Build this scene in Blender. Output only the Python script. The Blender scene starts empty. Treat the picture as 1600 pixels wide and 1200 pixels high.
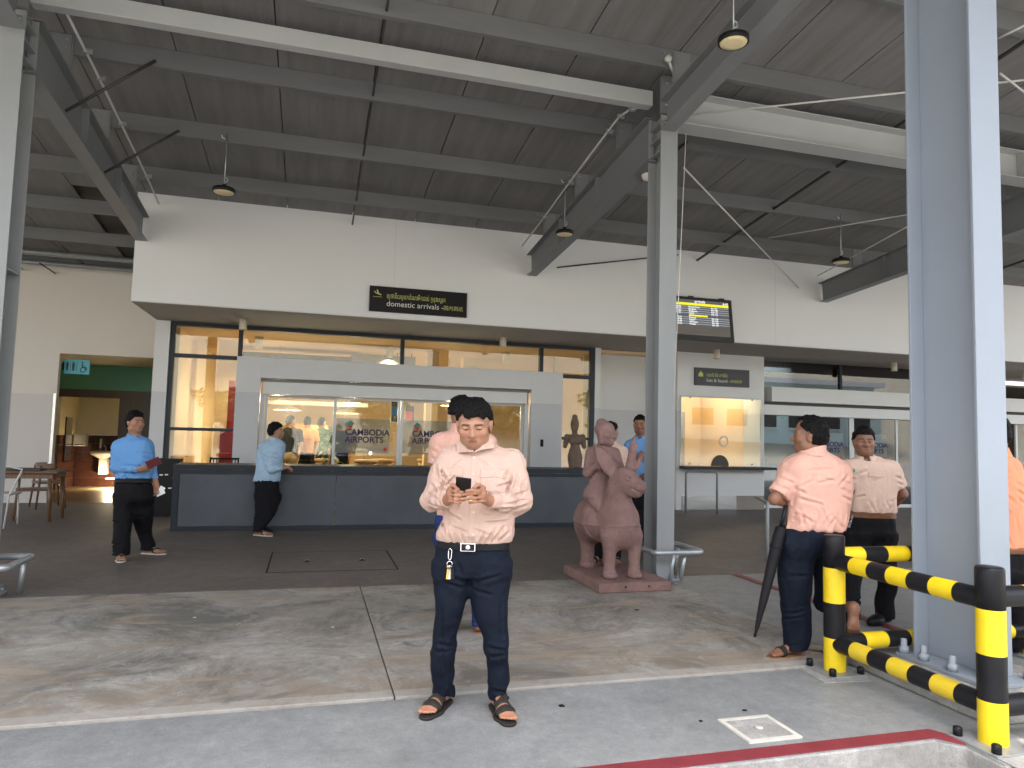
import bpy, bmesh, math, random
import numpy as np
from mathutils import Vector, Matrix
random.seed(7)
SC = bpy.context.scene
COL = SC.collection
R = math.radians

# ---------------------------------------------------------------- camera
CAM = np.array([0.0, 0.0, 1.46])
FPX, YAW, PITCH, ROLL = 1101.16, R(15.825), R(4.105), R(1.4715)
_f = np.array([math.sin(YAW)*math.cos(PITCH), math.cos(YAW)*math.cos(PITCH), math.sin(PITCH)])
_r = np.array([math.cos(YAW), -math.sin(YAW), 0.0]); _u = np.cross(_r, _f)
CR = math.cos(ROLL)*_r + math.sin(ROLL)*_u
CU = -math.sin(ROLL)*_r + math.cos(ROLL)*_u
CF = _f
FH = np.array([math.sin(YAW), math.cos(YAW), 0.0])      # level forward
RH = np.array([math.cos(YAW), -math.sin(YAW), 0.0])     # level right
cd = bpy.data.cameras.new('camera'); cam = bpy.data.objects.new('camera', cd); COL.objects.link(cam)
cd.sensor_width = 36; cd.lens = 36*FPX/1600; cd.clip_end = 2000; cd.clip_start = 0.05
cam.matrix_world = Matrix(((CR[0], CU[0], -CF[0], CAM[0]), (CR[1], CU[1], -CF[1], CAM[1]), (CR[2], CU[2], -CF[2], CAM[2]), (0, 0, 0, 1)))
SC.camera = cam

# ---------------------------------------------------------------- light
SUN_EL, SUN_AZ = 74, 205           # azimuth clockwise from +Y (behind the camera, a little to the left)
w = bpy.data.worlds.new('World'); SC.world = w; w.use_nodes = True
nt = w.node_tree; nt.nodes.clear()
sky = nt.nodes.new('ShaderNodeTexSky'); sky.sky_type = 'NISHITA'; sky.sun_disc = False
sky.sun_elevation = R(SUN_EL); sky.sun_rotation = R(SUN_AZ); sky.air_density = 1.0; sky.dust_density = 5.0; sky.ozone_density = 0.6
hs = nt.nodes.new('ShaderNodeHueSaturation'); hs.inputs['Saturation'].default_value = 0.45
bg = nt.nodes.new('ShaderNodeBackground'); bg.inputs['Strength'].default_value = 0.15
wo = nt.nodes.new('ShaderNodeOutputWorld')
nt.links.new(sky.outputs[0], hs.inputs['Color']); nt.links.new(hs.outputs[0], bg.inputs['Color']); nt.links.new(bg.outputs[0], wo.inputs[0])
sl = bpy.data.lights.new('sun', 'SUN'); sl.energy = 1.5; sl.angle = R(14); sl.color = (1.0, 0.96, 0.9)
so = bpy.data.objects.new('sun', sl); COL.objects.link(so)
_sd = Vector((math.sin(R(SUN_AZ))*math.cos(R(SUN_EL)), math.cos(R(SUN_AZ))*math.cos(R(SUN_EL)), math.sin(R(SUN_EL))))
so.rotation_euler = _sd.to_track_quat('Z', 'Y').to_euler(); so.location = (0, -8, 12)
SC.view_settings.view_transform = 'Standard'; SC.view_settings.look = 'None'
SC.view_settings.exposure = 2.55; SC.view_settings.gamma = 1.0; SC.view_settings.use_curve_mapping = False
SC.cycles.use_denoising = True
SC.cycles.max_bounces = 8; SC.cycles.transparent_max_bounces = 12; SC.cycles.caustics_reflective = False; SC.cycles.caustics_refractive = False
SC.cycles.sample_clamp_indirect = 4.0

# ---------------------------------------------------------------- pixel helpers (photo pixels, 1600 x 1200)
def ray(x, y): return CR*((x-800)/FPX) - CU*((y-600)/FPX) + CF
def ground(x, y, z=0.0):
    d = ray(x, y); return CAM + d*((z-CAM[2])/d[2])
def atY(x, y, Y):
    d = ray(x, y); return CAM + d*(Y/d[1])
def atX(x, y, X):
    d = ray(x, y); return CAM + d*(X/d[0])
def P(x, y, d):                     # point at level depth d
    q = ray(x, y); return CAM + q*(d/(q@FH))
def px2m(d): return d/FPX
RS = 0.108
def roofz(Y): return 4.91 + RS*(11.4-Y)
def at_roof(x, y, drop=0.0):
    d = ray(x, y); k = (4.91-drop+RS*11.4-CAM[2])/(d[2]+RS*d[1]); return CAM + d*k

# ---------------------------------------------------------------- materials
MATS = {}
def mat(name, col, rough=0.6, var=0.12, scale=4.0, bump=0.0, bscale=60.0, metal=0.0, spec=0.5, stretch=(1, 1, 1), col2=None, band=None, rvar=0.08, coat=0.0, emit=None, estr=0.0, attr=None, sub=0.0):
    m = bpy.data.materials.new(name); m.use_nodes = True; t = m.node_tree; N = t.nodes; L = t.links
    b = N['Principled BSDF']; b.inputs['Metallic'].default_value = metal
    b.inputs['Specular IOR Level'].default_value = spec; b.inputs['Coat Weight'].default_value = coat
    tc = N.new('ShaderNodeTexCoord'); mp = N.new('ShaderNodeMapping'); mp.inputs['Scale'].default_value = stretch
    L.new(tc.outputs['Object'], mp.inputs['Vector'])
    n = N.new('ShaderNodeTexNoise'); n.inputs['Scale'].default_value = scale; n.inputs['Detail'].default_value = 6; n.inputs['Roughness'].default_value = 0.62
    L.new(mp.outputs[0], n.inputs['Vector'])
    rp = N.new('ShaderNodeValToRGB'); rp.color_ramp.elements[0].position = 0.3; rp.color_ramp.elements[1].position = 0.72
    c = Vector(col[:3]); c2 = Vector(col2) if col2 else c
    rp.color_ramp.elements[0].color = (*(c*(1-var)), 1); rp.color_ramp.elements[1].color = (*(c2*(1+var)), 1)
    L.new(n.outputs['Fac'], rp.inputs[0]); src = rp.outputs[0]
    if attr:
        a = N.new('ShaderNodeAttribute'); a.attribute_name = attr
        mx = N.new('ShaderNodeMix'); mx.data_type = 'RGBA'; mx.blend_type = 'MULTIPLY'; mx.inputs[0].default_value = 1
        L.new(src, mx.inputs[6]); L.new(a.outputs['Color'], mx.inputs[7]); src = mx.outputs[2]
    if band:                        # a painted band below a height (z, colour): a coat of darker paint on the wall
        sp = N.new('ShaderNodeSeparateXYZ'); g = N.new('ShaderNodeNewGeometry'); L.new(g.outputs['Position'], sp.inputs[0])
        lt = N.new('ShaderNodeMath'); lt.operation = 'LESS_THAN'; lt.inputs[1].default_value = band[0]; L.new(sp.outputs['Z'], lt.inputs[0])
        mx = N.new('ShaderNodeMix'); mx.data_type = 'RGBA'; L.new(lt.outputs[0], mx.inputs[0]); L.new(src, mx.inputs[6]); mx.inputs[7].default_value = (*band[1], 1); src = mx.outputs[2]
    L.new(src, b.inputs['Base Color'])
    rr = N.new('ShaderNodeMapRange'); rr.inputs['To Min'].default_value = max(0, rough-rvar); rr.inputs['To Max'].default_value = min(1, rough+rvar)
    L.new(n.outputs['Fac'], rr.inputs['Value']); L.new(rr.outputs[0], b.inputs['Roughness'])
    if bump > 0:
        n2 = N.new('ShaderNodeTexNoise'); n2.inputs['Scale'].default_value = bscale; n2.inputs['Detail'].default_value = 4
        L.new(mp.outputs[0], n2.inputs['Vector'])
        bp = N.new('ShaderNodeBump'); bp.inputs['Strength'].default_value = bump; bp.inputs['Distance'].default_value = 0.02
        L.new(n2.outputs['Fac'], bp.inputs['Height']); L.new(bp.outputs[0], b.inputs['Normal'])
    if emit:
        b.inputs['Emission Color'].default_value = (*emit, 1); b.inputs['Emission Strength'].default_value = estr
    if sub > 0:
        b.inputs['Subsurface Weight'].default_value = sub; b.inputs['Subsurface Radius'].default_value = (0.012, 0.005, 0.003)
    MATS[name] = m; return m

def glass_mat(name, tint=(0.93, 0.95, 0.92), refl=1.0, rough=0.0, film=0.0):
    m = bpy.data.materials.new(name); m.use_nodes = True; t = m.node_tree; N = t.nodes; L = t.links; N.clear()
    o = N.new('ShaderNodeOutputMaterial'); tr = N.new('ShaderNodeBsdfTransparent'); tr.inputs[0].default_value = (*tint, 1)
    gl = N.new('ShaderNodeBsdfGlossy'); gl.inputs['Roughness'].default_value = rough
    fr = N.new('ShaderNodeFresnel'); fr.inputs['IOR'].default_value = 1.6
    mu = N.new('ShaderNodeMath'); mu.operation = 'MULTIPLY'; mu.inputs[1].default_value = refl; mu.use_clamp = True; L.new(fr.outputs[0], mu.inputs[0])
    mx = N.new('ShaderNodeMixShader'); L.new(mu.outputs[0], mx.inputs[0]); L.new(tr.outputs[0], mx.inputs[1]); L.new(gl.outputs[0], mx.inputs[2])
    out = mx
    if film > 0:
        df = N.new('ShaderNodeBsdfDiffuse'); df.inputs[0].default_value = (0.75, 0.76, 0.74, 1)
        m2 = N.new('ShaderNodeMixShader'); m2.inputs[0].default_value = film; L.new(mx.outputs[0], m2.inputs[1]); L.new(df.outputs[0], m2.inputs[2]); out = m2
    L.new(out.outputs[0], o.inputs[0]); MATS[name] = m; return m

# ---------------------------------------------------------------- mesh helpers
class MB:
    def __init__(s): s.v = []; s.f = []; s.smooth = []
    def add(s, vs, fs, smooth=False):
        k = len(s.v); s.v += [tuple(map(float, q)) for q in vs]; s.f += [tuple(i+k for i in q) for q in fs]; s.smooth += [smooth]*len(fs); return s
    def box(s, x0, x1, y0, y1, z0, z1):
        vs = [(x, y, z) for z in (z0, z1) for y in (y0, y1) for x in (x0, x1)]
        return s.add(vs, [(0, 2, 3, 1), (4, 5, 7, 6), (0, 1, 5, 4), (2, 6, 7, 3), (0, 4, 6, 2), (1, 3, 7, 5)])
    def obox(s, c, ax, ay, az):     # centre and three half-axis vectors
        c = np.array(c, float); ax = np.array(ax, float); ay = np.array(ay, float); az = np.array(az, float)
        vs = [c+i*ax+j*ay+k*az for k in (-1, 1) for j in (-1, 1) for i in (-1, 1)]
        return s.add(vs, [(0, 2, 3, 1), (4, 5, 7, 6), (0, 1, 5, 4), (2, 6, 7, 3), (0, 4, 6, 2), (1, 3, 7, 5)])
    def prism(s, poly, z0, z1):
        n = len(poly); vs = [(x, y, z0) for x, y in poly]+[(x, y, z1) for x, y in poly]
        return s.add(vs, [tuple(range(n))[::-1], tuple(range(n, 2*n))]+[(i, (i+1) % n, n+(i+1) % n, n+i) for i in range(n)])
    def extr(s, poly, o, u, v, wv):  # polygon in (u,v) at origin o, extruded along wv
        o = np.array(o, float); u = np.array(u, float); v = np.array(v, float); wv = np.array(wv, float); n = len(poly)
        vs = [o+a*u+b*v for a, b in poly]+[o+a*u+b*v+wv for a, b in poly]
        return s.add(vs, [tuple(range(n))[::-1], tuple(range(n, 2*n))]+[(i, (i+1) % n, n+(i+1) % n, n+i) for i in range(n)])
    def tube(s, pts, r, n=10, caps=True):
        pts = [np.array(p, float) for p in pts]; rs = r if hasattr(r, '__len__') else [r]*len(pts); rings = []
        prev = None
        for i, p in enumerate(pts):
            if i == 0: t = pts[1]-p
            elif i == len(pts)-1: t = p-pts[i-1]
            else:
                t = (pts[i+1]-p)/max(np.linalg.norm(pts[i+1]-p), 1e-9)+(p-pts[i-1])/max(np.linalg.norm(p-pts[i-1]), 1e-9)
            t = t/max(np.linalg.norm(t), 1e-9)
            if prev is None:
                a = np.array([0, 0, 1.0]) if abs(t[2]) < 0.9 else np.array([1.0, 0, 0])
            else: a = prev
            a = a-t*(a@t); a /= np.linalg.norm(a); prev = a; b = np.cross(t, a)
            rings.append([p+rs[i]*(math.cos(q)*a+math.sin(q)*b) for q in np.linspace(0, 2*math.pi, n, endpoint=False)])
        vs = [q for rg in rings for q in rg]
        fs = [(i*n+j, i*n+(j+1) % n, (i+1)*n+(j+1) % n, (i+1)*n+j) for i in range(len(pts)-1) for j in range(n)]
        s.add(vs, fs, True)
        if caps:
            k = len(s.v)-len(vs); s.f.append(tuple(k+j for j in range(n))[::-1]); s.f.append(tuple(k+(len(pts)-1)*n+j for j in range(n))); s.smooth += [False, False]
        return s
    def lathe(s, prof, c, axis=(0, 0, 1), n=20, close=True):    # prof: (r, h) along axis
        c = np.array(c, float); t = np.array(axis, float); t /= np.linalg.norm(t)
        a = np.array([0, 0, 1.0]) if abs(t[2]) < 0.9 else np.array([1.0, 0, 0]); a = a-t*(a@t); a /= np.linalg.norm(a); b = np.cross(t, a)
        vs = [c+h*t+rr*(math.cos(q)*a+math.sin(q)*b) for rr, h in prof for q in np.linspace(0, 2*math.pi, n, endpoint=False)]
        m = len(prof); fs = [(i*n+j, i*n+(j+1) % n, (i+1)*n+(j+1) % n, (i+1)*n+j) for i in range(m-1) for j in range(n)]
        s.add(vs, fs, True); k = len(s.v)-len(vs)
        if close: s.f.append(tuple(k+j for j in range(n))[::-1]); s.f.append(tuple(k+(m-1)*n+j for j in range(n))); s.smooth += [False, False]
        return s
    def ibeam(s, a, b, depth, width, tf=0.014, tw=0.01, up=(0, 0, 1), depth2=None):   # from a to b: top-flange centre line
        a = np.array(a, float); b = np.array(b, float); d2 = depth if depth2 is None else depth2
        t = b-a; t /= np.linalg.norm(t); up = np.array(up, float); sd = np.cross(t, up); sd /= np.linalg.norm(sd); u = np.cross(sd, t)
        def sec(p, D):
            h = width/2; w2 = tw/2
            return [p+x*sd+z*u for x, z in ((-h, 0), (h, 0), (h, -tf), (w2, -tf), (w2, -D+tf), (h, -D+tf), (h, -D), (-h, -D), (-h, -D+tf), (-w2, -D+tf), (-w2, -tf), (-h, -tf))]
        A = sec(a, depth); B = sec(b, d2); n = 12
        return s.add(A+B, [tuple(range(n)), tuple(range(n, 2*n))[::-1]]+[(i, n+i, n+(i+1) % n, (i+1) % n) for i in range(n)])
    def build(s, name, m, parent=None, org=None, bevel=0.0, kind=None, seg=2):
        me = bpy.data.meshes.new(name)
        if org is None: org = root_loc(parent) if parent else (0, 0, 0)
        o_ = np.array(org, float); vs = [tuple(np.array(q)-o_) for q in s.v]
        me.from_pydata(vs, [], s.f); me.validate(); me.update()
        if len(me.polygons) == len(s.smooth): me.polygons.foreach_set('use_smooth', s.smooth)
        bm = bmesh.new(); bm.from_mesh(me); bmesh.ops.recalc_face_normals(bm, faces=bm.faces); bm.to_mesh(me); bm.free()
        me.materials.append(MATS[m] if isinstance(m, str) else m)
        o = bpy.data.objects.new(name, me); COL.objects.link(o)
        if parent is not None:
            o.parent = parent
        else: o.location = org
        if kind: o['kind'] = kind
        if bevel > 0:
            md = o.modifiers.new('bevel', 'BEVEL'); md.width = bevel; md.segments = seg; md.limit_method = 'ANGLE'
        return o

def root_loc(o):
    while o.parent: o = o.parent
    return tuple(o.location)
def tag(o, label, cat, group=None):
    o['label'] = label; o['category'] = cat
    if group: o['group'] = group
    return o
def thing(name, label, cat, loc=(0, 0, 0), group=None):
    o = bpy.data.objects.new(name, None); o.empty_display_size = 0.1; COL.objects.link(o); o.location = tuple(map(float, loc)); return tag(o, label, cat, group)
def struct(o): o['kind'] = 'structure'; return o
def inst(src, loc, parent, name=None, rot=None):         # a copy sharing mesh data, loc relative to the root
    c = src.copy(); COL.objects.link(c); c.parent = parent; c.location = tuple(map(float, loc))
    if rot: c.rotation_euler = rot
    return c
def copy_tree(o, loc, label=None):
    c = o.copy(); COL.objects.link(c); c.location = tuple(map(float, loc))
    if label: c['label'] = label
    for ch in list(o.children):
        k = ch.copy(); COL.objects.link(k); k.parent = c
        for g in list(ch.children):
            q = g.copy(); COL.objects.link(q); q.parent = k
    return c
def text_mesh(name, txt, size, o, u, v, m, parent, align='LEFT', thick=0.002, font_scale_x=1.0, shear=0.0, bold=0.0):
    """Lettering as a flat mesh: origin o, baseline along u, up along v, raised by thick."""
    cu = bpy.data.curves.new(name, 'FONT'); cu.body = txt; cu.size = size; cu.align_x = align; cu.extrude = 0; cu.resolution_u = 3; cu.shear = shear; cu.offset = bold*size
    to = bpy.data.objects.new(name, cu); COL.objects.link(to)
    dg = bpy.context.evaluated_depsgraph_get(); dg.update(); me = bpy.data.meshes.new_from_object(to.evaluated_get(dg))
    bpy.data.objects.remove(to); bpy.data.curves.remove(cu)
    o = np.array(o, float); u = np.array(u, float); v = np.array(v, float); nrm = np.cross(u, v); rl = np.array(root_loc(parent))
    co = np.zeros(len(me.vertices)*3); me.vertices.foreach_get('co', co); co = co.reshape(-1, 3)
    q = o+co[:, :1]*font_scale_x*u+co[:, 1:2]*v+nrm*thick-rl
    me.vertices.foreach_set('co', q.ravel()); me.update(); me.materials.clear(); me.materials.append(MATS[m])
    ob = bpy.data.objects.new(name, me); COL.objects.link(ob); ob.parent = parent; return ob
# ---------------------------------------------------------------- material library
mat('white_paint', (0.72, 0.73, 0.72), 0.55, 0.025, 1.2, 0.04, 90, band=(2.04, (0.60, 0.61, 0.62)))
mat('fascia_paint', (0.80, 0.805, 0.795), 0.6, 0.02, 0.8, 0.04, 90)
mat('beige_wall', (0.70, 0.66, 0.60), 0.5, 0.03, 0.8, 0.04, 90, band=(1.98, (0.60, 0.57, 0.54)))
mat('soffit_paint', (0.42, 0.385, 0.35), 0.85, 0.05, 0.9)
mat('portal_paint', (0.64, 0.65, 0.66), 0.45, 0.02, 1.5, 0.03, 80, band=(2.08, (0.53, 0.545, 0.565)))
mat('dark_frame', (0.042, 0.050, 0.060), 0.4, 0.1, 3, spec=0.18)
mat('counter_dark', (0.030, 0.036, 0.044), 0.42, 0.12, 3, 0.03, 60, spec=0.18)
mat('counter_panel', (0.090, 0.100, 0.114), 0.45, 0.14, 2.2, 0.03, 40, spec=0.18)
mat('steel_grey', (0.20, 0.208, 0.214), 0.5, 0.08, 1.5, 0.05, 40)
mat('steel_light', (0.285, 0.297, 0.298), 0.42, 0.05, 1.0, 0.05, 30)
mat('steel_blue', (0.27, 0.305, 0.35), 0.5, 0.05, 1.2, 0.05, 30)
mat('purlin_steel', (0.158, 0.163, 0.164), 0.55, 0.14, 2.0, 0.08, 30, stretch=(0.4, 2, 2))
mat('beam_light', (0.42, 0.43, 0.425), 0.5, 0.06, 1.5, 0.04, 40)
mat('dark_rod', (0.045, 0.045, 0.045), 0.5, 0.2, 5)
mat('conduit', (0.62, 0.61, 0.58), 0.45, 0.1, 5)
mat('roof_foil', (0.205, 0.198, 0.190), 0.7, 0.20, 1.3, 0.25, 14, stretch=(6, 0.5, 1), col2=(0.20, 0.196, 0.192), rvar=0.15)
mat('galv', (0.42, 0.45, 0.46), 0.35, 0.15, 6, 0.05, 40, metal=0.5)
mat('bolt_steel', (0.30, 0.31, 0.32), 0.4, 0.2, 30, metal=0.4)
mat('red_stripe', (0.19, 0.026, 0.035), 0.5, 0.18, 9, 0.05, 60)
mat('yellow_paint', (0.78, 0.56, 0.010), 0.42, 0.10, 7, 0.06, 90)
mat('yellow_worn', (0.76, 0.55, 0.014), 0.5, 0.12, 9, 0.35, 120, col2=(0.62, 0.44, 0.03))
mat('black_paint', (0.012, 0.012, 0.014), 0.35, 0.3, 8, 0.05, 60, spec=0.18)
mat('black_plastic', (0.012, 0.012, 0.013), 0.35, 0.2, 10, spec=0.18)
mat('rubber', (0.012, 0.012, 0.013), 0.75, 0.3, 20, spec=0.18)
mat('sign_black', (0.008, 0.008, 0.009), 0.35, 0.1, 5, spec=0.18)
mat('sign_ink', (0.55, 0.58, 0.16), 0.6, 0.02, 5)
mat('sign_ink_white', (0.75, 0.75, 0.70), 0.6, 0.02, 5)
mat('cream_lamp', (0.72, 0.66, 0.52), 0.4, 0.03, 5)
mat('lamp_lens', (0.85, 0.72, 0.42), 0.5, 0.06, 5)
mat('teal_wall', (0.10, 0.33, 0.235), 0.5, 0.04, 2)
mat('toilet_blue', (0.06, 0.42, 0.52), 0.4, 0.03, 2)
mat('brown_tile', (0.055, 0.020, 0.013), 0.16, 0.3, 6, rvar=0.04)
mat('tile_grout', (0.10, 0.075, 0.06), 0.8, 0.1, 8)
mat('cream_wall', (0.78, 0.72, 0.52), 0.6, 0.02, 2)
mat('door_brown', (0.085, 0.068, 0.055), 0.5, 0.12, 3, stretch=(8, 8, 0.6))
mat('porcelain', (0.80, 0.77, 0.70), 0.15, 0.02, 4)
mat('mirror', (0.75, 0.78, 0.74), 0.03, 0.02, 2, metal=1.0, rvar=0.01)
mat('warm_wall', (0.76, 0.58, 0.36), 0.7, 0.04, 1.2)
mat('warm_ceiling', (0.82, 0.62, 0.38), 0.75, 0.02, 1.2)
mat('shop_dark', (0.045, 0.04, 0.036), 0.6, 0.2, 2)
mat('shop_grey', (0.22, 0.20, 0.18), 0.6, 0.1, 2)
mat('wood_light', (0.46, 0.30, 0.15), 0.5, 0.22, 5, 0.05, 40, stretch=(1, 1, 6))
mat('wood_brown', (0.16, 0.085, 0.045), 0.42, 0.28, 5, 0.06, 60, stretch=(6, 1, 1))
mat('red_panel', (0.42, 0.012, 0.012), 0.35, 0.08, 2)
mat('green_panel', (0.02, 0.12, 0.06), 0.4, 0.08, 2)
mat('alu_white', (0.68, 0.70, 0.70), 0.35, 0.03, 2)
mat('steel_brushed', (0.60, 0.60, 0.60), 0.22, 0.12, 2, metal=1.0, stretch=(1, 8, 30), rvar=0.12)
mat('print_navy', (0.02, 0.022, 0.10), 0.6, 0.05, 5)
mat('print_red', (0.55, 0.03, 0.03), 0.6, 0.05, 5)
mat('print_teal', (0.02, 0.28, 0.20), 0.6, 0.05, 5)
mat('print_grey', (0.25, 0.26, 0.30), 0.6, 0.05, 5)
mat('print_white', (0.85, 0.85, 0.85), 0.6, 0.02, 5)
mat('print_orange', (0.80, 0.30, 0.04), 0.6, 0.05, 5)
mat('print_yellow', (0.80, 0.68, 0.30), 0.6, 0.1, 5)
mat('print_blue', (0.03, 0.12, 0.45), 0.6, 0.1, 5)
glass_mat('glass', (0.92, 0.94, 0.89), 2.0)
glass_mat('glass_dark', (0.55, 0.60, 0.62), 2.6)
glass_mat('glass_booth', (0.90, 0.92, 0.88), 2.0)
glass_mat('film', (0.95, 0.95, 0.95), 0.6, 0.1, film=0.42)

# floors -----------------------------------------------------------------------------------------
def concrete(name, a, b, stain, amount, dirt=None, rough=0.55, dark=None, bump=0.12, seed=0.0, cloud=0.7):
    m = bpy.data.materials.new(name); m.use_nodes = True; t = m.node_tree; N = t.nodes; L = t.links; bs = N['Principled BSDF']
    g = N.new('ShaderNodeNewGeometry'); mp = N.new('ShaderNodeMapping'); mp.inputs['Location'].default_value = (seed, seed*1.7, 0); L.new(g.outputs['Position'], mp.inputs[0])
    def noise(sc, det, dist=0.0, rg=0.6):
        n = N.new('ShaderNodeTexNoise'); n.inputs['Scale'].default_value = sc; n.inputs['Detail'].default_value = det; n.inputs['Distortion'].default_value = dist; n.inputs['Roughness'].default_value = rg
        L.new(mp.outputs[0], n.inputs['Vector']); return n
    def ramp(src, p0, p1, c0, c1):
        r = N.new('ShaderNodeValToRGB'); r.color_ramp.elements[0].position = p0; r.color_ramp.elements[1].position = p1
        r.color_ramp.elements[0].color = (*c0, 1); r.color_ramp.elements[1].color = (*c1, 1); L.new(src, r.inputs[0]); return r.outputs[0]
    def mix(f, x, y, mode='MIX'):
        k = N.new('ShaderNodeMix'); k.data_type = 'RGBA'; k.blend_type = mode
        if isinstance(f, (int, float)): k.inputs[0].default_value = f
        else: L.new(f, k.inputs[0])
        L.new(x, k.inputs[6])
        if isinstance(y, tuple): k.inputs[7].default_value = (*y, 1)
        else: L.new(y, k.inputs[7])
        return k.outputs[2]
    n1 = noise(cloud, 8, 0.3, 0.66); c = ramp(n1.outputs['Fac'], 0.32, 0.70, a, b)
    n2 = noise(26, 6, 0.0, 0.75); c = mix(0.45, c, ramp(n2.outputs['Fac'], 0.25, 0.78, (0.62, 0.62, 0.62), (1.3, 1.3, 1.3)), 'MULTIPLY')
    n7 = noise(7, 12, 0.4, 0.78); c = mix(0.75, c, ramp(n7.outputs['Fac'], 0.30, 0.72, (0.66, 0.66, 0.66), (1.28, 1.28, 1.28)), 'MULTIPLY')
    n8 = noise(140, 3, 0.0, 0.7); c = mix(0.6, c, ramp(n8.outputs['Fac'], 0.28, 0.75, (0.60, 0.60, 0.60), (1.30, 1.30, 1.30)), 'MULTIPLY')
    if amount > 0:
        n3 = noise(1.1, 12, 0.8, 0.8); f = ramp(n3.outputs['Fac'], 0.475, 0.595, (0, 0, 0), (amount,)*3); c = mix(f, c, stain)
        n5 = noise(6.5, 7, 1.6, 0.7); f5 = ramp(n5.outputs['Fac'], 0.585, 0.70, (0, 0, 0), (amount*0.75,)*3)
        fm = N.new('ShaderNodeMath'); fm.operation = 'MULTIPLY'; n6 = noise(0.8, 4, 0.5); f6 = ramp(n6.outputs['Fac'], 0.40, 0.60, (0, 0, 0), (1, 1, 1)); L.new(f5, fm.inputs[0]); L.new(f6, fm.inputs[1]); c = mix(fm.outputs[0], c, tuple(q*0.55 for q in stain))
    if dirt:
        w3 = N.new('ShaderNodeTexNoise'); mp2 = N.new('ShaderNodeMapping'); mp2.inputs['Scale'].default_value = (0.55, 2.6, 1); mp2.inputs['Location'].default_value = (3.1, 0.4, 0); L.new(g.outputs['Position'], mp2.inputs[0]); L.new(mp2.outputs[0], w3.inputs['Vector'])
        w3.inputs['Scale'].default_value = 1.2; w3.inputs['Detail'].default_value = 8; w3.inputs['Distortion'].default_value = 1.4; w3.inputs['Roughness'].default_value = 0.6
        f = ramp(w3.outputs['Fac'], 0.47, 0.60, (0, 0, 0), (0.62,)*3); c = mix(f, c, dirt)
        f = ramp(w3.outputs['Fac'], 0.600, 0.606, (0, 0, 0), (0.35,)*3); c = mix(f, c, tuple(min(1, q*1.7) for q in dirt))
        n9 = noise(3.2, 10, 2.2, 0.7); f = ramp(n9.outputs['Fac'], 0.60, 0.635, (0, 0, 0), (0.38,)*3); c = mix(f, c, (0.46, 0.43, 0.39))
        sp = N.new('ShaderNodeSeparateXYZ'); L.new(g.outputs['Position'], sp.inputs[0]); mr = N.new('ShaderNodeMapRange'); mr.interpolation_type = 'SMOOTHSTEP'; mr.inputs['From Min'].default_value = 4.75; mr.inputs['From Max'].default_value = 4.12; L.new(sp.outputs['Y'], mr.inputs['Value'])
        n10 = noise(1.6, 10, 1.2, 0.7); fm2 = N.new('ShaderNodeMath'); fm2.operation = 'MULTIPLY'; L.new(mr.outputs[0], fm2.inputs[0]); L.new(ramp(n10.outputs['Fac'], 0.42, 0.60, (0, 0, 0), (0.75,)*3), fm2.inputs[1]); c = mix(fm2.outputs[0], c, tuple(q*0.9 for q in dirt))
        m3 = N.new('ShaderNodeMapRange'); m3.inputs['From Min'].default_value = 4.085; m3.inputs['From Max'].default_value = 4.075; L.new(sp.outputs['Y'], m3.inputs['Value']); fm3 = N.new('ShaderNodeMath'); fm3.operation = 'MULTIPLY'; L.new(m3.outputs[0], fm3.inputs[0]); L.new(ramp(n7.outputs['Fac'], 0.30, 0.50, (0, 0, 0), (0.7,)*3), fm3.inputs[1]); c = mix(fm3.outputs[0], c, (0.36, 0.34, 0.31))
    if dark:
        n4 = noise(90, 2); f = ramp(n4.outputs['Fac'], 0.70, 0.74, (0, 0, 0), (0.7,)*3); c = mix(f, c, dark)
    L.new(c, bs.inputs['Base Color'])
    rr = N.new('ShaderNodeMapRange'); rr.inputs['To Min'].default_value = rough-0.14; rr.inputs['To Max'].default_value = rough+0.14; L.new(n1.outputs['Fac'], rr.inputs['Value']); L.new(rr.outputs[0], bs.inputs['Roughness'])
    bp = N.new('ShaderNodeBump'); bp.inputs['Strength'].default_value = bump; bp.inputs['Distance'].default_value = 0.01; L.new(n2.outputs['Fac'], bp.inputs['Height']); L.new(bp.outputs[0], bs.inputs['Normal'])
    MATS[name] = m
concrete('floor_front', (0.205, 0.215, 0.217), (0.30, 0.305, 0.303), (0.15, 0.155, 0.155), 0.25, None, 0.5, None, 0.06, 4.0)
concrete('floor_mid', (0.25, 0.237, 0.212), (0.45, 0.425, 0.385), (0.105, 0.104, 0.096), 0.85, (0.265, 0.21, 0.155), 0.65, (0.06, 0.06, 0.06), 0.16, 11.3, 0.9)
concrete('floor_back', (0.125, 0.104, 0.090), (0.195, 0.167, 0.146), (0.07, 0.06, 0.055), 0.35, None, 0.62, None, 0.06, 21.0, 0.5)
concrete('floor_side', (0.22, 0.22, 0.21), (0.30, 0.295, 0.285), (0.14, 0.14, 0.13), 0.3, None, 0.55, None, 0.1, 31.0)
concrete('kerb_concrete', (0.27, 0.265, 0.25), (0.46, 0.45, 0.43), (0.20, 0.19, 0.18), 0.6, None, 0.8, (0.1, 0.1, 0.1), 0.9, 41.0, 3.0)
concrete('road_concrete', (0.20, 0.197, 0.19), (0.29, 0.285, 0.275), (0.20, 0.195, 0.19), 0.3, None, 0.8, None, 0.5, 51.0)
concrete('floor_warm', (0.20, 0.135, 0.065), (0.27, 0.19, 0.10), (0.2, 0.14, 0.07), 0.2, None, 0.35, None, 0.03, 61.0)
concrete('grass_bank', (0.07, 0.10, 0.025), (0.24, 0.23, 0.08), (0.22, 0.15, 0.09), 0.5, (0.16, 0.13, 0.05), 0.9, None, 0.8, 71.0, 0.5)

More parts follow.
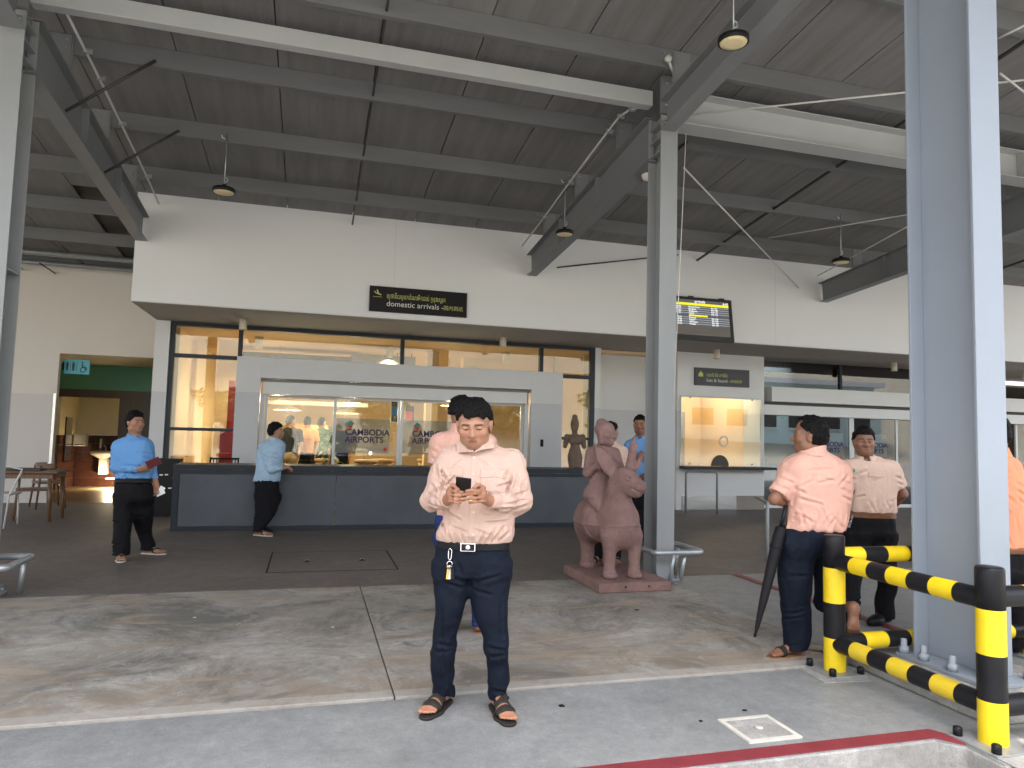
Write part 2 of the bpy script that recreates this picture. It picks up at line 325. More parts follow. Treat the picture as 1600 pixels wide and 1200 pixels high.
# ---------------------------------------------------------------- ground and paving
struct(MB().box(-400, 400, -400, 400, -0.8, -0.15).build('ground', 'road_concrete'))
kb = MB(); edge = [(-40, 2.90), (3.06, 2.90), (3.14, 2.80), (3.14, 2.60), (3.26, 2.49), (14, 2.49)]
kb.prism(edge+[(14, 2.56), (3.29, 2.56), (3.20, 2.64), (3.20, 2.83), (3.10, 2.96), (-40, 2.96)], -0.16, -0.002)
struct(kb.build('kerb', 'kerb_concrete', bevel=0.012))
struct(MB().prism([(-40, 2.905), (3.056, 2.905), (3.145, 2.802), (3.145, 2.605), (3.265, 2.495), (14, 2.495), (14, 3.965), (-40, 3.965)], -0.12, 0.002).build('front_pavement', 'floor_front'))
struct(MB().prism([(-40, 3.977), (0.503, 3.977), (0.503, 6.80), (-40, 6.80)], -0.10, 0.016).build('stained_pavement', 'floor_mid', bevel=0.004))
struct(MB().prism([(0.511, 3.977), (3.58, 3.977), (3.58, 6.80), (0.511, 6.80)], -0.10, 0.014).build('stained_pavement', 'floor_mid', bevel=0.004))
struct(MB().prism([(3.586, 3.977), (4.44, 3.977), (4.44, 6.80), (3.586, 6.80)], -0.10, 0.010).build('side_pavement', 'floor_side', bevel=0.003))
struct(MB().prism([(4.44, 3.977), (30, 3.977), (30, 6.80), (4.44, 6.80)], -0.10, 0.006).build('side_pavement', 'floor_side'))
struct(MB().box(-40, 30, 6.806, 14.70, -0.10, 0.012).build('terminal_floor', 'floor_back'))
rd = MB().prism([(-40, 2.905), (3.056, 2.905), (3.145, 2.802), (3.20, 2.87), (3.12, 3.0), (-40, 3.0)], 0.003, 0.007)
struct(rd.build('red_kerb_line', 'red_stripe'))
struct(MB().box(4.455, 4.545, 4.0, 6.80, 0.012, 0.015).build('red_floor_line', 'red_stripe'))
# inspection covers
hc = thing('access_cover', 'small square cream access cover with raised rim beside the red kerb line', 'access cover', (2.25, 3.19, 0.002))
MB().box(2.125, 2.375, 3.075, 3.305, 0.003, 0.010).build('lid', 'kerb_concrete', hc, bevel=0.003)
rm = MB()
for a in ((2.10, 2.125, 3.05, 3.33), (2.375, 2.40, 3.05, 3.33), (2.125, 2.375, 3.05, 3.075), (2.125, 2.375, 3.305, 3.33)): rm.box(*a, 0.003, 0.013)
mat('cream_rim', (0.55, 0.53, 0.47), 0.6, 0.15, 12); rm.build('rim', 'cream_rim', hc)
MB().lathe([(0.001, 0.012), (0.022, 0.012), (0.020, 0.017), (0.001, 0.018)], (2.25, 3.19, 0), n=12).build('lifting_plug', 'cream_rim', hc)
mh = thing('manhole_cover', 'large rectangular floor hatch outlined by dark gaps with two lifting handles', 'manhole cover', (0.3, 8.2, 0.012))
g_ = MB()
for a in ((-0.37, -0.355, 7.58, 8.80), (0.945, 0.96, 7.58, 8.80), (-0.355, 0.945, 7.58, 7.592), (-0.355, 0.945, 8.788, 8.80)): g_.box(*a, 0.0125, 0.0145)
g_.build('gap_seal', 'rubber', mh)
MB().box(-0.352, 0.942, 7.595, 8.785, 0.0125, 0.0150).build('cover_plate', 'floor_back', mh)
for x in (0.03, 0.62):
    h = MB().box(x-0.03, x+0.03, 8.12, 8.22, 0.0155, 0.017).build('handle_pocket', 'rubber', mh)
    MB().tube([(x-0.02, 8.17, 0.018), (x-0.02, 8.17, 0.03), (x+0.02, 8.17, 0.03), (x+0.02, 8.17, 0.018)], 0.006, 6).build('lifting_bar', 'galv', h)

# ---------------------------------------------------------------- surroundings behind the camera (seen in the glass)
def bank():
    n, m_ = 90, 30; xs = np.linspace(-90, 110, n); ys = np.linspace(-16, -70, m_); rg = np.random.RandomState(3)
    off = rg.rand(n, m_)*0.7
    vs = []; fs = []
    for i in range(n):
        for j in range(m_):
            t = min(1, max(0, (-16-ys[j])/26)); t = t*t*(3-2*t)
            h = -0.3+15.0*t*(0.85+0.15*math.sin(xs[i]*0.11))+off[i, j]*t
            vs.append((xs[i], ys[j], h))
    for i in range(n-1):
        for j in range(m_-1): fs.append((i*m_+j, i*m_+j+1, (i+1)*m_+j+1, (i+1)*m_+j))
    b = MB(); b.add(vs, fs, True); struct(b.build('grass_hillside', 'grass_bank'))
bank()
mat('bark', (0.10, 0.075, 0.05), 0.9, 0.3, 8, 0.4, 30)
mat('leaf_green', (0.05, 0.095, 0.02), 0.6, 0.35, 3, col2=(0.09, 0.13, 0.03))
mat('pale_render', (0.50, 0.62, 0.62), 0.7, 0.06, 0.6)
def tree(label, x, y, z, h, rad, seed):
    rg = np.random.RandomState(seed); t = thing('roadside_tree', label, 'tree', (x, y, z), 'trees on the hillside across the road')
    tk = MB().tube([(x, y, z-0.3), (x+0.1, y, z+h*0.3), (x+0.25*rg.randn(), y+0.2, z+h*0.62)], [0.17, 0.13, 0.06], 8)
    for k in range(4):
        a = rg.rand()*6.28; tk.tube([(x+0.1, y, z+h*0.32), (x+rad*0.55*math.cos(a), y+rad*0.55*math.sin(a), z+h*(0.55+0.2*rg.rand()))], [0.07, 0.02], 6)
    tk.build('trunk', 'bark', t)
    lf = MB(); vs = []; fs = []
    for k in range(1100):
        d = rg.randn(3); d /= np.linalg.norm(d); c = np.array([x, y, z+h*0.66])+d*rad*(0.45+0.6*rg.rand())*np.array([1, 1, 0.75])*(0.8+0.3*math.sin(3*d[0]+seed)+0.2*math.sin(5*d[2]))
        a = rg.randn(3); a /= np.linalg.norm(a); b = np.cross(a, rg.randn(3)); b /= np.linalg.norm(b); s = 0.16+0.14*rg.rand(); k0 = len(vs)
        vs += [c-a*s, c+b*s*0.5, c+a*s, c-b*s*0.5]; fs.append((k0, k0+1, k0+2, k0+3))
    lf.add(vs, fs); lf.build('crown', 'leaf_green', t)
for i, (x, y, h, r) in enumerate(((-14, -19, 4.5, 2.2), (-5, -21, 4.2, 2.4), (4, -20, 4.0, 2.2), (13, -22, 4.6, 2.6), (20, -19, 5.2, 2.1))):
    tree(['rounded leafy tree', 'tall leafy tree', 'slim leafy tree', 'broad leafy tree', 'low leafy tree'][i]+' at the foot of the grassy hillside across the road', x, y, 0.2, h, r, 11+i)
pb = thing('pale_building', 'pale blue rendered building with a dark window row across the road', 'building', (33, -24, -0.15))
MB().box(24, 46, -30, -22, -0.2, 6.2).build('wall', 'pale_render', pb)
rr_ = MB().box(23.4, 46.6, -30.6, -21.4, 6.2, 6.6).build('roof', 'alu_white', pb)
for i in range(7):
    f = MB().box(25+i*3, 26.8+i*3, -21.99, -21.94, 2.6, 3.9).build('window', 'shop_dark', pb)
    MB().box(24.9+i*3, 26.9+i*3, -21.99, -21.86, 2.45, 2.55).build('sill', 'alu_white', f)

# ---------------------------------------------------------------- terminal building
FY, GY, WY = 11.4, 13.3, 14.7      # fascia face, glass line, toilet wall
SZ = 3.28                           # soffit height
tb = thing('terminal_building', 'white rendered terminal front with deep overhanging fascia and glazed arrivals hall', 'building', (0, 13, 0))
MB().box(-2.62, 22, FY, FY+0.25, SZ, 6.0).build('fascia', 'fascia_paint', tb)
MB().box(-2.62, -2.40, FY+0.252, GY+8, SZ, 6.0).build('fascia_return', 'fascia_paint', tb)
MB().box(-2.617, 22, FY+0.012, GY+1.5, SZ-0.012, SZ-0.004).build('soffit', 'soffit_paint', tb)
mat('joint_grey', (0.66, 0.66, 0.65), 0.7, 0.05, 5)
for x in (1.2, 8.4):
    MB().box(x-0.003, x+0.003, FY-0.0015, FY-0.0005, SZ+0.02, 5.0).build('panel_joint', 'joint_grey', tb)
# white pier left of the glazing, wall right of it
MB().box(-2.63, -2.40, GY-0.10, GY+0.25, 0.012, SZ-0.013).build('pier', 'white_paint', tb)
MB().box(5.50, 5.62, GY-0.06, GY+0.25, 0.012, SZ-0.013).build('pier', 'white_paint', tb)
MB().box(5.62, 7.36, GY+0.45, GY+0.6, 0.012, SZ-0.013).build('back_wall', 'white_paint', tb)
# toilet wall with its doorway, left of the pier
dx0, dx1, dz = -4.50, -2.70, 2.74
MB().box(-30, dx0, WY, WY+0.12, 0.012, 5.6).build('side_wall', 'beige_wall', tb)
MB().box(dx0, dx1, WY, WY+0.12, dz, 5.6).build('door_head', 'beige_wall', tb)
MB().box(dx1, -2.41, WY, WY+0.12, 0.012, 5.6).build('side_wall', 'beige_wall', tb)
MB().box(dx0-0.05, dx0-0.005, WY-0.012, WY-0.002, 0.012, 2.0).build('corner_guard', 'steel_brushed', tb)
# toilet lobby behind
struct(MB().box(-6.2, -2.40, WY+0.003, 19.0, -0.10, 0.014).build('toilet_floor', 'floor_warm'))
MB().box(-6.1, -2.41, WY+0.121, 18.7, dz+0.001, dz+0.1).build('lobby_ceiling', 'cream_wall', tb)
MB().box(-6.2, -6.101, WY+0.121, 18.7, 0.014, dz+0.1).build('lobby_wall', 'cream_wall', tb)
MB().box(-6.1, -2.41, 17.20, 17.28, 2.201, dz).build('lobby_wall', 'teal_wall', tb)
MB().box(-6.1, -2.41, 17.18, 17.30, 2.03, 2.20).build('door_track', 'door_brown', tb)
MB().box(-4.05, -2.412, 17.205, 17.26, 0.02, 2.029).build('sliding_door', 'door_brown', tb)
MB().box(-6.1, -5.31, 17.20, 17.28, 0.014, 2.029).build('lobby_wall', 'cream_wall', tb)
MB().box(-5.31, -2.41, 18.50, 18.60, 1.20, dz).build('lobby_wall', 'cream_wall', tb)
MB().box(-5.31, -5.20, 17.301, 18.499, 1.20, dz).build('lobby_wall', 'cream_wall', tb)
tw = MB().box(-5.31, -2.41, 18.52, 18.60, 0.014, 1.198).build('tiled_wall', 'tile_grout', tb)
tw2 = MB().box(-5.31, -5.22, 17.301, 18.515, 0.014, 1.198).build('tiled_wall', 'tile_grout', tb)
def unit_box(name, m, sx, sy, sz, bevel=0.0):
    return MB().box(-sx/2, sx/2, -sy/2, sy/2, -sz/2, sz/2).build(name, m, None, (0, 0, 0), bevel)
t0 = unit_box('tile', 'brown_tile', 0.392, 0.014, 0.190)
tloc = np.array(tb.location); first = True
for r_ in range(6):
    for c in range(7):
        x = -5.0+c*0.40; z = 0.115+r_*0.197
        q = np.array([x, 18.512, z])-tloc
        if first: t0.parent = tw; t0.location = q; first = False
        else: inst(t0, q, tw)
t1 = unit_box('tile', 'brown_tile', 0.014, 0.392, 0.190); first = True
for r_ in range(6):
    for c in range(3):
        q = np.array([-5.213, 17.51+c*0.4, 0.115+r_*0.197])-tloc
        if first: t1.parent = tw2; t1.location = q; first = False
        else: inst(t1, q, tw2)

# glazed front -------------------------------------------------------------------------------------
def bar(x0, x1, z0, z1, y0=GY-0.05, y1=GY+0.07, name='mullion', m='dark_frame'): return MB().box(x0, x1, y0, y1, z0, z1).build(name, m, tb, bevel=0.003)
GL, GR = -2.395, 5.497
bar(GL, GL+0.07, 0.012, SZ-0.013); bar(GR-0.09, GR, 0.012, SZ-0.013)
for x in (-1.26, 1.60, 4.36): bar(x-0.035, x+0.035, 2.72 if x != 4.36 else 2.72, SZ-0.08)
bar(GL+0.071, GR-0.091, SZ-0.078, SZ-0.013, name='transom')
bar(GL+0.071, -1.30, 2.65, 2.717, name='transom'); bar(4.80, GR-0.091, 2.62, 2.69, name='transom'); bar(-1.2955, 4.796, 2.70, 2.717, name='transom')
bar(GL+0.071, -1.30, 1.385, 1.44, name='transom'); bar(4.80, GR-0.091, 1.385, 1.44, name='transom')
def pane(x0, x1, z0, z1, y=GY, m='glass', name='window_pane', par=None): return MB().box(x0, x1, y, y+0.010, z0, z1).build(name, m, par or tb)
for x0, x1 in ((GL+0.072, -1.297), (-1.223, 1.563), (1.637, 4.323), (4.397, GR-0.092)): pane(x0, x1, 2.72, SZ-0.08)
pane(GL+0.072, -1.301, 1.442, 2.648); pane(GL+0.072, -1.301, 0.05, 1.383); pane(4.802, GR-0.092, 1.442, 2.618); pane(4.802, GR-0.092, 0.05, 1.383)
# portal
PY = 13.05
pt = MB().box(-1.28, -0.88, PY, GY-0.06, 0.012, 2.70).box(4.10, 4.74, PY, GY-0.06, 0.012, 2.70).box(-0.88, 4.10, PY, GY-0.06, 2.34, 2.70).build('portal_surround', 'portal_paint', tb, bevel=0.004)
MB().box(4.30, 4.36, PY-0.012, PY-0.001, 1.24, 1.38).build('door_switch', 'black_plastic', tb)
MB().box(-0.875, 4.095, PY+0.09, GY-0.065, 2.285, 2.335).build('head_gap', 'shop_grey', tb)
hd = MB().box(-0.84, 4.02, PY+0.04, GY-0.03, 2.06, 2.28).build('door_operator', 'alu_white', tb, bevel=0.006)
for x0, x1 in ((-0.87, -0.80), (4.00, 4.07)): MB().box(x0, x1, PY+0.1, GY-0.05, 0.02, 2.055).build('door_jamb', 'alu_white', tb)
def leaf(x0, x1, y, lw=0.05, z1=2.055):
    d = MB().box(x0, x0+lw, y, y+0.04, 0.02, z1).box(x1-lw, x1, y, y+0.04, 0.02, z1).box(x0+lw, x1-lw, y, y+0.04, 0.02, 0.10).box(x0+lw, x1-lw, y, y+0.04, z1-0.04, z1).build('door_leaf', 'alu_white', tb, bevel=0.002)
    MB().box(x0+lw, x1-lw, y+0.015, y+0.025, 0.10, z1-0.04).build('door_pane', 'glass', d); return d
lf1 = leaf(-0.80, 0.44, GY-0.04); lf2 = leaf(0.39, 1.60, GY-0.09); lf3 = leaf(1.605, 2.82, GY-0.09); lf4 = leaf(2.77, 4.00, GY-0.04)
def airport_logo(par, x, z, y, s=1.0):
    U, V = (1, 0, 0), (0, 0, 1)
    MB().box(x-0.22*s, x+0.80*s, y+0.013, y+0.0145, z-0.33*s, z+0.30*s).build('frosted_film', 'film', par)
    text_mesh('logo_text', 'CAMBODiA', 0.155*s, (x, y, z), U, V, 'print_navy', par, font_scale_x=1.0, bold=0.022)
    text_mesh('logo_text', 'AiRPORTS', 0.155*s, (x, y, z-0.135*s), U, V, 'print_navy', par, font_scale_x=1.0, bold=0.022)
    text_mesh('logo_text', 'Powered by', 0.05*s, (x, y, z-0.20*s), U, V, 'print_grey', par)
    text_mesh('logo_text', 'VINCI', 0.085*s, (x+0.40*s, y, z-0.28*s), U, V, 'print_grey', par, font_scale_x=1.25, bold=0.02)
    MB().extr([(-0.045, 0), (0, -0.045), (0.045, 0), (0, 0.045)], (x+0.73*s, y-0.002, z-0.255*s), U, V, (0, 0.001, 0)).build('logo_emblem', 'print_red', par)
    MB().extr([(0, 0), (0.07*s, 0.08*s), (0.14*s, 0.02*s), (0.07*s, -0.02*s)], (x+0.02*s, y-0.002, z+0.19*s), U, V, (0, 0.001, 0)).build('logo_emblem', 'print_teal', par)
    MB().extr([(0.0, -0.002), (0.07*s, -0.022*s), (0.14*s, 0.018*s), (0.075*s, -0.085*s)], (x+0.02*s, y-0.002, z+0.19*s), U, V, (0, 0.001, 0)).build('logo_emblem', 'print_red', par)
airport_logo(lf2, 0.61, 1.38, GY-0.078); airport_logo(lf3, 1.83, 1.38, GY-0.078)

# lost and found booth ---------------------------------------------------------------------------
BY = 13.05; BX0, BX1 = 7.25, 9.33
MB().box(BX0, BX0+0.10, BY, BY+0.6, 0.012, SZ-0.013).box(BX1-0.10, BX1, BY, BY+0.6, 0.012, SZ-0.013).box(BX0+0.10, BX1-0.10, BY, BY+0.14, 2.34, SZ-0.013).box(BX0+0.10, BX1-0.10, BY, BY+0.14, 0.012, 0.86).build('booth_wall', 'white_paint', tb)
bw = MB().box(BX0+0.06, BX1-0.10, BY-0.03, BY-0.018, 0.915, 2.36).build('booth_window', 'glass_booth', tb)
for x in (BX0+0.28, BX1-0.32):
    for z in (0.96, 2.32): MB().lathe([(0.001, 0), (0.02, 0.002), (0.018, 0.014), (0.001, 0.016)], (x, BY-0.030, z), (0, -1, 0), 10).build('glass_fixing', 'steel_brushed', bw)
tr_ = MB(); tr_.lathe([(0.085, -0.004), (0.115, -0.004), (0.115, 0.004), (0.085, 0.004), (0.085, -0.004)], (8.33, BY-0.036, 1.43), (0, 1, 0), 24, close=False).build('speaking_ring', 'alu_white', bw)
MB().extr([(0.21*math.cos(R(k*15)), 0.23*math.sin(R(k*15))) for k in range(13)], (8.24, BY-0.036, 0.916), (1, 0, 0), (0, 0, 1), (0, 0.004, 0)).build('pass_through', 'shop_dark', bw)
MB().box(BX0+0.06, BX1+0.10, BY-0.30, BY-0.002, 0.855, 0.91).build('booth_shelf', 'counter_dark', tb, bevel=0.004)
MB().box(BX0+0.12, BX0+1.40, BY-0.010, BY-0.001, 0.015, 0.30).build('kick_plate', 'steel_brushed', tb)
MB().box(BX0+1.402, BX1-0.002, BY-0.006, BY-0.001, 0.015, 0.30).build('kick_plate', 'shop_grey', tb)
struct(MB().box(BX0+0.1, BX1-0.1, BY+0.15, BY+2.6, -0.05, 0.012).build('booth_floor', 'floor_warm'))
MB().box(BX0+0.102, BX1-0.102, BY+2.4, BY+2.5, 0.012, SZ-0.02).build('booth_back_wall', 'warm_wall', tb)
MB().box(BX0-0.02, BX0+0.099, BY+0.61, BY+2.5, 0.012, SZ-0.02).box(BX1-0.099, BX1, BY+0.61, BY+2.5, 0.012, SZ-0.02).build('booth_side_wall', 'warm_wall', tb)
MB().box(BX0+0.101, BX1-0.101, BY+0.145, BY+2.39, 2.95, 3.0).build('booth_ceiling', 'warm_ceiling', tb)
# right-hand entrance ------------------------------------------------------------------------------
EX0 = 9.34
MB().box(EX0, 22, BY+0.55, BY+0.60, 2.62, 2.66).build('transom', 'dark_frame', tb)
for x in (EX0+0.03, 11.75, 14.1, 16.5): MB().box(x-0.03, x+0.03, BY+0.50, BY+0.6, 2.662, SZ-0.013).build('mullion', 'dark_frame', tb)
for x0, x1 in ((EX0+0.062, 11.718), (11.782, 14.068), (14.132, 16.468)): MB().box(x0, x1, BY+0.54, BY+0.55, 2.665, SZ-0.015).build('window_pane', 'glass_dark', tb)
MB().box(EX0+0.20, 22, BY+0.02, BY+0.50, 2.32, 2.64).build('door_canopy_beam', 'white_paint', tb, bevel=0.004)
MB().box(EX0+0.02, 22, BY+0.12, BY+0.49, 2.255, 2.315).build('head_gap', 'shop_dark', tb)
MB().box(EX0+0.04, 22, BY+0.06, BY+0.3, 2.03, 2.25).build('door_operator', 'alu_white', tb, bevel=0.006)
def leaf2(x0, x1, y, logo=None):
    d = MB().box(x0, x0+0.06, y, y+0.045, 0.02, 2.025).box(x1-0.06, x1, y, y+0.045, 0.02, 2.025).box(x0+0.06, x1-0.06, y, y+0.045, 0.02, 0.09).build('door_leaf', 'alu_white', tb, bevel=0.002)
    MB().box(x0+0.06, x1-0.06, y+0.015, y+0.027, 0.09, 2.02).build('door_pane', 'glass_dark', d)
    if logo: airport_logo(d, logo, 1.38, y+0.012, 0.98)
leaf2(EX0+0.05, 10.55, BY+0.20); leaf2(10.50, 11.72, BY+0.15, 10.72); leaf2(11.725, 13.0, BY+0.15, 11.93); leaf2(12.95, 14.2, BY+0.20)
leaf2(16.6, 17.8, BY+0.2); MB().box(14.25, 15.5, BY+0.1, BY+0.3, 0.012, 2.03).build('side_wall', 'white_paint', tb)
MB().box(EX0-0.01, 22, BY+4.5, BY+4.6, 0.012, SZ-0.02).build('hall_wall', 'shop_grey', tb)
MB().box(EX0-0.01, 22, BY+0.62, BY+4.49, SZ-0.3, SZ-0.25).build('hall_ceiling', 'shop_grey', tb)
struct(MB().box(EX0-0.01, 30, 14.703, 19, -0.1, 0.012).build('hall_floor', 'floor_back'))
MB().box(21.9, 22, BY+0.6, 18, 0.012, SZ-0.02).build('hall_wall', 'shop_grey', tb)
for x0, x1, m in ((12.3, 13.6, 'green_panel'), (10.2, 10.9, 'shop_dark')): MB().box(x0, x1, BY+4.3, BY+4.48, 0.9 if m == 'green_panel' else 0.02, 2.2).build('wall_panel', m, tb)
# ---------------------------------------------------------------- steel canopy
cn = thing('canopy', 'grey steel canopy of columns, sloping rafters and purlins under dark roof sheets', 'canopy', (0, 7, 0))
cloc = np.array(cn.location)
RX = (-8.5, -2.53, 3.52, 9.45, 15.4)
PYs = [2.13+1.39*k for k in range(-1, 10)]     # purlin lines
# roof sheets, 1 m wide, seams at half metres
nv = np.array([0, RS, 1.0]); nv /= np.linalg.norm(nv)
def sheet(x0, x1, y0, y1, drop, th, b):
    z0, z1 = roofz(y0)-drop, roofz(y1)-drop
    b.add([(x0, y0, z0), (x1, y0, z0), (x1, y1, z1), (x0, y1, z1), (x0, y0, z0+th), (x1, y0, z0+th), (x1, y1, z1+th), (x0, y1, z1+th)],
          [(0, 3, 2, 1), (4, 5, 6, 7), (0, 1, 5, 4), (1, 2, 6, 5), (2, 3, 7, 6), (3, 0, 4, 7)]); return b
for i in range(-12, 19):
    x = i+0.5
    yend = 15.6 if x < -3 else 11.39
    sheet(x-0.994, x-0.006, 0.6, yend, 0.0, 0.03, MB()).build('roof_sheet', 'roof_foil', cn)
sheet(-2.99, -2.635, 11.395, 15.6, 0.0, 0.03, MB()).build('roof_sheet', 'roof_foil', cn)
MB_ = sheet(-13, 19, 0.6, 11.39, -0.05, 0.03, MB()); sheet(-13, -2.63, 11.392, 15.6, -0.05, 0.03, MB_); MB_.build('seam_light_block', 'shop_dark', cn)  # added cover above the sheets, keeps sky light from leaking through the seams
# purlins: lipped channels, web towards the road
def purlin(x0, x1, Y, m='purlin_steel'):
    zt = roofz(Y)-0.006; h = 0.20; w_ = 0.065; t = 0.004
    poly = [(0, 0), (w_, -RS*w_), (w_, -0.02-RS*w_), (w_-t, -0.02), (w_-t, -t-RS*w_), (t, -t), (t, -h+t), (w_-t, -h+t), (w_-t, -h+0.02), (w_, -h+0.02), (w_, -h), (0, -h)]
    return MB().extr(poly, (x0, Y, zt), (0, 1, 0), (0, 0, 1), (x1-x0, 0, 0)).build('purlin', m, cn)
bolt0 = MB().lathe([(0.001, 0), (0.017, 0), (0.017, 0.012), (0.001, 0.013)], (0, 0, 0), (0, -1, 0), 6).build('bolt', 'bolt_steel', None, (0, 0, 0))
_first = [True]
def bolt(q, par, rot=None, sc=1.0):
    q = np.array(q)-cloc
    if _first[0]:
        _first[0] = False; bolt0.parent = par; bolt0.location = q; bolt0.scale = (sc,)*3
        if rot: bolt0.rotation_euler = rot
        return
    o = inst(bolt0, q, par, rot=rot); o.scale = (sc,)*3
    if not rot: o.rotation_euler = (0, 0, 0)
for Y in PYs:
    for k in range(4):
        if Y > 11.3 and k > 0: continue
        p = purlin(RX[k]+0.004, RX[k+1]-0.004, Y)
        if 3 < Y < 11.3 and k < 3:      # splice holes and bolts near the rafters
            for sx in (0.14, 0.20):
                for z in (-0.06, -0.14):
                    if k < 2: bolt((RX[k+1]-sx, Y-0.001, roofz(Y)+z), p, sc=0.7)
# rafters
def rafter(X, y0, y1, dep0, dep1, m): return MB().ibeam((X, y0, roofz(y0)-0.36), (X, y1, roofz(y1)-0.36), dep0, 0.17, depth2=dep1).build('rafter', m, cn, bevel=0.002)
for X in (-2.53, 3.52, 9.45):
    r1 = rafter(X, 6.95, FY-0.004, 0.52, 0.38, 'steel_grey')
    r2 = rafter(X, 0.62, 6.62, 0.30, 0.34, 'steel_grey')
    for Y in PYs:
        if 2.5 < Y < 11.3:      # purlin cleats standing on the rafter
            c = MB().box(X-0.006+0.10*(1 if X < 0 else -1), X+0.006+0.10*(1 if X < 0 else -1), Y-0.012, Y-0.002, roofz(Y)-0.36, roofz(Y)-0.02).box(X-0.09, X+0.09, Y-0.012, Y-0.002, roofz(Y)-0.36, roofz(Y)-0.02).build('purlin_cleat', 'steel_grey', cn)
            for z in (-0.07, -0.14): bolt((X+(0.05 if X < 0 else -0.05), Y-0.012, roofz(Y)+z), c, sc=0.8)
    # web stiffener
    for Y in (8.4, 9.8):
        zt = roofz(Y)-0.36; MB().box(X-0.08, X+0.08, Y-0.005, Y+0.005, zt-0.40, zt-0.015).build('stiffener', 'steel_grey', cn)
# columns: H sections, flanges across Y
def column(X, y0, y1, wf, top, m, base=0.0):
    t = 0.014; c = MB().box(X-wf/2, X+wf/2, y0, y0+t, base, top).box(X-wf/2, X+wf/2, y1-t, y1, base, top).box(X-0.005, X+0.005, y0+t, y1-t, base, top)
    return c.build('column', m, cn, bevel=0.002)
def col_full(X, m='steel_light'):
    c = column(X, 6.66, 6.96, 0.20, 5.0, m, 0.016)
    MB().box(X-0.15, X+0.15, 6.58, 7.04, 0.013, 0.033).build('base_plate', m, cn)
    for sx in (-0.12, 0.12):
        for y in (6.61, 7.01): MB().lathe([(0.001, 0.033), (0.02, 0.033), (0.02, 0.055), (0.01, 0.056), (0.01, 0.085), (0.001, 0.085)], (X+sx, y, 0), n=6).build('anchor_bolt', 'bolt_steel', c)
    h = MB().box(X-0.12, X+0.12, 6.60, 6.659, 4.93, 5.34).build('end_plate', 'steel_grey', cn, bevel=0.002)
    MB().box(X-0.11, X+0.11, 6.645, 6.657, 4.78, 4.928).build('gusset_plate', m, cn)
    for z in (5.02, 5.26):
        for sx in (-0.07, 0.07): bolt((X+sx, 6.60, z), h, sc=1.3)
    for sx in (-0.06, 0.06): bolt((X+sx, 6.645, 4.85), h, sc=1.3)
    for z in (4.55, 4.70, 4.86): MB().box(X-0.095, X+0.095, 6.676, 6.944, z, z+0.012).build('stiffener', m, c)
    for z in (1.9, 2.4, 3.3, 4.1):
        bolt((X-0.006, 6.80, z), c, rot=(0, 0, R(-90)))
col_full(3.58); col_full(-2.57)
# left column stiffener seen half-way up
MB().box(-2.66, -2.475, 6.68, 6.945, 2.72, 2.735).build('stiffener', 'steel_light', cn)
# big outer column beside the striped guard
oc = MB(); X0, X1, Y0, Y1 = 3.826, 4.052, 3.288, 3.785; t = 0.018
oc.box(X0, X1, Y0, Y0+t, 0.11, 5.6).box(X0, X1, Y1-t, Y1, 0.11, 5.6).box((X0+X1)/2-0.007, (X0+X1)/2+0.007, Y0+t, Y1-t, 0.11, 5.6)
oc = oc.build('outer_column', 'steel_blue', cn, bevel=0.003)
MB().box(X0-0.08, X1+0.08, Y0-0.10, Y1+0.06, 0.085, 0.109).build('base_plate', 'steel_blue', cn, bevel=0.003)
MB().box(X0-0.34, X1+0.34, Y0-0.34, Y1+0.22, 0.0025, 0.084).build('plinth', 'kerb_concrete', cn, bevel=0.012)
for x in (X0-0.05, X1+0.05):
    for y in (Y0-0.06, Y0+0.16, Y1-0.13, Y1+0.025):
        MB().lathe([(0.001, 0.109), (0.032, 0.109), (0.032, 0.15), (0.020, 0.152), (0.020, 0.20), (0.001, 0.202)], (x, y, 0), n=6).build('anchor_bolt', 'steel_blue', oc)
# longitudinal beams on the column line
def xbeam(x0, x1, zt, dep, wd, m): return MB().ibeam((x0, 6.76, zt), (x1, 6.76, zt), dep, wd).build('tie_beam', m, cn, bevel=0.002)
MB().box(-2.47, 3.40, 6.70, 6.82, 5.04, 5.205).build('tie_beam', 'beam_light', cn, bevel=0.006)
b2 = xbeam(3.66, 9.4, 5.23, 0.36, 0.26, 'beam_light'); xbeam(9.5, 15.4, 5.23, 0.36, 0.26, 'beam_light')
MB().box(3.655, 3.675, 6.60, 6.92, 4.82, 5.26).build('end_plate', 'steel_light', cn)
for x in (6.9, 8.6): MB().box(x-0.006, x+0.006, 6.632, 6.753, 4.886, 5.214).build('stiffener', 'beam_light', b2)
xbeam(-8.5, -2.67, 5.215, 0.19, 0.14, 'beam_light')
# sag rods at mid-bay, below the sheets
for xm in (0.5, 6.48, 12.4, -5.5):
    ys = [p for p in PYs if p < (11.3 if xm > -3 else 15)]+[FY-0.005 if xm > -3 else 14.6]
    MB().tube([(xm+(0.0 if xm < 3 else 0.03*i), y, roofz(y)-0.155) for i, y in enumerate(ys)], 0.013 if xm < 3 else 0.022, 8).build('sag_rod', 'dark_rod', cn)
# fly braces from the rafter foot to the purlins
for X, s in ((-2.53, 1), (3.52, 1), (9.45, -1)):
    for Y in (7.69, 9.08):
        zb = roofz(Y)-0.36-(0.46 if Y < 8 else 0.43)
        if X < 0 or Y < 8: MB().tube([(X+0.08*s, Y-0.02, zb+0.02), (X+0.85*s, Y-0.02, roofz(Y)-0.15)], 0.017, 6).build('fly_brace', 'dark_rod', cn)
MB().tube([(3.60, 6.28, roofz(6.28)-0.62), (4.05, 6.28, roofz(6.28)-0.18)], 0.02, 6).build('fly_brace', 'dark_rod', cn)
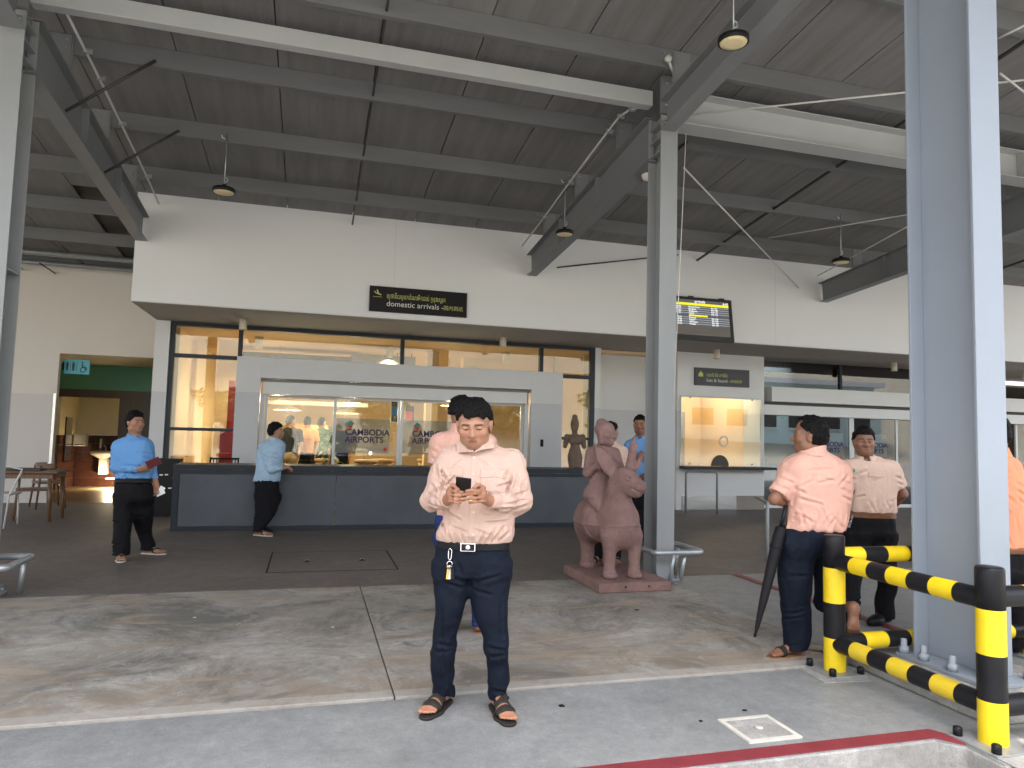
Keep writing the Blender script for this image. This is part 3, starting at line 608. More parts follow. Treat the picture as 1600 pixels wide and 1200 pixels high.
# wind-bracing rods of the right-hand bay
def rod(p0, p1, r=0.011, name='brace_rod', m='conduit'): MB().tube([p0, p1], r, 6).build(name, m, cn)
rod((3.62, 6.62, roofz(6.5)-0.52), at_roof(1600, 125, 0.45)); rod(at_roof(1068, 262, 0.55), atY(1248, 450, FY-0.01)); rod(at_roof(1560, 60, 0.5), at_roof(1600, 40, 0.5)); rod(at_roof(1563, 115, 0.5), at_roof(1640, 175, 0.5))
rod(atY(870, 418, FY-0.01), atY(1060, 398, FY-0.25), 0.012, m='dark_rod')
rod(atY(1278, 431, FY-0.01), at_roof(1425, 350, 0.4)); rod(at_roof(1200, 372, 0.3), at_roof(1420, 335, 0.3), 0.008)
# conduits running down the slope
def conduit(px, drop, r=0.013, ends=None, name='conduit_pipe'):
    pts = [at_roof(x, y, drop) for x, y in px]
    if ends is not None: pts.append(ends)
    c = MB().tube(pts, r, 8).build(name, 'conduit', cn)
    for p in pts[1:-1]: MB().box(p[0]-0.02, p[0]+0.06, p[1]-0.012, p[1]+0.012, p[2]-0.02, p[2]+0.025).build('pipe_clip', 'galv', c)
conduit([(103, 18), (134, 80), (155, 122), (189, 193), (229, 275)], 0.21, ends=atY(248, 318, FY-0.012))
conduit([(1012, 165), (985, 171), (968, 182), (950, 205), (890, 285), (850, 340)], 0.26, ends=atY(816, 384, FY-0.012))
MB().tube([at_roof(1044, 92, 0.17), at_roof(1052, 115, 0.22)], 0.014, 8).lathe([(0.001, -0.02), (0.035, -0.02), (0.035, 0.02), (0.001, 0.02)], at_roof(1044, 92, 0.17), (0, 1, 0), 12).build('cable_box', 'conduit', cn)
rod(P(1072, 208, 7.3), P(1052, 640, 7.3), 0.005, 'earth_cable', 'conduit')
# thin cable looped under the left bay beams and pipes on the far left wall
for Y, dz, r in ((14.1, 0.17, 0.05), (14.45, 0.24, 0.04)):
    MB().tube([(-12, Y, roofz(Y)-dz), (-2.64, Y, roofz(Y)-dz)], r, 10).build('service_pipe', 'galv', cn)
for x, y, x2, y2 in ((25, 410, 35, 421), (62, 411, 86, 427), (97, 385, 138, 419)):
    rod(atY(x, y, 13.9), atY(x2, y2, WY-0.01), 0.014, 'pipe_hanger', 'dark_rod')

# ---------------------------------------------------------------- lamps hung from the purlins
def high_bay(label, x, y, xt, yt, Yp, dia):
    top = atY(xt, yt, Yp-0.02); top[2] = roofz(Yp)-0.12; c = atY(x, y, Yp-0.02); c[0] = top[0] = (c[0])
    L_ = thing('high_bay_lamp', label, 'lamp', c, 'high bay lamps under the canopy')
    r = dia/2
    MB().lathe([(0.001, 0.075), (0.03, 0.075), (0.035, 0.034), (r*0.85, 0.032), (r, 0.022), (r, -0.022), (r*0.93, -0.026), (r*0.9, -0.014), (0.001, -0.014)], c, n=28).build('housing', 'black_plastic', L_)
    MB().lathe([(0.001, -0.0145), (r*0.895, -0.0145), (r*0.86, -0.026), (r*0.5, -0.032), (0.001, -0.034)], c, n=28).build('lens', 'lamp_lens', L_)
    MB().tube([c+[0, 0, 0.09], top], 0.007, 6).build('drop_rod', 'galv', L_)
    MB().tube([c+[0.0, 0, 0.10], c+[0.035, 0, 0.125], c+[0.03, 0, 0.16], c+[0, 0, 0.17]], 0.008, 6).build('eye_hook', 'galv', L_)
    MB().tube([top+[-0.02, 0, -0.06], top+[-0.05, 0, -0.05], top+[-0.06, 0, -0.02]], 0.01, 6).build('cable_gland', 'conduit', L_)
high_bay('dark disc high bay lamp hanging above the left end of the white fascia', 350, 298, 354, 200, 9.08, 0.27)
high_bay('dark disc high bay lamp hanging against the sloping rafter', 882, 364, 886, 290, 9.08, 0.25)
high_bay('dark disc high bay lamp with cream lens hanging high by the column head', 1146, 63, 1143, 0, 4.91, 0.25)
high_bay('dark disc high bay lamp hanging beside the short rafter stub', 1314, 408, 1310, 335, 9.08, 0.27)
gl_ = MB().lathe([(0.001, -0.09), (0.06, -0.075), (0.09, 0), (0.075, 0.06), (0.03, 0.085), (0.001, 0.09)], P(1013, 271, 7.95), (0, 0, 1), 16).build('globe_lamp', 'porcelain', None, P(1013, 271, 7.95))
tag(gl_, 'white globe lamp peeping out behind the middle steel column', 'lamp')
# ---------------------------------------------------------------- soffit downlights
for i, (x, y, lb) in enumerate(((380, 506, 'cream can downlight above the left end of the glazing'), (786, 534, 'cream can downlight between the arrivals sign and the steel column'), (1120, 553, 'cream can downlight above the lost and found sign'), (1397, 573, 'cream can downlight above the right-hand sliding doors'), (1602, 585, 'cream can downlight right of the outer column'))):
    d_ = ray(x, y); c = CAM+d_*((SZ-0.10-CAM[2])/d_[2]); L_ = thing('downlight', lb, 'lamp', (c[0], c[1], SZ-0.20), 'cream can downlights under the soffit')
    MB().lathe([(0.045, SZ-0.19), (0.055, SZ-0.20), (0.062, SZ-0.19), (0.062, SZ-0.0125), (0.001, SZ-0.0125)], (c[0], c[1], 0), n=20).build('can', 'cream_lamp', L_)
    MB().lathe([(0.001, SZ-0.182), (0.05, SZ-0.182), (0.05, SZ-0.178), (0.001, SZ-0.178)], (c[0], c[1], 0), n=16).build('lens', 'lamp_lens', L_)
# ---------------------------------------------------------------- black and yellow column guard
bg_ = thing('column_guard', 'black and yellow striped tubular steel guard around the outer column', 'barrier', (3.29, 2.78, 0))
PA, PB, PC, PD = np.array([3.29, 3.87, 0.0]), np.array([3.29, 2.78, 0.0]), np.array([4.95, 2.78, 0.0]), np.array([4.95, 3.87, 0.0])
def post(p):
    for i, (z0, z1, m) in enumerate(((0.016, 0.22, 'yellow_paint'), (0.22, 0.44, 'black_paint'), (0.44, 0.66, 'yellow_paint'), (0.66, 0.865, 'black_paint'))):
        pr = [(0.066, z0), (0.066, z1)] if i < 3 else [(0.066, z0), (0.066, z1-0.01), (0.062, z1-0.003), (0.056, z1), (0.001, z1+0.003)]
        MB().lathe(pr, p, n=28, close=(i == 3)).build('post_band', m, bg_)
    pl = MB().box(p[0]-0.135, p[0]+0.135, p[1]-0.135, p[1]+0.135, 0.003, 0.0165).build('base_plate', 'bolt_steel', bg_, bevel=0.002)
    for sx in (-1, 1):
        for sy in (-1, 1):
            MB().lathe([(0.001, 0.0165), (0.022, 0.0165), (0.022, 0.055), (0.016, 0.06), (0.001, 0.062)], p+[sx*0.105, sy*0.105, 0], n=8).build('anchor_bolt', 'black_plastic', pl)
for p in (PA, PB, PC, PD): post(p)
def rail(a, b, z, r=0.052, n=7, worn=False, first=1):
    L = np.linalg.norm(b-a); t = (b-a)/L; a2 = a+t*0.03+[0, 0, z]; seg = (L-0.06)/n
    for i in range(n):
        blk = (i % 2 == 0) if first else (i % 2 == 1)
        MB().tube([a2+t*seg*i, a2+t*seg*(i+0.5), a2+t*seg*(i+1)], r, 20, caps=False).build('rail_band', 'black_paint' if blk else ('yellow_worn' if worn else 'yellow_paint'), bg_)
rail(PA, PB, 0.70); rail(PA, PB, 0.185, worn=True); rail(PA, PD, 0.735, n=9, first=0); rail(PA, PD, 0.185, n=9); rail(PB, PC, 0.715, n=9); rail(PB, PC, 0.185, n=9); rail(PC, PD, 0.70); rail(PC, PD, 0.185)
for p, s in ((PA, 0.20),):
    o = MB().prism([(p[0]-0.22, p[1]-0.17), (p[0]+0.1, p[1]-0.20), (p[0]+0.16, p[1]-0.05), (p[0]+0.15, p[1]+0.18), (p[0]-0.18, p[1]+0.18)], 0.0022, 0.0065).build('mortar_pad', 'kerb_concrete', bg_)
MB().box(3.16, 3.50, 2.52, 2.93, 0.0022, 0.0075).build('mortar_pad', 'kerb_concrete', bg_)

# galvanised bump rails round the inner columns
def bump_rail(label, X, m='galv'):
    t = thing('bump_rail', label, 'guard rail', (X, 6.6, 0.012), 'galvanised rails round the column feet'); z = 0.31
    x0, x1, y0, y1 = X-0.17, X+0.37, 6.50, 7.05
    c = 0.06; pts = []
    for (cx, cy, a0) in ((x0+c, y0+c, 180), (x1-c, y0+c, 270), (x1-c, y1-c, 0), (x0+c, y1-c, 90)):
        for k in range(5): pts.append((cx+c*math.cos(R(a0+k*22.5)), cy+c*math.sin(R(a0+k*22.5)), z))
    pts.append(pts[0]); MB().tube(pts, 0.028, 12, caps=False).build('rail', m, t)
    for x, y in ((X+0.04, y0), (X+0.20, y0+0.06), (x1-0.03, y1-0.1), (x0+0.03, y1-0.1)):
        MB().tube([(x, y+0.0, z-0.02), (x-0.03, y+0.03, 0.016)], 0.02, 8).build('leg', m, t)
bump_rail('galvanised tube bump rail round the foot of the column behind the bull statue', 3.55)
bump_rail('galvanised tube bump rail round the column beyond the dining table', -2.62)

# ---------------------------------------------------------------- information counter
ct = thing('counter', 'long dark grey panelled counter in front of the arrivals doors', 'counter', (1.4, 10.9, 0.012))
CX0, CX1, CY = -1.80, 4.70, 10.70
MB().box(CX0, CX1, CY, CY+0.62, 0.86, 0.93).build('counter_top', 'counter_dark', ct, bevel=0.004)
MB().box(CX0+0.003, CX1-0.003, CY+0.003, CY+0.02, 0.80, 0.858).build('top_rail', 'counter_dark', ct)
MB().box(CX0+0.003, CX1-0.003, CY+0.003, CY+0.05, 0.014, 0.075).build('bottom_rail', 'counter_dark', ct)
for x in (CX0+0.003, CX1-0.083): MB().box(x, x+0.08, CY+0.0025, CY+0.60, 0.0765, 0.7985).build('end_stile', 'counter_dark', ct)
for i in range(3):
    a = CX0+0.086+i*2.112; MB().box(a, a+2.106, CY+0.012, CY+0.04, 0.078, 0.797).build('front_panel', 'counter_panel', ct, bevel=0.003)
bn = thing('black_stand', 'narrow black metal stand with white stickers at the left end of the counter', 'stand', (-2.2, 12.5, 0.012))
MB().box(-2.36, -2.02, 12.5, 12.9, 0.014, 0.93).build('cabinet', 'black_plastic', bn, bevel=0.006)
for x, z in ((-2.30, 0.66), (-2.22, 0.665), (-2.10, 0.62), (-2.16, 0.45), (-2.26, 0.40)): MB().box(x, x+0.05, 12.4965, 12.4985, z, z+0.02).build('sticker', 'print_white', bn)
st = MB().box(-2.78, -2.42, 12.75, 13.15, 0.013, 0.36); lb = thing('white_box', 'low white floor box with a latch against the white pier', 'box', (-2.6, 12.9, 0.012)); st.build('case', 'alu_white', lb, bevel=0.006)
MB().box(-2.50, -2.43, 12.735, 12.748, 0.26, 0.30).build('latch', 'galv', lb)

# ---------------------------------------------------------------- signs
U, V = (1, 0, 0), (0, 0, 1)
s1 = thing('arrivals_sign', 'black wall sign with yellow green lettering reading domestic arrivals', 'sign', (1.6, FY-0.03, 3.38))
q0 = atY(578, 448, FY-0.05); q1 = atY(729, 497.5, FY-0.05); sx0, sx1, sz0, sz1 = q0[0], q1[0], 3.375, 3.785
MB().box(sx0, sx1, FY-0.05, FY-0.006, sz0, sz1).build('board', 'sign_black', s1, bevel=0.003)
hh = sz1-sz0; yb = FY-0.0515
text_mesh('lettering', 'ស្ថានីយអ្នកដំណើរមកដល់ ក្នុងស្រុក', 0.108, (sx0+0.27, yb, sz0+hh*0.545), U, V, 'sign_ink', s1, thick=0.001, font_scale_x=0.62)
text_mesh('lettering', 'domestic arrivals - ', 0.125, (sx0+0.27, yb, sz0+hh*0.235), U, V, 'sign_ink_white', s1, thick=0.001)
text_mesh('lettering', '国内到达', 0.082, (sx0+1.24 if False else sx0+1.20, yb, sz0+hh*0.25), U, V, 'sign_ink', s1, thick=0.001)
pl_ = MB().extr([(0, 0.075), (0.018, 0.08), (0.03, 0.062), (0.055, 0.053), (0.045, 0.10), (0.06, 0.105), (0.085, 0.045), (0.118, 0.034), (0.125, 0.024), (0.112, 0.016), (0.025, 0.045)], (sx0+0.065, yb-0.001, sz0+hh*0.60), U, V, (0, 0.0005, 0)); pl_.box(sx0+0.055, sx0+0.19, yb-0.001, yb-0.0005, sz0+hh*0.565, sz0+hh*0.58); pl_.build('aeroplane_icon', 'sign_ink', s1)
s2 = thing('lost_found_sign', 'dark wall sign reading lost and found above the booth window', 'sign', (8.3, BY-0.03, 2.58))
q0 = atY(1086, 574, BY-0.04); q1 = atY(1171, 606, BY-0.04); a0, a1, c0, c1 = q0[0], q1[0], 2.585, 2.955
mat('sign_grey', (0.022, 0.025, 0.027), 0.4, 0.05, 4); MB().box(a0, a1, BY-0.04, BY-0.003, c0, c1).build('board', 'sign_grey', s2, bevel=0.003)
hh = c1-c0; yb = BY-0.0415
text_mesh('lettering', 'កន្លែង និង បាត់ឥវ៉ាន់', 0.10, (a0+0.27, yb, c0+hh*0.52), U, V, 'sign_ink', s2, thick=0.001, font_scale_x=0.60)
text_mesh('lettering', 'lost & found - ', 0.10, (a0+0.27, yb, c0+hh*0.22), U, V, 'sign_ink_white', s2, thick=0.001)
text_mesh('lettering', '失物招领', 0.07, (a0+0.84, yb, c0+hh*0.23), U, V, 'sign_ink', s2, thick=0.001)
MB().box(a0+0.08, a0+0.19, yb-0.001, yb-0.0005, c0+hh*0.50, c0+hh*0.68).box(a0+0.095, a0+0.175, yb-0.001, yb-0.0005, c0+hh*0.68, c0+hh*0.73).box(a0+0.125, a0+0.145, yb-0.001, yb-0.0005, c0+hh*0.73, c0+hh*0.82).build('bag_icon', 'sign_ink', s2)
s3 = thing('toilet_sign', 'small blue projecting toilet sign with figures and wheelchair symbol', 'sign', (-4.25, WY, 2.36))
MB().box(-4.475, -4.05, WY+0.20, WY+0.23, 2.38, 2.655).build('board', 'toilet_blue', s3, bevel=0.003)
MB().box(-4.499, -4.476, WY+0.205, WY+0.225, 2.45, 2.60).build('bracket', 'black_plastic', s3)
ic = MB(); yb = WY+0.1985
for x in (-4.42, -4.32): ic.lathe([(0.001, 0), (0.016, 0), (0.001, 0.0005)], (x, yb, 2.60), (0, -1, 0), 12).extr([(-0.025, 0.06), (0.025, 0.06), (0.02, -0.02), (0.016, -0.08), (-0.016, -0.08), (-0.02, -0.02)], (x, yb, 2.52), U, V, (0, -0.0005, 0))
for x in (-4.37, -4.265): ic.box(x-0.004, x+0.004, yb-0.0005, yb, 2.43, 2.615)
ic.lathe([(0.036, 0), (0.05, 0), (0.05, 0.0005), (0.036, 0.0005)], (-4.16, yb, 2.465), (0, -1, 0), 20, close=False).lathe([(0.001, 0), (0.015, 0), (0.001, 0.0005)], (-4.175, yb, 2.605), (0, -1, 0), 12)
ic.extr([(-0.012, 0.08), (0.012, 0.08), (0.012, 0.03), (0.06, 0.03), (0.085, -0.03), (0.07, -0.04), (0.05, 0.012), (-0.012, 0.012)], (-4.17, yb, 2.50), U, V, (0, -0.0005, 0))
mat('sign_navy', (0.012, 0.035, 0.06), 0.5, 0.05, 4); ic.build('pictograms', 'sign_navy', s3)

# arrivals monitor
tv = thing('arrivals_monitor', 'wall mounted flat monitor listing flights beside the middle column', 'monitor', (6.7, 11.2, 3.3))
T0 = atY(1044, 456, 11.22); T1 = atY(1145, 463, 11.22); T2 = atY(1139, 534, 11.17)
tu = (T1-T0)/np.linalg.norm(T1-T0); tw_, th_ = 1.32, 0.80; to = np.array([6.03, 11.26, 4.03]); tu = np.array([0.999, 0.0, 0.0]); tvv = np.array([0, 0.14, 0.99]); tvv /= np.linalg.norm(tvv); tn = np.cross(tu, tvv)   # tn points to the road
def tvbox(u0, u1, v0, v1, d0, d1, name, m, par=None):
    c = to+tu*(u0+u1)/2-tvv*(v0+v1)/2+tn*(d0+d1)/2; return MB().obox(c, tu*(u1-u0)/2, tvv*(v1-v0)/2, tn*(d1-d0)/2).build(name, m, par or tv, bevel=0.004 if name == 'bezel' else 0)
mat('screen_dark', (0.02, 0.02, 0.025), 0.2, 0.05, 3, emit=(0.16, 0.17, 0.18), estr=0.12)
mat('screen_row', (0.1, 0.1, 0.1), 0.3, 0.02, 3, emit=(0.75, 0.78, 0.85), estr=0.06); mat('screen_white', (0.2, 0.2, 0.2), 0.3, 0.02, 3, emit=(1, 1, 1), estr=0.26)
mat('screen_yellow', (0.2, 0.2, 0.02), 0.3, 0.02, 3, emit=(1.0, 0.92, 0.02), estr=0.17); mat('bezel_grey', (0.045, 0.043, 0.042), 0.35, 0.08, 4)
tvbox(0, tw_, 0, th_, -0.07, 0, 'bezel', 'bezel_grey')
scn = tvbox(0.06, tw_-0.075, 0.055, th_-0.085, 0.0005, 0.002, 'screen', 'screen_dark')
tvbox(0.06, tw_-0.075, 0.115, 0.16, 0.0025, 0.0035, 'header_bar', 'screen_yellow', scn)
for i in range(9):
    v = 0.175+i*0.040
    if i == 4: tvbox(0.42, 0.80, v, v+0.03, 0.0025, 0.0035, 'notice_row', 'screen_yellow', scn); continue
    tvbox(0.06, tw_-0.075, v+0.002, v+0.019, 0.0022, 0.003, 'table_row', 'screen_row', scn)
cities = ('Phnom Penh', 'Bangkok', 'Singapore', 'Hanoi', '', 'Danang', 'Saigon', 'Vientiane', 'Phuket')
def tvtext(s_, size, u_, v_, m='screen_white'): text_mesh('screen_text', s_, size, to+tu*u_-tvv*v_+tn*0.004, tu, tvv, m, tv, thick=0.0)
for i, cname in enumerate(cities):
    v = 0.205+i*0.040
    if cname: tvtext(cname, 0.045, 0.42, v); tvtext('%02d:%02d' % (8+i, (i*17) % 60), 0.045, 0.17, v); tvtext('K6 %d' % (101+i*7), 0.045, 0.88, v)
tvtext('arrivals', 0.075, 0.55, 0.105); tvtext('6:41', 0.07, 1.13, 0.115)
tvbox(0.06, tw_-0.075, 0.54, th_-0.088, 0.0022, 0.003, 'footer_panel', 'shop_grey', scn)
for u_ in (0.45, 1.08): tvbox(u_, u_+0.10, -0.025, 0.0, -0.05, -0.01, 'hanger', 'bezel_grey')
MB().box(6.5, 6.9, 11.33, 11.398, 3.5, 3.9).build('wall_bracket', 'bezel_grey', tv)

# booth rail
br = thing('booth_rail', 'dark tubular queue rail in front of the lost and found shelf', 'rail', (7.4, 12.55, 0.012))
a_ = ground(1072, 800, 0.012); b_ = ground(1104, 806, 0.012)
MB().tube([(7.22, 12.62, 0.012), (7.22, 12.62, 0.78), (7.25, 12.60, 0.82), (7.72, 12.36, 0.82), (7.75, 12.34, 0.78), (7.75, 12.34, 0.012)], 0.022, 10).build('rail', 'steel_grey', br)
gp = thing('door_guide_rail', 'grey upright guide rail post beside the right-hand sliding doors', 'rail', ground(1200, 868, 0.012))
_g = ground(1199, 876, 0.012); _t = P(1199, 786, _g@FH); MB().tube([_g, (_g[0], _g[1], _t[2]-0.03), (_g[0]+0.03, _g[1]+0.03, _t[2]), (_g[0]+0.4, _g[1]+0.8, _t[2])], 0.022, 10).build('rail', 'steel_light', gp)

# ---------------------------------------------------------------- dining set on the left
mat('chair_white', (0.62, 0.60, 0.56), 0.4, 0.05, 5)
tx, ty = -3.75, 12.15
tbl = thing('dining_table', 'brown wooden dining table with a dark tray on it', 'table', (tx-0.35, ty, 0.012), None)
MB().box(tx-1.0, tx+0.22, ty-0.36, ty+0.40, 0.72, 0.75).build('table_top', 'wood_brown', tbl, bevel=0.008)
MB().box(tx-0.92, tx+0.14, ty-0.28, ty+0.32, 0.64, 0.718).build('apron', 'wood_brown', tbl)
for x in (tx-0.92, tx+0.10):
    for y in (ty-0.26, ty+0.30): MB().tube([(x, y, 0.64), (x+(0.03 if x > tx-0.3 else -0.03), y, 0.013)], [0.032, 0.022], 10).build('leg', 'wood_brown', tbl)
ty_ = MB().box(tx-0.8, tx-0.05, ty-0.2, ty+0.15, 0.7505, 0.775).build('serving_tray', 'shop_dark', None, (tx-0.4, ty, 0.7505), bevel=0.004); tag(ty_, 'flat dark serving tray lying on the wooden dining table', 'tray')
def wood_chair(label, x, y, a, m='wood_brown'):
    c = thing('dining_chair', label, 'chair', (x, y, 0.012), 'wooden chairs at the dining table')
    ca, sa = math.cos(a), math.sin(a); f = lambda p, q, z: np.array([x+ca*p-sa*q, y+sa*p+ca*q, z])
    MB().obox(f(0, 0, 0.45), np.array([ca, sa, 0])*0.22, np.array([-sa, ca, 0])*0.21, (0, 0, 0.016)).build('seat', m, c, bevel=0.008)
    for p, q in ((-0.19, -0.18), (0.19, -0.18), (-0.19, 0.18), (0.19, 0.18)):
        top = 0.445 if q < 0 else 0.74
        MB().tube([f(p*0.95, q, top), f(p, q, 0.44), f(p*1.18, q*1.2, 0.013)], [0.016, 0.020, 0.014], 8).build('leg', m, c)
    bk = [f(0.26*math.sin(t), -0.02+0.22*math.cos(t), 0.74) for t in np.linspace(-1.5, 1.5, 11)]
    b = MB()
    for i in range(10):
        p0, p1 = bk[i], bk[i+1]; b.obox((p0+p1)/2, (p1-p0)/2*1.04, np.cross((p1-p0)/np.linalg.norm(p1-p0), (0, 0, 1))*0.011, (0, 0, 0.035))
    b.build('back_rail', m, c)
g0 = ground(62, 812, 0.012); g1 = ground(95, 795, 0.012)
wood_chair('curved back wooden chair at the near corner of the dining table', g0[0]-0.16, g0[1]+0.15, R(200)); wood_chair('curved back wooden chair on the toilet side of the dining table', g1[0]-0.25, g1[1]+0.15, R(120))
wc = thing('wire_chair', 'pale metal chair with crossed back bars half behind the left column', 'chair', ground(8, 826, 0.012)); g2 = ground(12, 826, 0.012)
for s in (0, 1):
    o = np.array([-0.05-0.40*s, 0.05*s, 0])
    MB().tube([g2+o, g2+o+[0.02, 0.05, 0.44], g2+o+[0.12, 0.02, 0.68], g2+o+[0.17, 0.0, 0.80], g2+o+[0.0, 0.02, 0.84]], 0.013, 8).build('side_frame', 'chair_white', wc)
    MB().tube([g2+o+[0, 0.48, 0], g2+o+[0.0, 0.42, 0.44]], 0.013, 8).build('leg', 'chair_white', wc)
    MB().tube([g2+o+[0.02, 0.05, 0.46], g2+o+[0.16, 0.02, 0.76]], 0.010, 8).build('back_brace', 'chair_white', wc)
MB().box(g2[0]-0.46, g2[0]-0.02, g2[1]+0.02, g2[1]+0.47, 0.45, 0.475).build('seat', 'chair_white', wc, bevel=0.006)

# ---------------------------------------------------------------- toilet fittings
sk = thing('wash_basin', 'white wall hung wash basin in the tiled toilet lobby', 'basin', (-3.9, 17.3, 0.5)); q = atY(152, 717, 18.25); bx = q[0]
MB().lathe([(0.05, 0.66), (0.10, 0.68), (0.25, 0.76), (0.28, 0.84), (0.26, 0.84), (0.20, 0.78), (0.001, 0.76)], (bx+0.12, 18.23, 0.0), n=24, close=False).build('bowl', 'porcelain', sk)
MB().box(bx+0.02, bx+0.20, 18.28, 18.47, 0.30, 0.67).build('pedestal', 'porcelain', sk, bevel=0.02)
MB().tube([(bx+0.12, 18.42, 0.84), (bx+0.12, 18.42, 0.96), (bx+0.12, 18.32, 0.97), (bx+0.12, 18.30, 0.94)], 0.014, 8).build('tap', 'steel_brushed', sk)
MB().tube([(bx+0.25, 18.4, 0.6), (bx+0.30, 18.4, 0.35), (bx+0.38, 18.48, 0.33)], 0.016, 8).build('waste_pipe', 'steel_brushed', sk)
mr = thing('mirror', 'narrow frameless wall mirror in the toilet lobby', 'mirror', (-5.19, 17.9, 0.6)); MB().box(-5.199, -5.187, 17.70, 18.12, 0.62, 1.58).build('plate', 'mirror', mr); MB().box(-5.2045, -5.183, 17.66, 17.699, 0.60, 1.60).build('edge', 'black_plastic', mr)
q = atY(125, 688, 18.38); ds = thing('towel_dispenser', 'white towel dispenser on the brown tiled wall', 'dispenser', q); MB().box(q[0]-0.12, q[0]+0.14, 18.30, 18.503, q[2]-0.13, q[2]+0.14).build('case', 'porcelain', ds, bevel=0.02); MB().box(q[0]-0.08, q[0]+0.10, 18.294, 18.299, q[2]-0.11, q[2]-0.09).build('slot', 'shop_dark', ds)
q = atY(158, 692, 18.45); sd_ = thing('soap_dispenser', 'slim steel soap dispenser above the wash basin', 'dispenser', q); MB().box(q[0]-0.03, q[0]+0.03, 18.42, 18.502, q[2]-0.12, q[2]+0.10).build('case', 'steel_brushed', sd_, bevel=0.01); MB().tube([(q[0], 18.43, q[2]-0.121), (q[0], 18.42, q[2]-0.15)], 0.01, 8).build('nozzle', 'steel_brushed', sd_)

# ---------------------------------------------------------------- lit lamps indoors
def lamp_light(par, loc, power, col, size=0.06, spot=None):
    l = bpy.data.lights.new('lamp_light', 'SPOT' if spot else 'POINT'); l.energy = power*1.0; l.color = col; l.shadow_soft_size = size
    if spot: l.spot_size = R(spot); l.spot_blend = 0.6
    o = bpy.data.objects.new('lamp_light', l); COL.objects.link(o); o.parent = par; o.location = np.array(loc)-np.array(root_loc(par)); return o
mat('bulb_glow', (1, 0.9, 0.7), 0.5, 0.0, 1, emit=(1.0, 0.84, 0.58), estr=9.0)
mat('shade_cream', (0.75, 0.66, 0.48), 0.5, 0.03, 3)
WARM = (1.0, 0.82, 0.54)
c = ground(208, 566, dz); rl = thing('recessed_light', 'lit round recessed ceiling light over the toilet doorway', 'lamp', c); MB().lathe([(0.001, -0.004), (0.085, -0.004), (0.085, -0.001), (0.001, -0.001)], c, n=20).build('lens', 'bulb_glow', rl); MB().lathe([(0.086, -0.006), (0.105, -0.003), (0.105, -0.0005)], c, n=20, close=False).build('trim', 'alu_white', rl); lamp_light(rl, c-[0, 0, 0.06], 11, WARM)
c = np.array([-4.3, 17.9, dz]); r2 = thing('recessed_light', 'lit round recessed ceiling light inside the tiled lobby', 'lamp', c); MB().lathe([(0.001, -0.004), (0.085, -0.004), (0.085, -0.001), (0.001, -0.001)], c, n=20).build('lens', 'bulb_glow', r2); MB().lathe([(0.086, -0.006), (0.105, -0.003), (0.105, -0.0005)], c, n=20, close=False).build('trim', 'alu_white', r2); lamp_light(r2, c-[0, 0, 0.06], 15, WARM)
def pendant(label, x, y, z, r=0.17, power=15):
    t = thing('pendant_lamp', label, 'lamp', (x, y, z), 'pendant lamps in the arrivals hall')
    MB().lathe([(0.02, z+0.14), (0.03, z+0.12), (r*0.6, z+0.07), (r, z)], (x, y, 0), n=20, close=False).build('shade', 'shade_cream', t)
    MB().lathe([(0.001, z-0.002), (0.06, z+0.02), (0.05, z+0.07), (0.001, z+0.08)], (x, y, 0), n=14).build('bulb', 'bulb_glow', t)
    MB().tube([(x, y, z+0.14), (x, y, 3.19)], 0.005, 6).build('cord', 'black_plastic', t); lamp_light(t, (x, y, z-0.09), power, WARM)
def can(label, x, y, z=3.0):
    t = thing('interior_downlight', label, 'lamp', (x, y, z), 'white can lamps on the hall ceiling')
    MB().lathe([(0.055, z+0.01), (0.065, z), (0.075, z+0.01), (0.075, 3.198), (0.001, 3.198)], (x, y, 0), n=18).build('can', 'cream_lamp', t)
    MB().lathe([(0.001, z+0.012), (0.054, z+0.012), (0.054, z+0.016), (0.001, z+0.016)], (x, y, 0), n=16).build('lens', 'bulb_glow', t); lamp_light(t, (x, y, z-0.02), 20, WARM, 0.05, 150)
for x, y, Y, lb in ((404, 543, 14.2, 'behind the left clerestory pane'), (609, 551, 14.6, 'behind the middle of the clerestory'), (790, 570, 14.4, 'behind the right clerestory pane')):
    q = atY(x, y, Y); can('white can lamp on the hall ceiling '+lb, q[0], Y, 2.98)
for x, y, Y, lb in ((434, 618, 15.5, 'highest pendant lamp over the shop seen through the left door'), (449, 641, 17.5, 'wide pendant lamp over the shop counter behind the left door'), (552, 630, 16.0, 'pendant lamp seen through the middle door above the airport logo'), (540, 646, 18.0, 'wide far pendant lamp behind the middle door'), (700, 634, 16.0, 'pendant lamp half hidden by the standing men')):
    q = atY(x, y, Y); pendant(lb, q[0], Y, q[2], 0.17 if Y < 17 else 0.32)

# ---------------------------------------------------------------- arrivals hall interior
struct(MB().box(-2.38, 7.2, GY+0.08, 22.0, 0.0135, 0.020).build('hall_floor', 'floor_warm'))
hb = tb
MB().box(-2.38, 7.2, 21.9, 22.0, 0.02, 3.2).build('hall_back_wall', 'warm_wall', hb)
MB().box(-2.395, -2.30, GY+0.26, 21.89, 0.02, 3.2).build('hall_side_wall', 'warm_wall', hb); MB().box(7.12, 7.2, GY+0.62, 21.89, 0.02, 3.2).build('hall_side_wall', 'warm_wall', hb)
MB().box(5.51, 7.11, GY+0.61, GY+0.66, 0.02, 3.2).build('hall_side_wall', 'warm_wall', hb)
MB().box(-2.38, 7.2, GY+0.10, 22, 3.20, 3.255).build('hall_ceiling', 'warm_ceiling', hb)
MB().box(-1.85, -1.45, 15.2, 15.6, 0.02, 3.198).build('hall_column', 'warm_wall', hb); MB().box(3.3, 3.6, 15.8, 16.1, 0.02, 3.198).build('hall_column', 'warm_wall', hb); MB().box(2.35, 2.6, 15.0, 15.25, 0.02, 3.198).build('hall_column', 'warm_wall', hb)
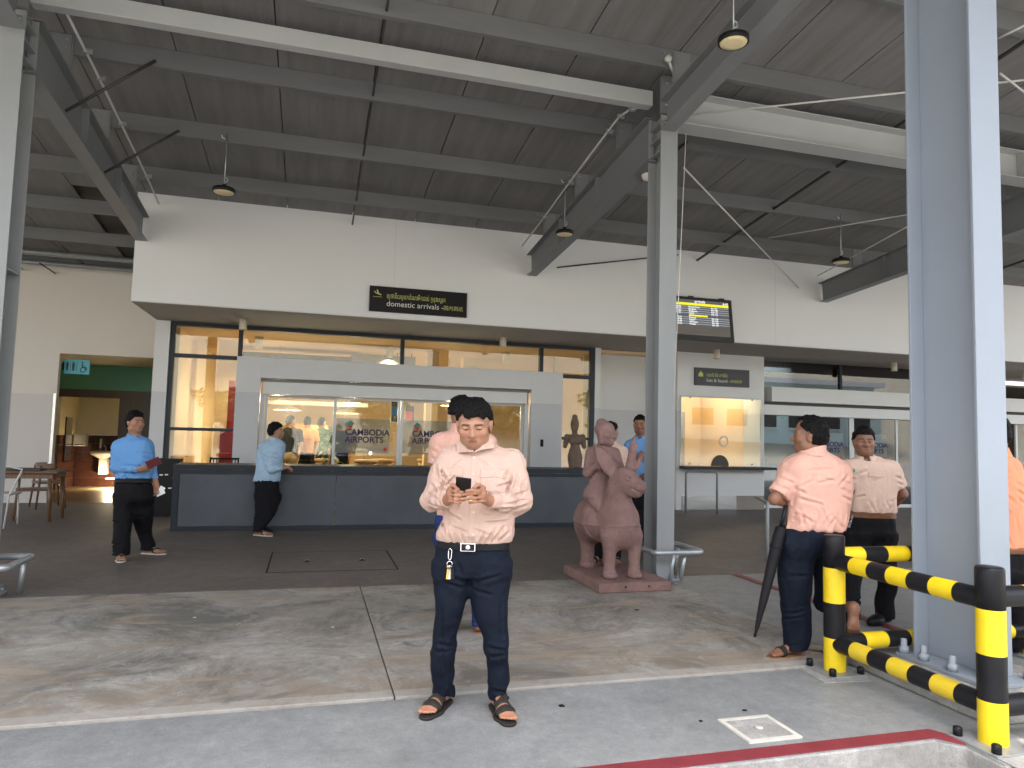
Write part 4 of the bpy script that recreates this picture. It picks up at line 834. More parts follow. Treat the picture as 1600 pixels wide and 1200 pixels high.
MB().box(-1.9, 1.1, 15.9, 16.5, 2.93, 3.08).build('shop_bulkhead', 'shop_dark', hb); MB().box(0.75, 2.05, 14.7, 15.1, 2.84, 3.03).build('shop_bulkhead', 'shop_grey', hb)
MB().box(-1.2, 1.3, 17.2, 17.4, 2.02, 2.12).build('shop_fascia', 'alu_white', hb)
rp_ = thing('red_display', 'tall red display panel with a wider base behind the left glazing', 'display', (-1.5, 14.3, 0.02)); q = atY(363, 600, 14.3)
MB().box(q[0]-0.06, q[0]+0.06, 14.28, 14.36, 1.3, 2.35).build('mast', 'red_panel', rp_); MB().box(q[0]-0.16, q[0]+0.10, 14.2, 14.5, 0.02, 1.42).build('base_cabinet', 'red_panel', rp_, bevel=0.006); MB().box(q[0]+0.061, q[0]+0.16, 14.29, 14.35, 1.43, 2.2).build('side_panel', 'green_panel', rp_)
def poster(label, x0, y0, x1, y1, Y, cols, name='wall_poster'):
    a = atY(x0, y0, Y); b = atY(x1, y1, Y); t = thing(name, label, 'poster', ((a[0]+b[0])/2, Y, b[2])); MB().box(a[0], b[0], Y-0.02, Y, b[2], a[2]).build('board', cols[0], t)
    rg = random.Random(int(x0)); W, H_ = b[0]-a[0], a[2]-b[2]
    for i, cc in enumerate(cols[1:]):
        u0 = a[0]+W*rg.uniform(0.05, 0.5); v0 = b[2]+H_*rg.uniform(0.08, 0.55); ww, h2 = W*rg.uniform(0.2, 0.42), H_*rg.uniform(0.15, 0.35)
        MB().extr([(0, 0), (ww, 0.1*h2), (ww*0.9, h2), (0.1*ww, 0.8*h2)], (u0, Y-0.0225-0.001*i, v0), U, V, (0, 0.0008, 0)).build('print', cc, t)
poster('colourful red and orange menu poster on the shop back wall', 452, 662, 481, 690, 19.5, ['print_orange', 'print_red', 'print_yellow', 'print_white', 'print_red', 'print_yellow'])
poster('pale yellow menu board beside the colourful poster', 483, 664, 511, 690, 19.5, ['print_yellow', 'print_white', 'print_orange', 'print_white'])
poster('blue lit advertising panel behind the shop counter', 440, 690, 486, 708, 19.3, ['print_blue', 'print_white', 'print_yellow', 'print_white', 'print_white'])
for x, y, lb in ((618, 642, 'hanging screen beside the middle door edge'), (640, 650, 'hanging screen tilted behind the right door leaf')):
    q = atY(x, y, 15.6); t = thing('hanging_screen', 'small dark '+lb, 'screen', q); MB().box(q[0]-0.09, q[0]+0.09, 15.58, 15.64, q[2]-0.24, q[2]+0.22).build('case', 'black_plastic', t); MB().box(q[0]-0.08, q[0]+0.06, 15.574, 15.579, q[2]-0.10, q[2]+0.1).build('display', 'print_blue' if x < 630 else 'print_red', t); MB().tube([(q[0], 15.61, q[2]+0.22), (q[0], 15.61, 3.19)], 0.012, 6).build('pole', 'black_plastic', t)
kc = thing('shop_counter', 'light wooden shop counter in the arrivals hall', 'counter', (0, 18.3, 0.02)); MB().box(-1.6, 1.35, 18.0, 18.7, 0.02, 0.95).build('body', 'wood_light', kc, bevel=0.01); MB().box(-1.66, 1.41, 17.95, 18.75, 0.951, 1.0).build('top', 'alu_white', kc)
for i in range(7): MB().box(-1.55+i*0.41, -1.53+i*0.41, 17.992, 17.999, 0.04, 0.93).build('batten', 'wood_brown', kc)
for i, (x, Y, lb) in enumerate(((572, 15.0, 'round wooden stool by the middle sliding door'), (598, 15.6, 'round wooden stool right of the door logo'), (668, 15.8, 'round wooden stool behind the second logo'), (510, 15.4, 'round wooden stool near the potted plant'))):
    q = atY(x, 724, Y); t = thing('stool', lb, 'stool', (q[0], Y, 0.02), 'wooden stools in the hall'); MB().lathe([(0.001, 0.80), (0.24, 0.80), (0.25, 0.82), (0.24, 0.86), (0.001, 0.86)], (q[0], Y, 0), n=20).build('seat', 'wood_light', t); MB().lathe([(0.22, 0.02), (0.20, 0.4), (0.225, 0.799)], (q[0], Y, 0), n=20).build('base', 'wood_light', t)
mat('plant_green', (0.07, 0.16, 0.04), 0.5, 0.3, 6)
def plant(label, x, Y, h, seed=1):
    q = atY(x, 724, Y); t = thing('potted_plant', label, 'plant', (q[0], Y, 0.02)); MB().lathe([(0.13, 0.02), (0.18, 0.4), (0.19, 0.42), (0.16, 0.42), (0.15, 0.38), (0.001, 0.38)], (q[0], Y, 0), n=16).build('pot', 'shop_grey', t)
    lf = MB(); rg = np.random.RandomState(seed)
    for k in range(70):
        a = rg.rand()*6.28; z = 0.4+rg.rand()*(h-0.4); L_ = 0.28*(0.6+0.6*rg.rand()); c = np.array([q[0]+0.05*rg.randn(), Y+0.05*rg.randn(), z]); d = np.array([math.cos(a), math.sin(a), 0.35*rg.randn()])*L_; s = np.cross(d, (0, 0, 1)); s = s/np.linalg.norm(s)*0.045
        lf.add([c, c+d*0.5+s+[0, 0, 0.03], c+d-[0, 0, 0.05], c+d*0.5-s+[0, 0, 0.03]], [(0, 1, 2, 3)])
    lf.build('foliage', 'plant_green', t); MB().tube([(q[0], Y, 0.38), (q[0]+0.02, Y, h-0.1)], 0.012, 6).build('stem', 'bark', t)
plant('leafy potted plant just inside the left sliding door', 515, 14.6, 1.45, 5)
bc = thing('cafe_chair', 'black slatted chair back showing above the counter by the left glazing', 'chair', (-1.1, 12.2, 0.012)); q = atY(350, 717, 12.2)
x0, x1 = q[0]-0.21, q[0]+0.21
for x in (x0, x1):
    MB().tube([(x, 12.2, 0.013), (x, 12.22, 0.5), (x, 12.28, q[2]+0.02)], 0.014, 8).build('leg', 'black_plastic', bc); MB().tube([(x, 11.82, 0.013), (x, 11.84, 0.46)], 0.014, 8).build('leg', 'black_plastic', bc)
MB().tube([(x0, 12.28, q[2]), (x1, 12.28, q[2])], 0.016, 8).build('back_rail', 'black_plastic', bc); MB().box(x0-0.01, x1+0.01, 11.82, 12.22, 0.45, 0.475).build('seat', 'black_plastic', bc, bevel=0.006)
for i in range(1, 9): MB().tube([(x0+i*0.0467, 12.225, 0.5), (x0+i*0.0467, 12.28, q[2])], 0.008, 6).build('slat', 'black_plastic', bc)
# booth contents
tl = thing('tube_light', 'lit tube lamp inside the lost and found booth', 'lamp', (8.3, 14.2, 2.6)); MB().tube([(7.75, 14.2, 2.72), (8.75, 14.2, 2.72)], 0.02, 10).build('tube', 'bulb_glow', tl); MB().box(7.7, 8.8, 14.17, 14.23, 2.745, 2.80).build('fitting', 'alu_white', tl); MB().tube([(8.25, 14.2, 2.80), (8.25, 14.2, 2.95)], 0.01, 6).build('stem', 'alu_white', tl); lamp_light(tl, (8.25, 14.2, 2.62), 11, WARM)
cb = thing('booth_cabinet', 'tall grey cabinet standing inside the lost and found booth', 'cabinet', (8.1, 15.2, 0.012)); MB().box(7.8, 8.55, 15.0, 15.42, 0.014, 2.1).build('case', 'shop_grey', cb, bevel=0.006); MB().box(8.17, 8.18, 14.994, 14.999, 0.05, 2.05).build('door_gap', 'shop_dark', cb)
# small doorway sign inside
q = atY(865, 603, 14.6); t = thing('hall_sign', 'dark sign panel with green edge hanging inside behind the right glazing', 'sign', q); MB().box(q[0]-0.3, q[0]+0.15, 14.58, 14.62, q[2]-0.18, q[2]+0.14).build('board', 'sign_black', t); MB().box(q[0]+0.151, q[0]+0.17, 14.57, 14.63, q[2]-0.18, q[2]+0.16).build('edge', 'green_panel', t); text_mesh('lettering', 'ច្រកចេញ exit', 0.10, (q[0]-0.26, 14.5785, q[2]-0.05), U, V, 'sign_ink', t, thick=0.001, font_scale_x=0.7); MB().tube([(q[0], 14.6, q[2]+0.14), (q[0], 14.6, 3.19)], 0.008, 6).build('hanger', 'black_plastic', t)
# litter on the paving
mat('litter_pale', (0.7, 0.7, 0.66), 0.7, 0.05, 10)
for i, (x, y, m, s, lb) in enumerate(((304, 965, 'litter_pale', 0.012, 'tiny pale paper scrap on the stained paving left of the joint'), (520, 980, 'litter_pale', 0.012, 'tiny pale paper scrap beside the paving joint'), (995, 953, 'rubber', 0.02, 'small dark flake on the paving near the statue base'), (877, 1103, 'rubber', 0.024, 'dark chewing gum blot on the front pavement'), (1164, 1110, 'rubber', 0.017, 'dark speck on the front pavement above the access cover'), (1095, 1127, 'rubber', 0.012, 'small dark crumb left of the access cover'))):
    q = ground(x, y, 0.017 if y < 1050 else 0.0035); rg = random.Random(i)
    b = MB().prism([(q[0]+s*rg.uniform(0.6, 1.2)*math.cos(k*1.05), q[1]+s*rg.uniform(0.5, 1.0)*math.sin(k*1.05)) for k in range(6)], q[2], q[2]+0.003).build('litter', m, None, q); tag(b, lb, 'litter')
# ---------------------------------------------------------------- implicit-surface modelling (smooth unions meshed by surface nets)
F32 = np.float32
def _hash(ix, iy, iz):
    n = (ix*374761393+iy*668265263+iz*2147483647 % 1274126177) & 0x7fffffff
    n = (n ^ (n >> 13))*1274126177 & 0x7fffffff
    return ((n ^ (n >> 16)) & 0xffff).astype(F32)/65535.0
def vnoise(p, s):
    q = p*s; i = np.floor(q).astype(np.int64); f = (q-i).astype(F32); f = f*f*(3-2*f); x, y, z = i[:, 0], i[:, 1], i[:, 2]
    def L(dx): 
        a = _hash(x+dx, y, z)*(1-f[:, 1])+_hash(x+dx, y+1, z)*f[:, 1]; b = _hash(x+dx, y, z+1)*(1-f[:, 1])+_hash(x+dx, y+1, z+1)*f[:, 1]; return a*(1-f[:, 2])+b*f[:, 2]
    return (L(0)*(1-f[:, 0])+L(1)*f[:, 0])-0.5
def smin(a, b, k):
    if k <= 0: return np.minimum(a, b)
    h = np.maximum(k-np.abs(a-b), 0)/k; return np.minimum(a, b)-h*h*k*0.25
def smax(a, b, k): return -smin(-a, -b, k)
def cap(a, b, ra, rb, k=0.02):
    a = np.array(a, F32); b = np.array(b, F32); ba = b-a; l2 = max(float(ba@ba), 1e-9)
    def fn(p):
        t = np.clip(((p-a)@ba)/l2, 0, 1); return np.linalg.norm(p-a-t[:, None]*ba, axis=1)-(ra+(rb-ra)*t)
    lo = np.minimum(a-ra, b-rb); hi = np.maximum(a+ra, b+rb); return (fn, lo, hi, k)
def ell(c, r, ax=None, k=0.02):
    c = np.array(c, F32); r = np.array(r, F32); A = np.eye(3, dtype=F32) if ax is None else np.array(ax, F32)
    def fn(p):
        q = (p-c)@A.T; k0 = np.linalg.norm(q/r, axis=1); k1 = np.linalg.norm(q/(r*r), axis=1)+1e-9; return k0*(k0-1)/k1
    m = float(r.max()); return (fn, c-m, c+m, k)
def rbox(c, r, ax=None, rd=0.005, k=0.0):
    c = np.array(c, F32); r = np.array(r, F32)-rd; A = np.eye(3, dtype=F32) if ax is None else np.array(ax, F32)
    def fn(p):
        q = np.abs((p-c)@A.T)-r; return np.linalg.norm(np.maximum(q, 0), axis=1)+np.minimum(q.max(axis=1), 0)-rd
    m = float(np.linalg.norm(r)+rd); return (fn, c-m, c+m, k)
def loft(rows, k=0.02, e=2.3, R_=None, F_=None, cap_r=0.03):
    """rows: (z, centre xyz, half width along R, half depth along F), any order; a body of stacked super-ellipses."""
    R_ = RH if R_ is None else R_; F_ = FH if F_ is None else F_
    rows = sorted(rows, key=lambda q: q[0]); z = np.array([q[0] for q in rows]); C = np.array([q[1] for q in rows]); W = np.array([q[2] for q in rows]); D = np.array([q[3] for q in rows])
    Rv = np.array(R_, F32); Fv = np.array(F_, F32)
    # smooth the knots with a Catmull-Rom like resampling
    zz = np.linspace(z[0], z[-1], 96)
    def rs(v):
        m = np.gradient(v, z) if len(z) > 2 else np.full(len(z), (v[-1]-v[0])/(z[-1]-z[0])); i = np.clip(np.searchsorted(z, zz)-1, 0, len(z)-2); h = z[i+1]-z[i]; t = (zz-z[i])/h
        return (2*t**3-3*t**2+1)*v[i]+(t**3-2*t**2+t)*h*m[i]+(-2*t**3+3*t**2)*v[i+1]+(t**3-t**2)*h*m[i+1]
    cx, cy, w_, d_ = rs(C[:, 0]), rs(C[:, 1]), np.maximum(rs(W), 0.01), np.maximum(rs(D), 0.01); z0, z1 = float(z[0]), float(z[-1])
    def fn(p):
        pz = p[:, 2].astype(np.float64); q = np.clip(pz, z0, z1); x = np.interp(q, zz, cx); y = np.interp(q, zz, cy); w = np.interp(q, zz, w_); d = np.interp(q, zz, d_)
        dx, dy = p[:, 0]-x, p[:, 1]-y; a = np.abs(dx*Rv[0]+dy*Rv[1])/w; b = np.abs(dx*Fv[0]+dy*Fv[1])/d
        rr = (a**e+b**e)**(1/e); s = (rr-1)*np.minimum(w, d)*(0.55+0.45*np.clip(rr, 0, 1)); v = np.maximum(z0-pz, pz-z1); return np.where(v > 0, np.hypot(np.maximum(s, 0), v)+np.minimum(s, 0)*0, s).astype(F32) if cap_r is None else smax(s, v, cap_r).astype(F32)
    m = float(max(w_.max(), d_.max())); return (fn, np.array([C[:, 0].min()-m, C[:, 1].min()-m, z0]), np.array([C[:, 0].max()+m, C[:, 1].max()+m, z1]), k)
class Shape:
    def __init__(s): s.p = []; s.post = []
    def add(s, *pr): s.p += [q for q in pr if q is not None]; return s
    def cut(s, fn): s.post.append(fn); return s
    def bounds(s, m=0.03): return np.min([q[1] for q in s.p], axis=0)-m, np.max([q[2] for q in s.p], axis=0)+m
    def __call__(s, p):
        d = np.full(len(p), 1.0, F32)
        for fn, lo, hi, k in s.p:
            mg = 0.09; m = np.all((p > lo-mg) & (p < hi+mg), axis=1)
            if not m.any(): continue
            d[m] = smin(d[m], fn(p[m]).astype(F32), k)
        for fn in s.post: d = fn(p, d)
        return d
def mesh_sdf(fn, lo, hi, h):
    B = 6; lo = np.array(lo, float); n = np.ceil((np.array(hi)-lo)/(h*B)).astype(int)+1
    g = np.stack(np.meshgrid(*[np.arange(k) for k in n], indexing='ij'), -1).reshape(-1, 3)
    cen = (lo+(g*B+B/2)*h).astype(F32); dc = fn(cen); act = np.abs(dc) < h*B*1.25
    D = np.where(dc < 0, -1.0, 1.0).astype(F32).reshape(n); D = np.repeat(np.repeat(np.repeat(D, B, 0), B, 1), B, 2)
    ga = g[act]*B; off = np.stack(np.meshgrid(*[np.arange(B)]*3, indexing='ij'), -1).reshape(-1, 3)
    idx = (ga[:, None, :]+off[None]).reshape(-1, 3); out = np.empty(len(idx), F32)
    for s in range(0, len(idx), 400000): out[s:s+400000] = fn((lo+idx[s:s+400000]*h).astype(F32))
    D[idx[:, 0], idx[:, 1], idx[:, 2]] = out
    S = D < 0; X, Y, Z = D.shape
    c8 = [S[i:X-1+i, j:Y-1+j, k:Z-1+k] for i in (0, 1) for j in (0, 1) for k in (0, 1)]
    cnt = sum(c.astype(np.int8) for c in c8); cell = (cnt > 0) & (cnt < 8); ci = np.argwhere(cell); vid = np.full(cell.shape, -1, np.int64); vid[cell] = np.arange(len(ci))
    acc = np.zeros((len(ci), 3)); w = np.zeros(len(ci)); corners = [(i, j, k) for i in (0, 1) for j in (0, 1) for k in (0, 1)]
    vals = {c: D[ci[:, 0]+c[0], ci[:, 1]+c[1], ci[:, 2]+c[2]] for c in corners}
    for a in corners:
        for ax in range(3):
            if a[ax] == 0:
                b = list(a); b[ax] = 1; b = tuple(b); va, vb = vals[a], vals[b]; m = (va < 0) != (vb < 0); t = np.where(m, va/np.where(m, va-vb, 1), 0)
                pt = np.array(a, float)[None].repeat(len(ci), 0); pt[:, ax] += t; acc[m] += pt[m]; w[m] += 1
    V = lo+(ci+acc/w[:, None])*h; Fs = []
    for ax in range(3):
        o1, o2 = [(1, 2), (2, 0), (0, 1)][ax]; sl0 = [slice(1, -1)]*3; sl1 = [slice(1, -1)]*3; sl0[ax] = slice(0, -1); sl1[ax] = slice(1, None)
        a = S[tuple(sl0)]; b = S[tuple(sl1)]; e = np.argwhere(a != b); base = e.copy()
        for q in range(3):
            if q != ax: base[:, q] += 1
        def vv(d1, d2):
            q = base.copy(); q[:, o1] -= d1; q[:, o2] -= d2; return vid[q[:, 0], q[:, 1], q[:, 2]]
        quad = np.stack([vv(1, 1), vv(0, 1), vv(0, 0), vv(1, 0)], 1); flip = ~a[e[:, 0], e[:, 1], e[:, 2]]; quad[flip] = quad[flip][:, ::-1]; Fs.append(quad)
    Fa = np.concatenate(Fs); Fa = Fa[(Fa >= 0).all(axis=1)]; return V, Fa
def sdf_obj(name, shape, m, h, parent=None, org=None, colour=None, smooth_it=2, lohi=None):
    lo, hi = lohi or shape.bounds(); V, Fq = mesh_sdf(shape, lo, hi, h)
    for _ in range(smooth_it):       # light Laplacian relaxation
        e = np.concatenate([Fq[:, [0, 1]], Fq[:, [1, 2]], Fq[:, [2, 3]], Fq[:, [3, 0]]]); s = np.zeros_like(V); c = np.zeros(len(V))
        for ax in range(3): s[:, ax] = np.bincount(e[:, 0], V[e[:, 1], ax], len(V))+np.bincount(e[:, 1], V[e[:, 0], ax], len(V))
        c = np.bincount(e[:, 0], minlength=len(V))+np.bincount(e[:, 1], minlength=len(V)); V = np.where(c[:, None] > 0, V*0.5+0.5*s/np.maximum(c, 1)[:, None], V)
    if org is None: org = np.array(root_loc(parent)) if parent else np.zeros(3)
    org = np.array(org, float); me = bpy.data.meshes.new(name); nv, nf = len(V), len(Fq)
    me.vertices.add(nv); me.vertices.foreach_set('co', (V-org).astype(F32).ravel()); me.loops.add(nf*4); me.loops.foreach_set('vertex_index', Fq.ravel().astype(np.int32))
    me.polygons.add(nf); me.polygons.foreach_set('loop_start', np.arange(0, nf*4, 4, dtype=np.int32)); me.polygons.foreach_set('use_smooth', np.ones(nf, bool)); me.update(calc_edges=True); me.validate()
    if colour is not None:
        ca = me.color_attributes.new('tint', 'FLOAT_COLOR', 'POINT'); cc = np.ones((nv, 4), F32); cc[:, :3] = colour(V.astype(F32)); ca.data.foreach_set('color', cc.ravel())
    me.materials.append(MATS[m]); o = bpy.data.objects.new(name, me); COL.objects.link(o)
    if parent is not None: o.parent = parent
    else: o.location = org
    return o
def unit(v): v = np.array(v, float); return v/np.linalg.norm(v)

# ---------------------------------------------------------------- cloth, skin and hair materials
mat('skin_tan', (0.36, 0.185, 0.115), 0.5, 0.10, 9, 0.05, 160, attr='tint', sub=0.08, spec=0.4)
mat('skin_brown', (0.24, 0.115, 0.070), 0.48, 0.10, 9, 0.05, 160, attr='tint', sub=0.08, spec=0.4)
mat('hair_black', (0.004, 0.0036, 0.0036), 0.6, 0.4, 60, 0.7, 160, stretch=(1, 1, 0.3), spec=0.15)
def cloth(name, col, rough=0.85, wr=0.5, var=0.05, sc=9):
    m = mat(name, col, rough, var, 4, 0, sheen if False else 60); t = m.node_tree; N = t.nodes; L = t.links; b = N['Principled BSDF']
    tc = N.new('ShaderNodeTexCoord'); n = N.new('ShaderNodeTexNoise'); n.inputs['Scale'].default_value = sc; n.inputs['Detail'].default_value = 3; n.inputs['Distortion'].default_value = 1.6; n.inputs['Roughness'].default_value = 0.45
    mp = N.new('ShaderNodeMapping'); mp.inputs['Scale'].default_value = (1, 1, 0.55); L.new(tc.outputs['Object'], mp.inputs[0]); L.new(mp.outputs[0], n.inputs['Vector'])
    n2 = N.new('ShaderNodeTexNoise'); n2.inputs['Scale'].default_value = 420; L.new(tc.outputs['Object'], n2.inputs['Vector'])
    b1 = N.new('ShaderNodeBump'); b1.inputs['Strength'].default_value = wr; b1.inputs['Distance'].default_value = 0.03; L.new(n.outputs['Fac'], b1.inputs['Height'])
    b2 = N.new('ShaderNodeBump'); b2.inputs['Strength'].default_value = 0.12; b2.inputs['Distance'].default_value = 0.001; L.new(n2.outputs['Fac'], b2.inputs['Height']); L.new(b1.outputs[0], b2.inputs['Normal']); L.new(b2.outputs[0], b.inputs['Normal'])
    b.inputs['Specular IOR Level'].default_value = 0.12; return m
sheen = None
cloth('shirt_peach', (0.52, 0.365, 0.30)); cloth('shirt_pink', (0.63, 0.365, 0.29)); cloth('shirt_peach_pale', (0.66, 0.475, 0.38)); cloth('shirt_coral', (0.66, 0.28, 0.16))
cloth('shirt_blue', (0.15, 0.34, 0.66)); cloth('shirt_pale_blue', (0.36, 0.50, 0.64)); cloth('trousers_navy', (0.0065, 0.0095, 0.018), 0.75, 0.45); cloth('trousers_black', (0.008, 0.008, 0.010), 0.75, 0.4); cloth('trousers_blue', (0.018, 0.033, 0.12), 0.75, 0.4)
mat('belt_black', (0.012, 0.012, 0.014), 0.35, 0.2, 30, 0.1, 90, spec=0.15); mat('belt_brown', (0.15, 0.06, 0.025), 0.4, 0.25, 20, 0.1, 90); mat('sandal_dark', (0.030, 0.026, 0.023), 0.55, 0.2, 30, 0.15, 120, spec=0.15); mat('sandal_tan', (0.24, 0.13, 0.065), 0.6, 0.2, 20, 0.1, 90); mat('flipflop_pale', (0.55, 0.48, 0.40), 0.6, 0.1, 20)
mat('chrome', (0.75, 0.75, 0.75), 0.15, 0.05, 10, metal=1.0); mat('gold', (0.75, 0.48, 0.10), 0.22, 0.05, 10, metal=1.0); mat('button_cream', (0.65, 0.55, 0.48), 0.4, 0.05, 10); mat('wallet_maroon', (0.11, 0.018, 0.022), 0.45, 0.15, 20, 0.1, 90); mat('badge_green', (0.02, 0.25, 0.16), 0.5, 0.05, 10); mat('umbrella_black', (0.012, 0.012, 0.014), 0.6, 0.2, 12, 0.2, 40, spec=0.15)

# ---------------------------------------------------------------- figure parts
def head_frame(face, tilt=0.0, roll=0.0):
    """face: level facing direction; tilt < 0 looks down. Returns rows x (person's left), y (front), z (up)."""
    f = unit([face[0], face[1], 0]); u = np.array([0, 0, 1.0]); l = np.cross(u, f)
    f2 = f*math.cos(tilt)+u*math.sin(tilt); u2 = np.cross(f2, l); 
    l2 = l*math.cos(roll)+u2*math.sin(roll); u3 = np.cross(l2, -f2) if False else np.cross(f2, l2); return np.array([l2, f2, u3], F32)
def head_prims(c, A, s=1.0, wide=1.0):
    c = np.array(c, float); A_ = A
    def T(x, y, z): return c+s*(x*A_[0]+y*A_[1]+z*A_[2])
    def E(x, y, z, rx, ry, rz, k=0.02): return ell(T(x, y, z), (s*rx, s*ry, s*rz), A_, k*s)
    w = wide; pr = [E(0, -0.012, 0.035, 0.073*w, 0.092, 0.084), E(0, 0.022, -0.035, 0.060*w, 0.066, 0.080, 0.03), E(0, 0.050, -0.082, 0.034*w, 0.036, 0.034, 0.03), E(0, -0.035, -0.02, 0.058*w, 0.06, 0.07, 0.03)]
    for sx in (-1, 1):
        pr += [E(sx*0.043*w, 0.050, -0.022, 0.026, 0.030, 0.026, 0.022), E(sx*0.050*w, 0.010, -0.070, 0.018, 0.030, 0.026, 0.03), E(sx*0.076*w, -0.008, -0.012, 0.009, 0.020, 0.032, 0.008), E(sx*0.081*w, -0.016, 0.004, 0.007, 0.014, 0.020, 0.006)]
        pr += [cap(T(sx*0.012, 0.078, 0.022), T(sx*0.048*w, 0.064, 0.022), 0.011*s, 0.010*s, 0.014*s)]
        pr += [E(sx*0.013, 0.092, -0.032, 0.011, 0.012, 0.009, 0.008)]
    pr += [cap(T(0, 0.080, 0.012), T(0, 0.103, -0.026), 0.008*s, 0.013*s, 0.012*s)]
    def sub(p, d):
        for sx in (-1, 1):
            cc = T(sx*0.031*w, 0.094, 0.002); m = np.linalg.norm(p-cc.astype(F32), axis=1) < 0.07*s
            if m.any():
                q = p[m]; h = ell(cc, (0.021*s, 0.020*s, 0.012*s), A_)[0](q); dd = smax(d[m], -h, 0.012*s)
                eb = np.linalg.norm(q-T(sx*0.031*w, 0.0685, 0.000).astype(F32), axis=1)-0.0135*s; lid = ell(T(sx*0.031*w, 0.075, 0.0065), (0.017*s, 0.010*s, 0.006*s), A_)[0](q)
                d[m] = smin(smin(dd, eb, 0.004*s), lid, 0.005*s)
        m = np.linalg.norm(p-T(0, 0.08, -0.06).astype(F32), axis=1) < 0.06*s
        if m.any():
            q = p[m]; up = cap(T(-0.018, 0.080, -0.0565), T(0.018, 0.080, -0.0565), 0.0065*s, 0.0065*s)[0](q); lw = cap(T(-0.014, 0.079, -0.0690), T(0.014, 0.079, -0.0690), 0.0078*s, 0.0078*s)[0](q); gap = cap(T(-0.024, 0.092, -0.0625), T(0.024, 0.092, -0.0625), 0.0035*s, 0.0035*s)[0](q)
            d[m] = smax(smin(smin(d[m], up, 0.008*s), lw, 0.008*s), -gap, 0.004*s)
        return d
    return pr, sub
def head_tint(c, A, s=1.0, closed=False, spectacles=False):
    c = np.array(c, F32)
    def fn(p):
        q = ((p-c)@A.T)/s; x, y, z = q[:, 0], q[:, 1], q[:, 2]; col = np.ones((len(p), 3), F32); ax = np.abs(x); front = y > 0.04
        near = (np.abs(z) < 0.16) & (ax < 0.11) & (np.abs(y) < 0.15)
        brow = np.clip(1-np.abs(z-(0.0235-0.12*np.maximum(ax-0.036, 0)))/0.0065, 0, 1)*np.clip((ax-0.009)/0.006, 0, 1)*np.clip((0.056-ax)/0.008, 0, 1)*(front & near); col *= (1-0.86*np.clip(brow*2, 0, 1))[:, None]
        e = ((ax-0.031)/0.0155)**2+((z+0.001)/(0.0035 if closed else 0.0060))**2; eye = np.clip(1.6-e*1.4, 0, 1)*(front & near); col *= (1-0.88*eye)[:, None]
        if not closed:
            wht = np.clip(1.2-((ax-0.031)/0.012)**2-((z+0.001)/0.0042)**2, 0, 1)*(np.abs(ax-0.031) > 0.0058)*(front & near); col += wht[:, None]*np.array([0.9, 1.5, 2.0])*0.75
        lip = np.clip(1.5-(x/0.023)**2-((z+0.063)/0.011)**2, 0, 1)*(front & near); col *= 1-lip[:, None]*np.array([0.15, 0.38, 0.36]); gap = np.clip(1.3-np.abs(z+0.0625)/0.0028, 0, 1)*(ax < 0.023)*(front & near); col *= 1-gap[:, None]*0.55
        cheek = np.clip(1-np.hypot(ax-0.045, z+0.03)/0.03, 0, 1)*(front & near); col *= 1-cheek[:, None]*np.array([0.0, 0.10, 0.10]); jaw = np.clip((-0.05-z)/0.03, 0, 1)*(y > 0.0)*near; col *= 1-jaw[:, None]*np.array([0.10, 0.07, 0.04])
        return np.clip(col, 0, 3)
    return fn
def hair_shape(c, A, s=1.0, wide=1.0, hairline=0.072, recede=0.0, side=0.0, seed=1, fringe=0.0, thick=0.0, nape=0.0):
    c = np.array(c, F32); sh = Shape(); T = lambda x, y, z: c+s*(x*A[0]+y*A[1]+z*A[2])
    sh.add(ell(T(0, -0.014, 0.044), (s*(0.080*wide+thick), s*(0.100+thick), s*(0.090+thick)), A, 0.0), ell(T(0, -0.030, 0.002), (s*(0.084*wide+thick*0.5), s*0.094, s*0.082), A, 0.02*s))
    def cut(p, d):
        q = ((p-c)@A.T)/s; x, y, z = q[:, 0], q[:, 1], q[:, 2]; ax = np.abs(x)
        d = d+0.010*s*vnoise(np.stack([x, y, z*0.35], 1)+seed*7.3, 110)+0.012*s*vnoise(q+seed*3.1, 38)
        hl = hairline+fringe*vnoise(np.stack([x*1.0, y*0, z*0], 1)+seed, 55)*2+recede*np.exp(-((ax-0.035)/0.02)**2)-0.20*np.maximum(ax-0.045, 0)
        front = hl-z; sideb = np.where(ax > 0.05, (0.0+side)-z, 1.0)
        # line from the temple down in front of the ear, and the nape behind it
        lim = np.where(y > 0.035, hl, np.where(y > -0.012, np.interp(y, [-0.012, 0.035], [0.012+side, hl.mean()]), np.interp(y, [-0.12, -0.02, -0.012], [-0.072+nape, -0.060+nape, 0.0+nape*0.3])))
        temple = np.where((y > 0.005) & (y <= 0.055) & (ax > 0.058*wide), np.minimum(lim, 0.022+side+(y-0.005)*0.9), lim)
        return smax(d, (temple-z)*s*0.9, 0.010*s)
    sh.cut(cut); return sh
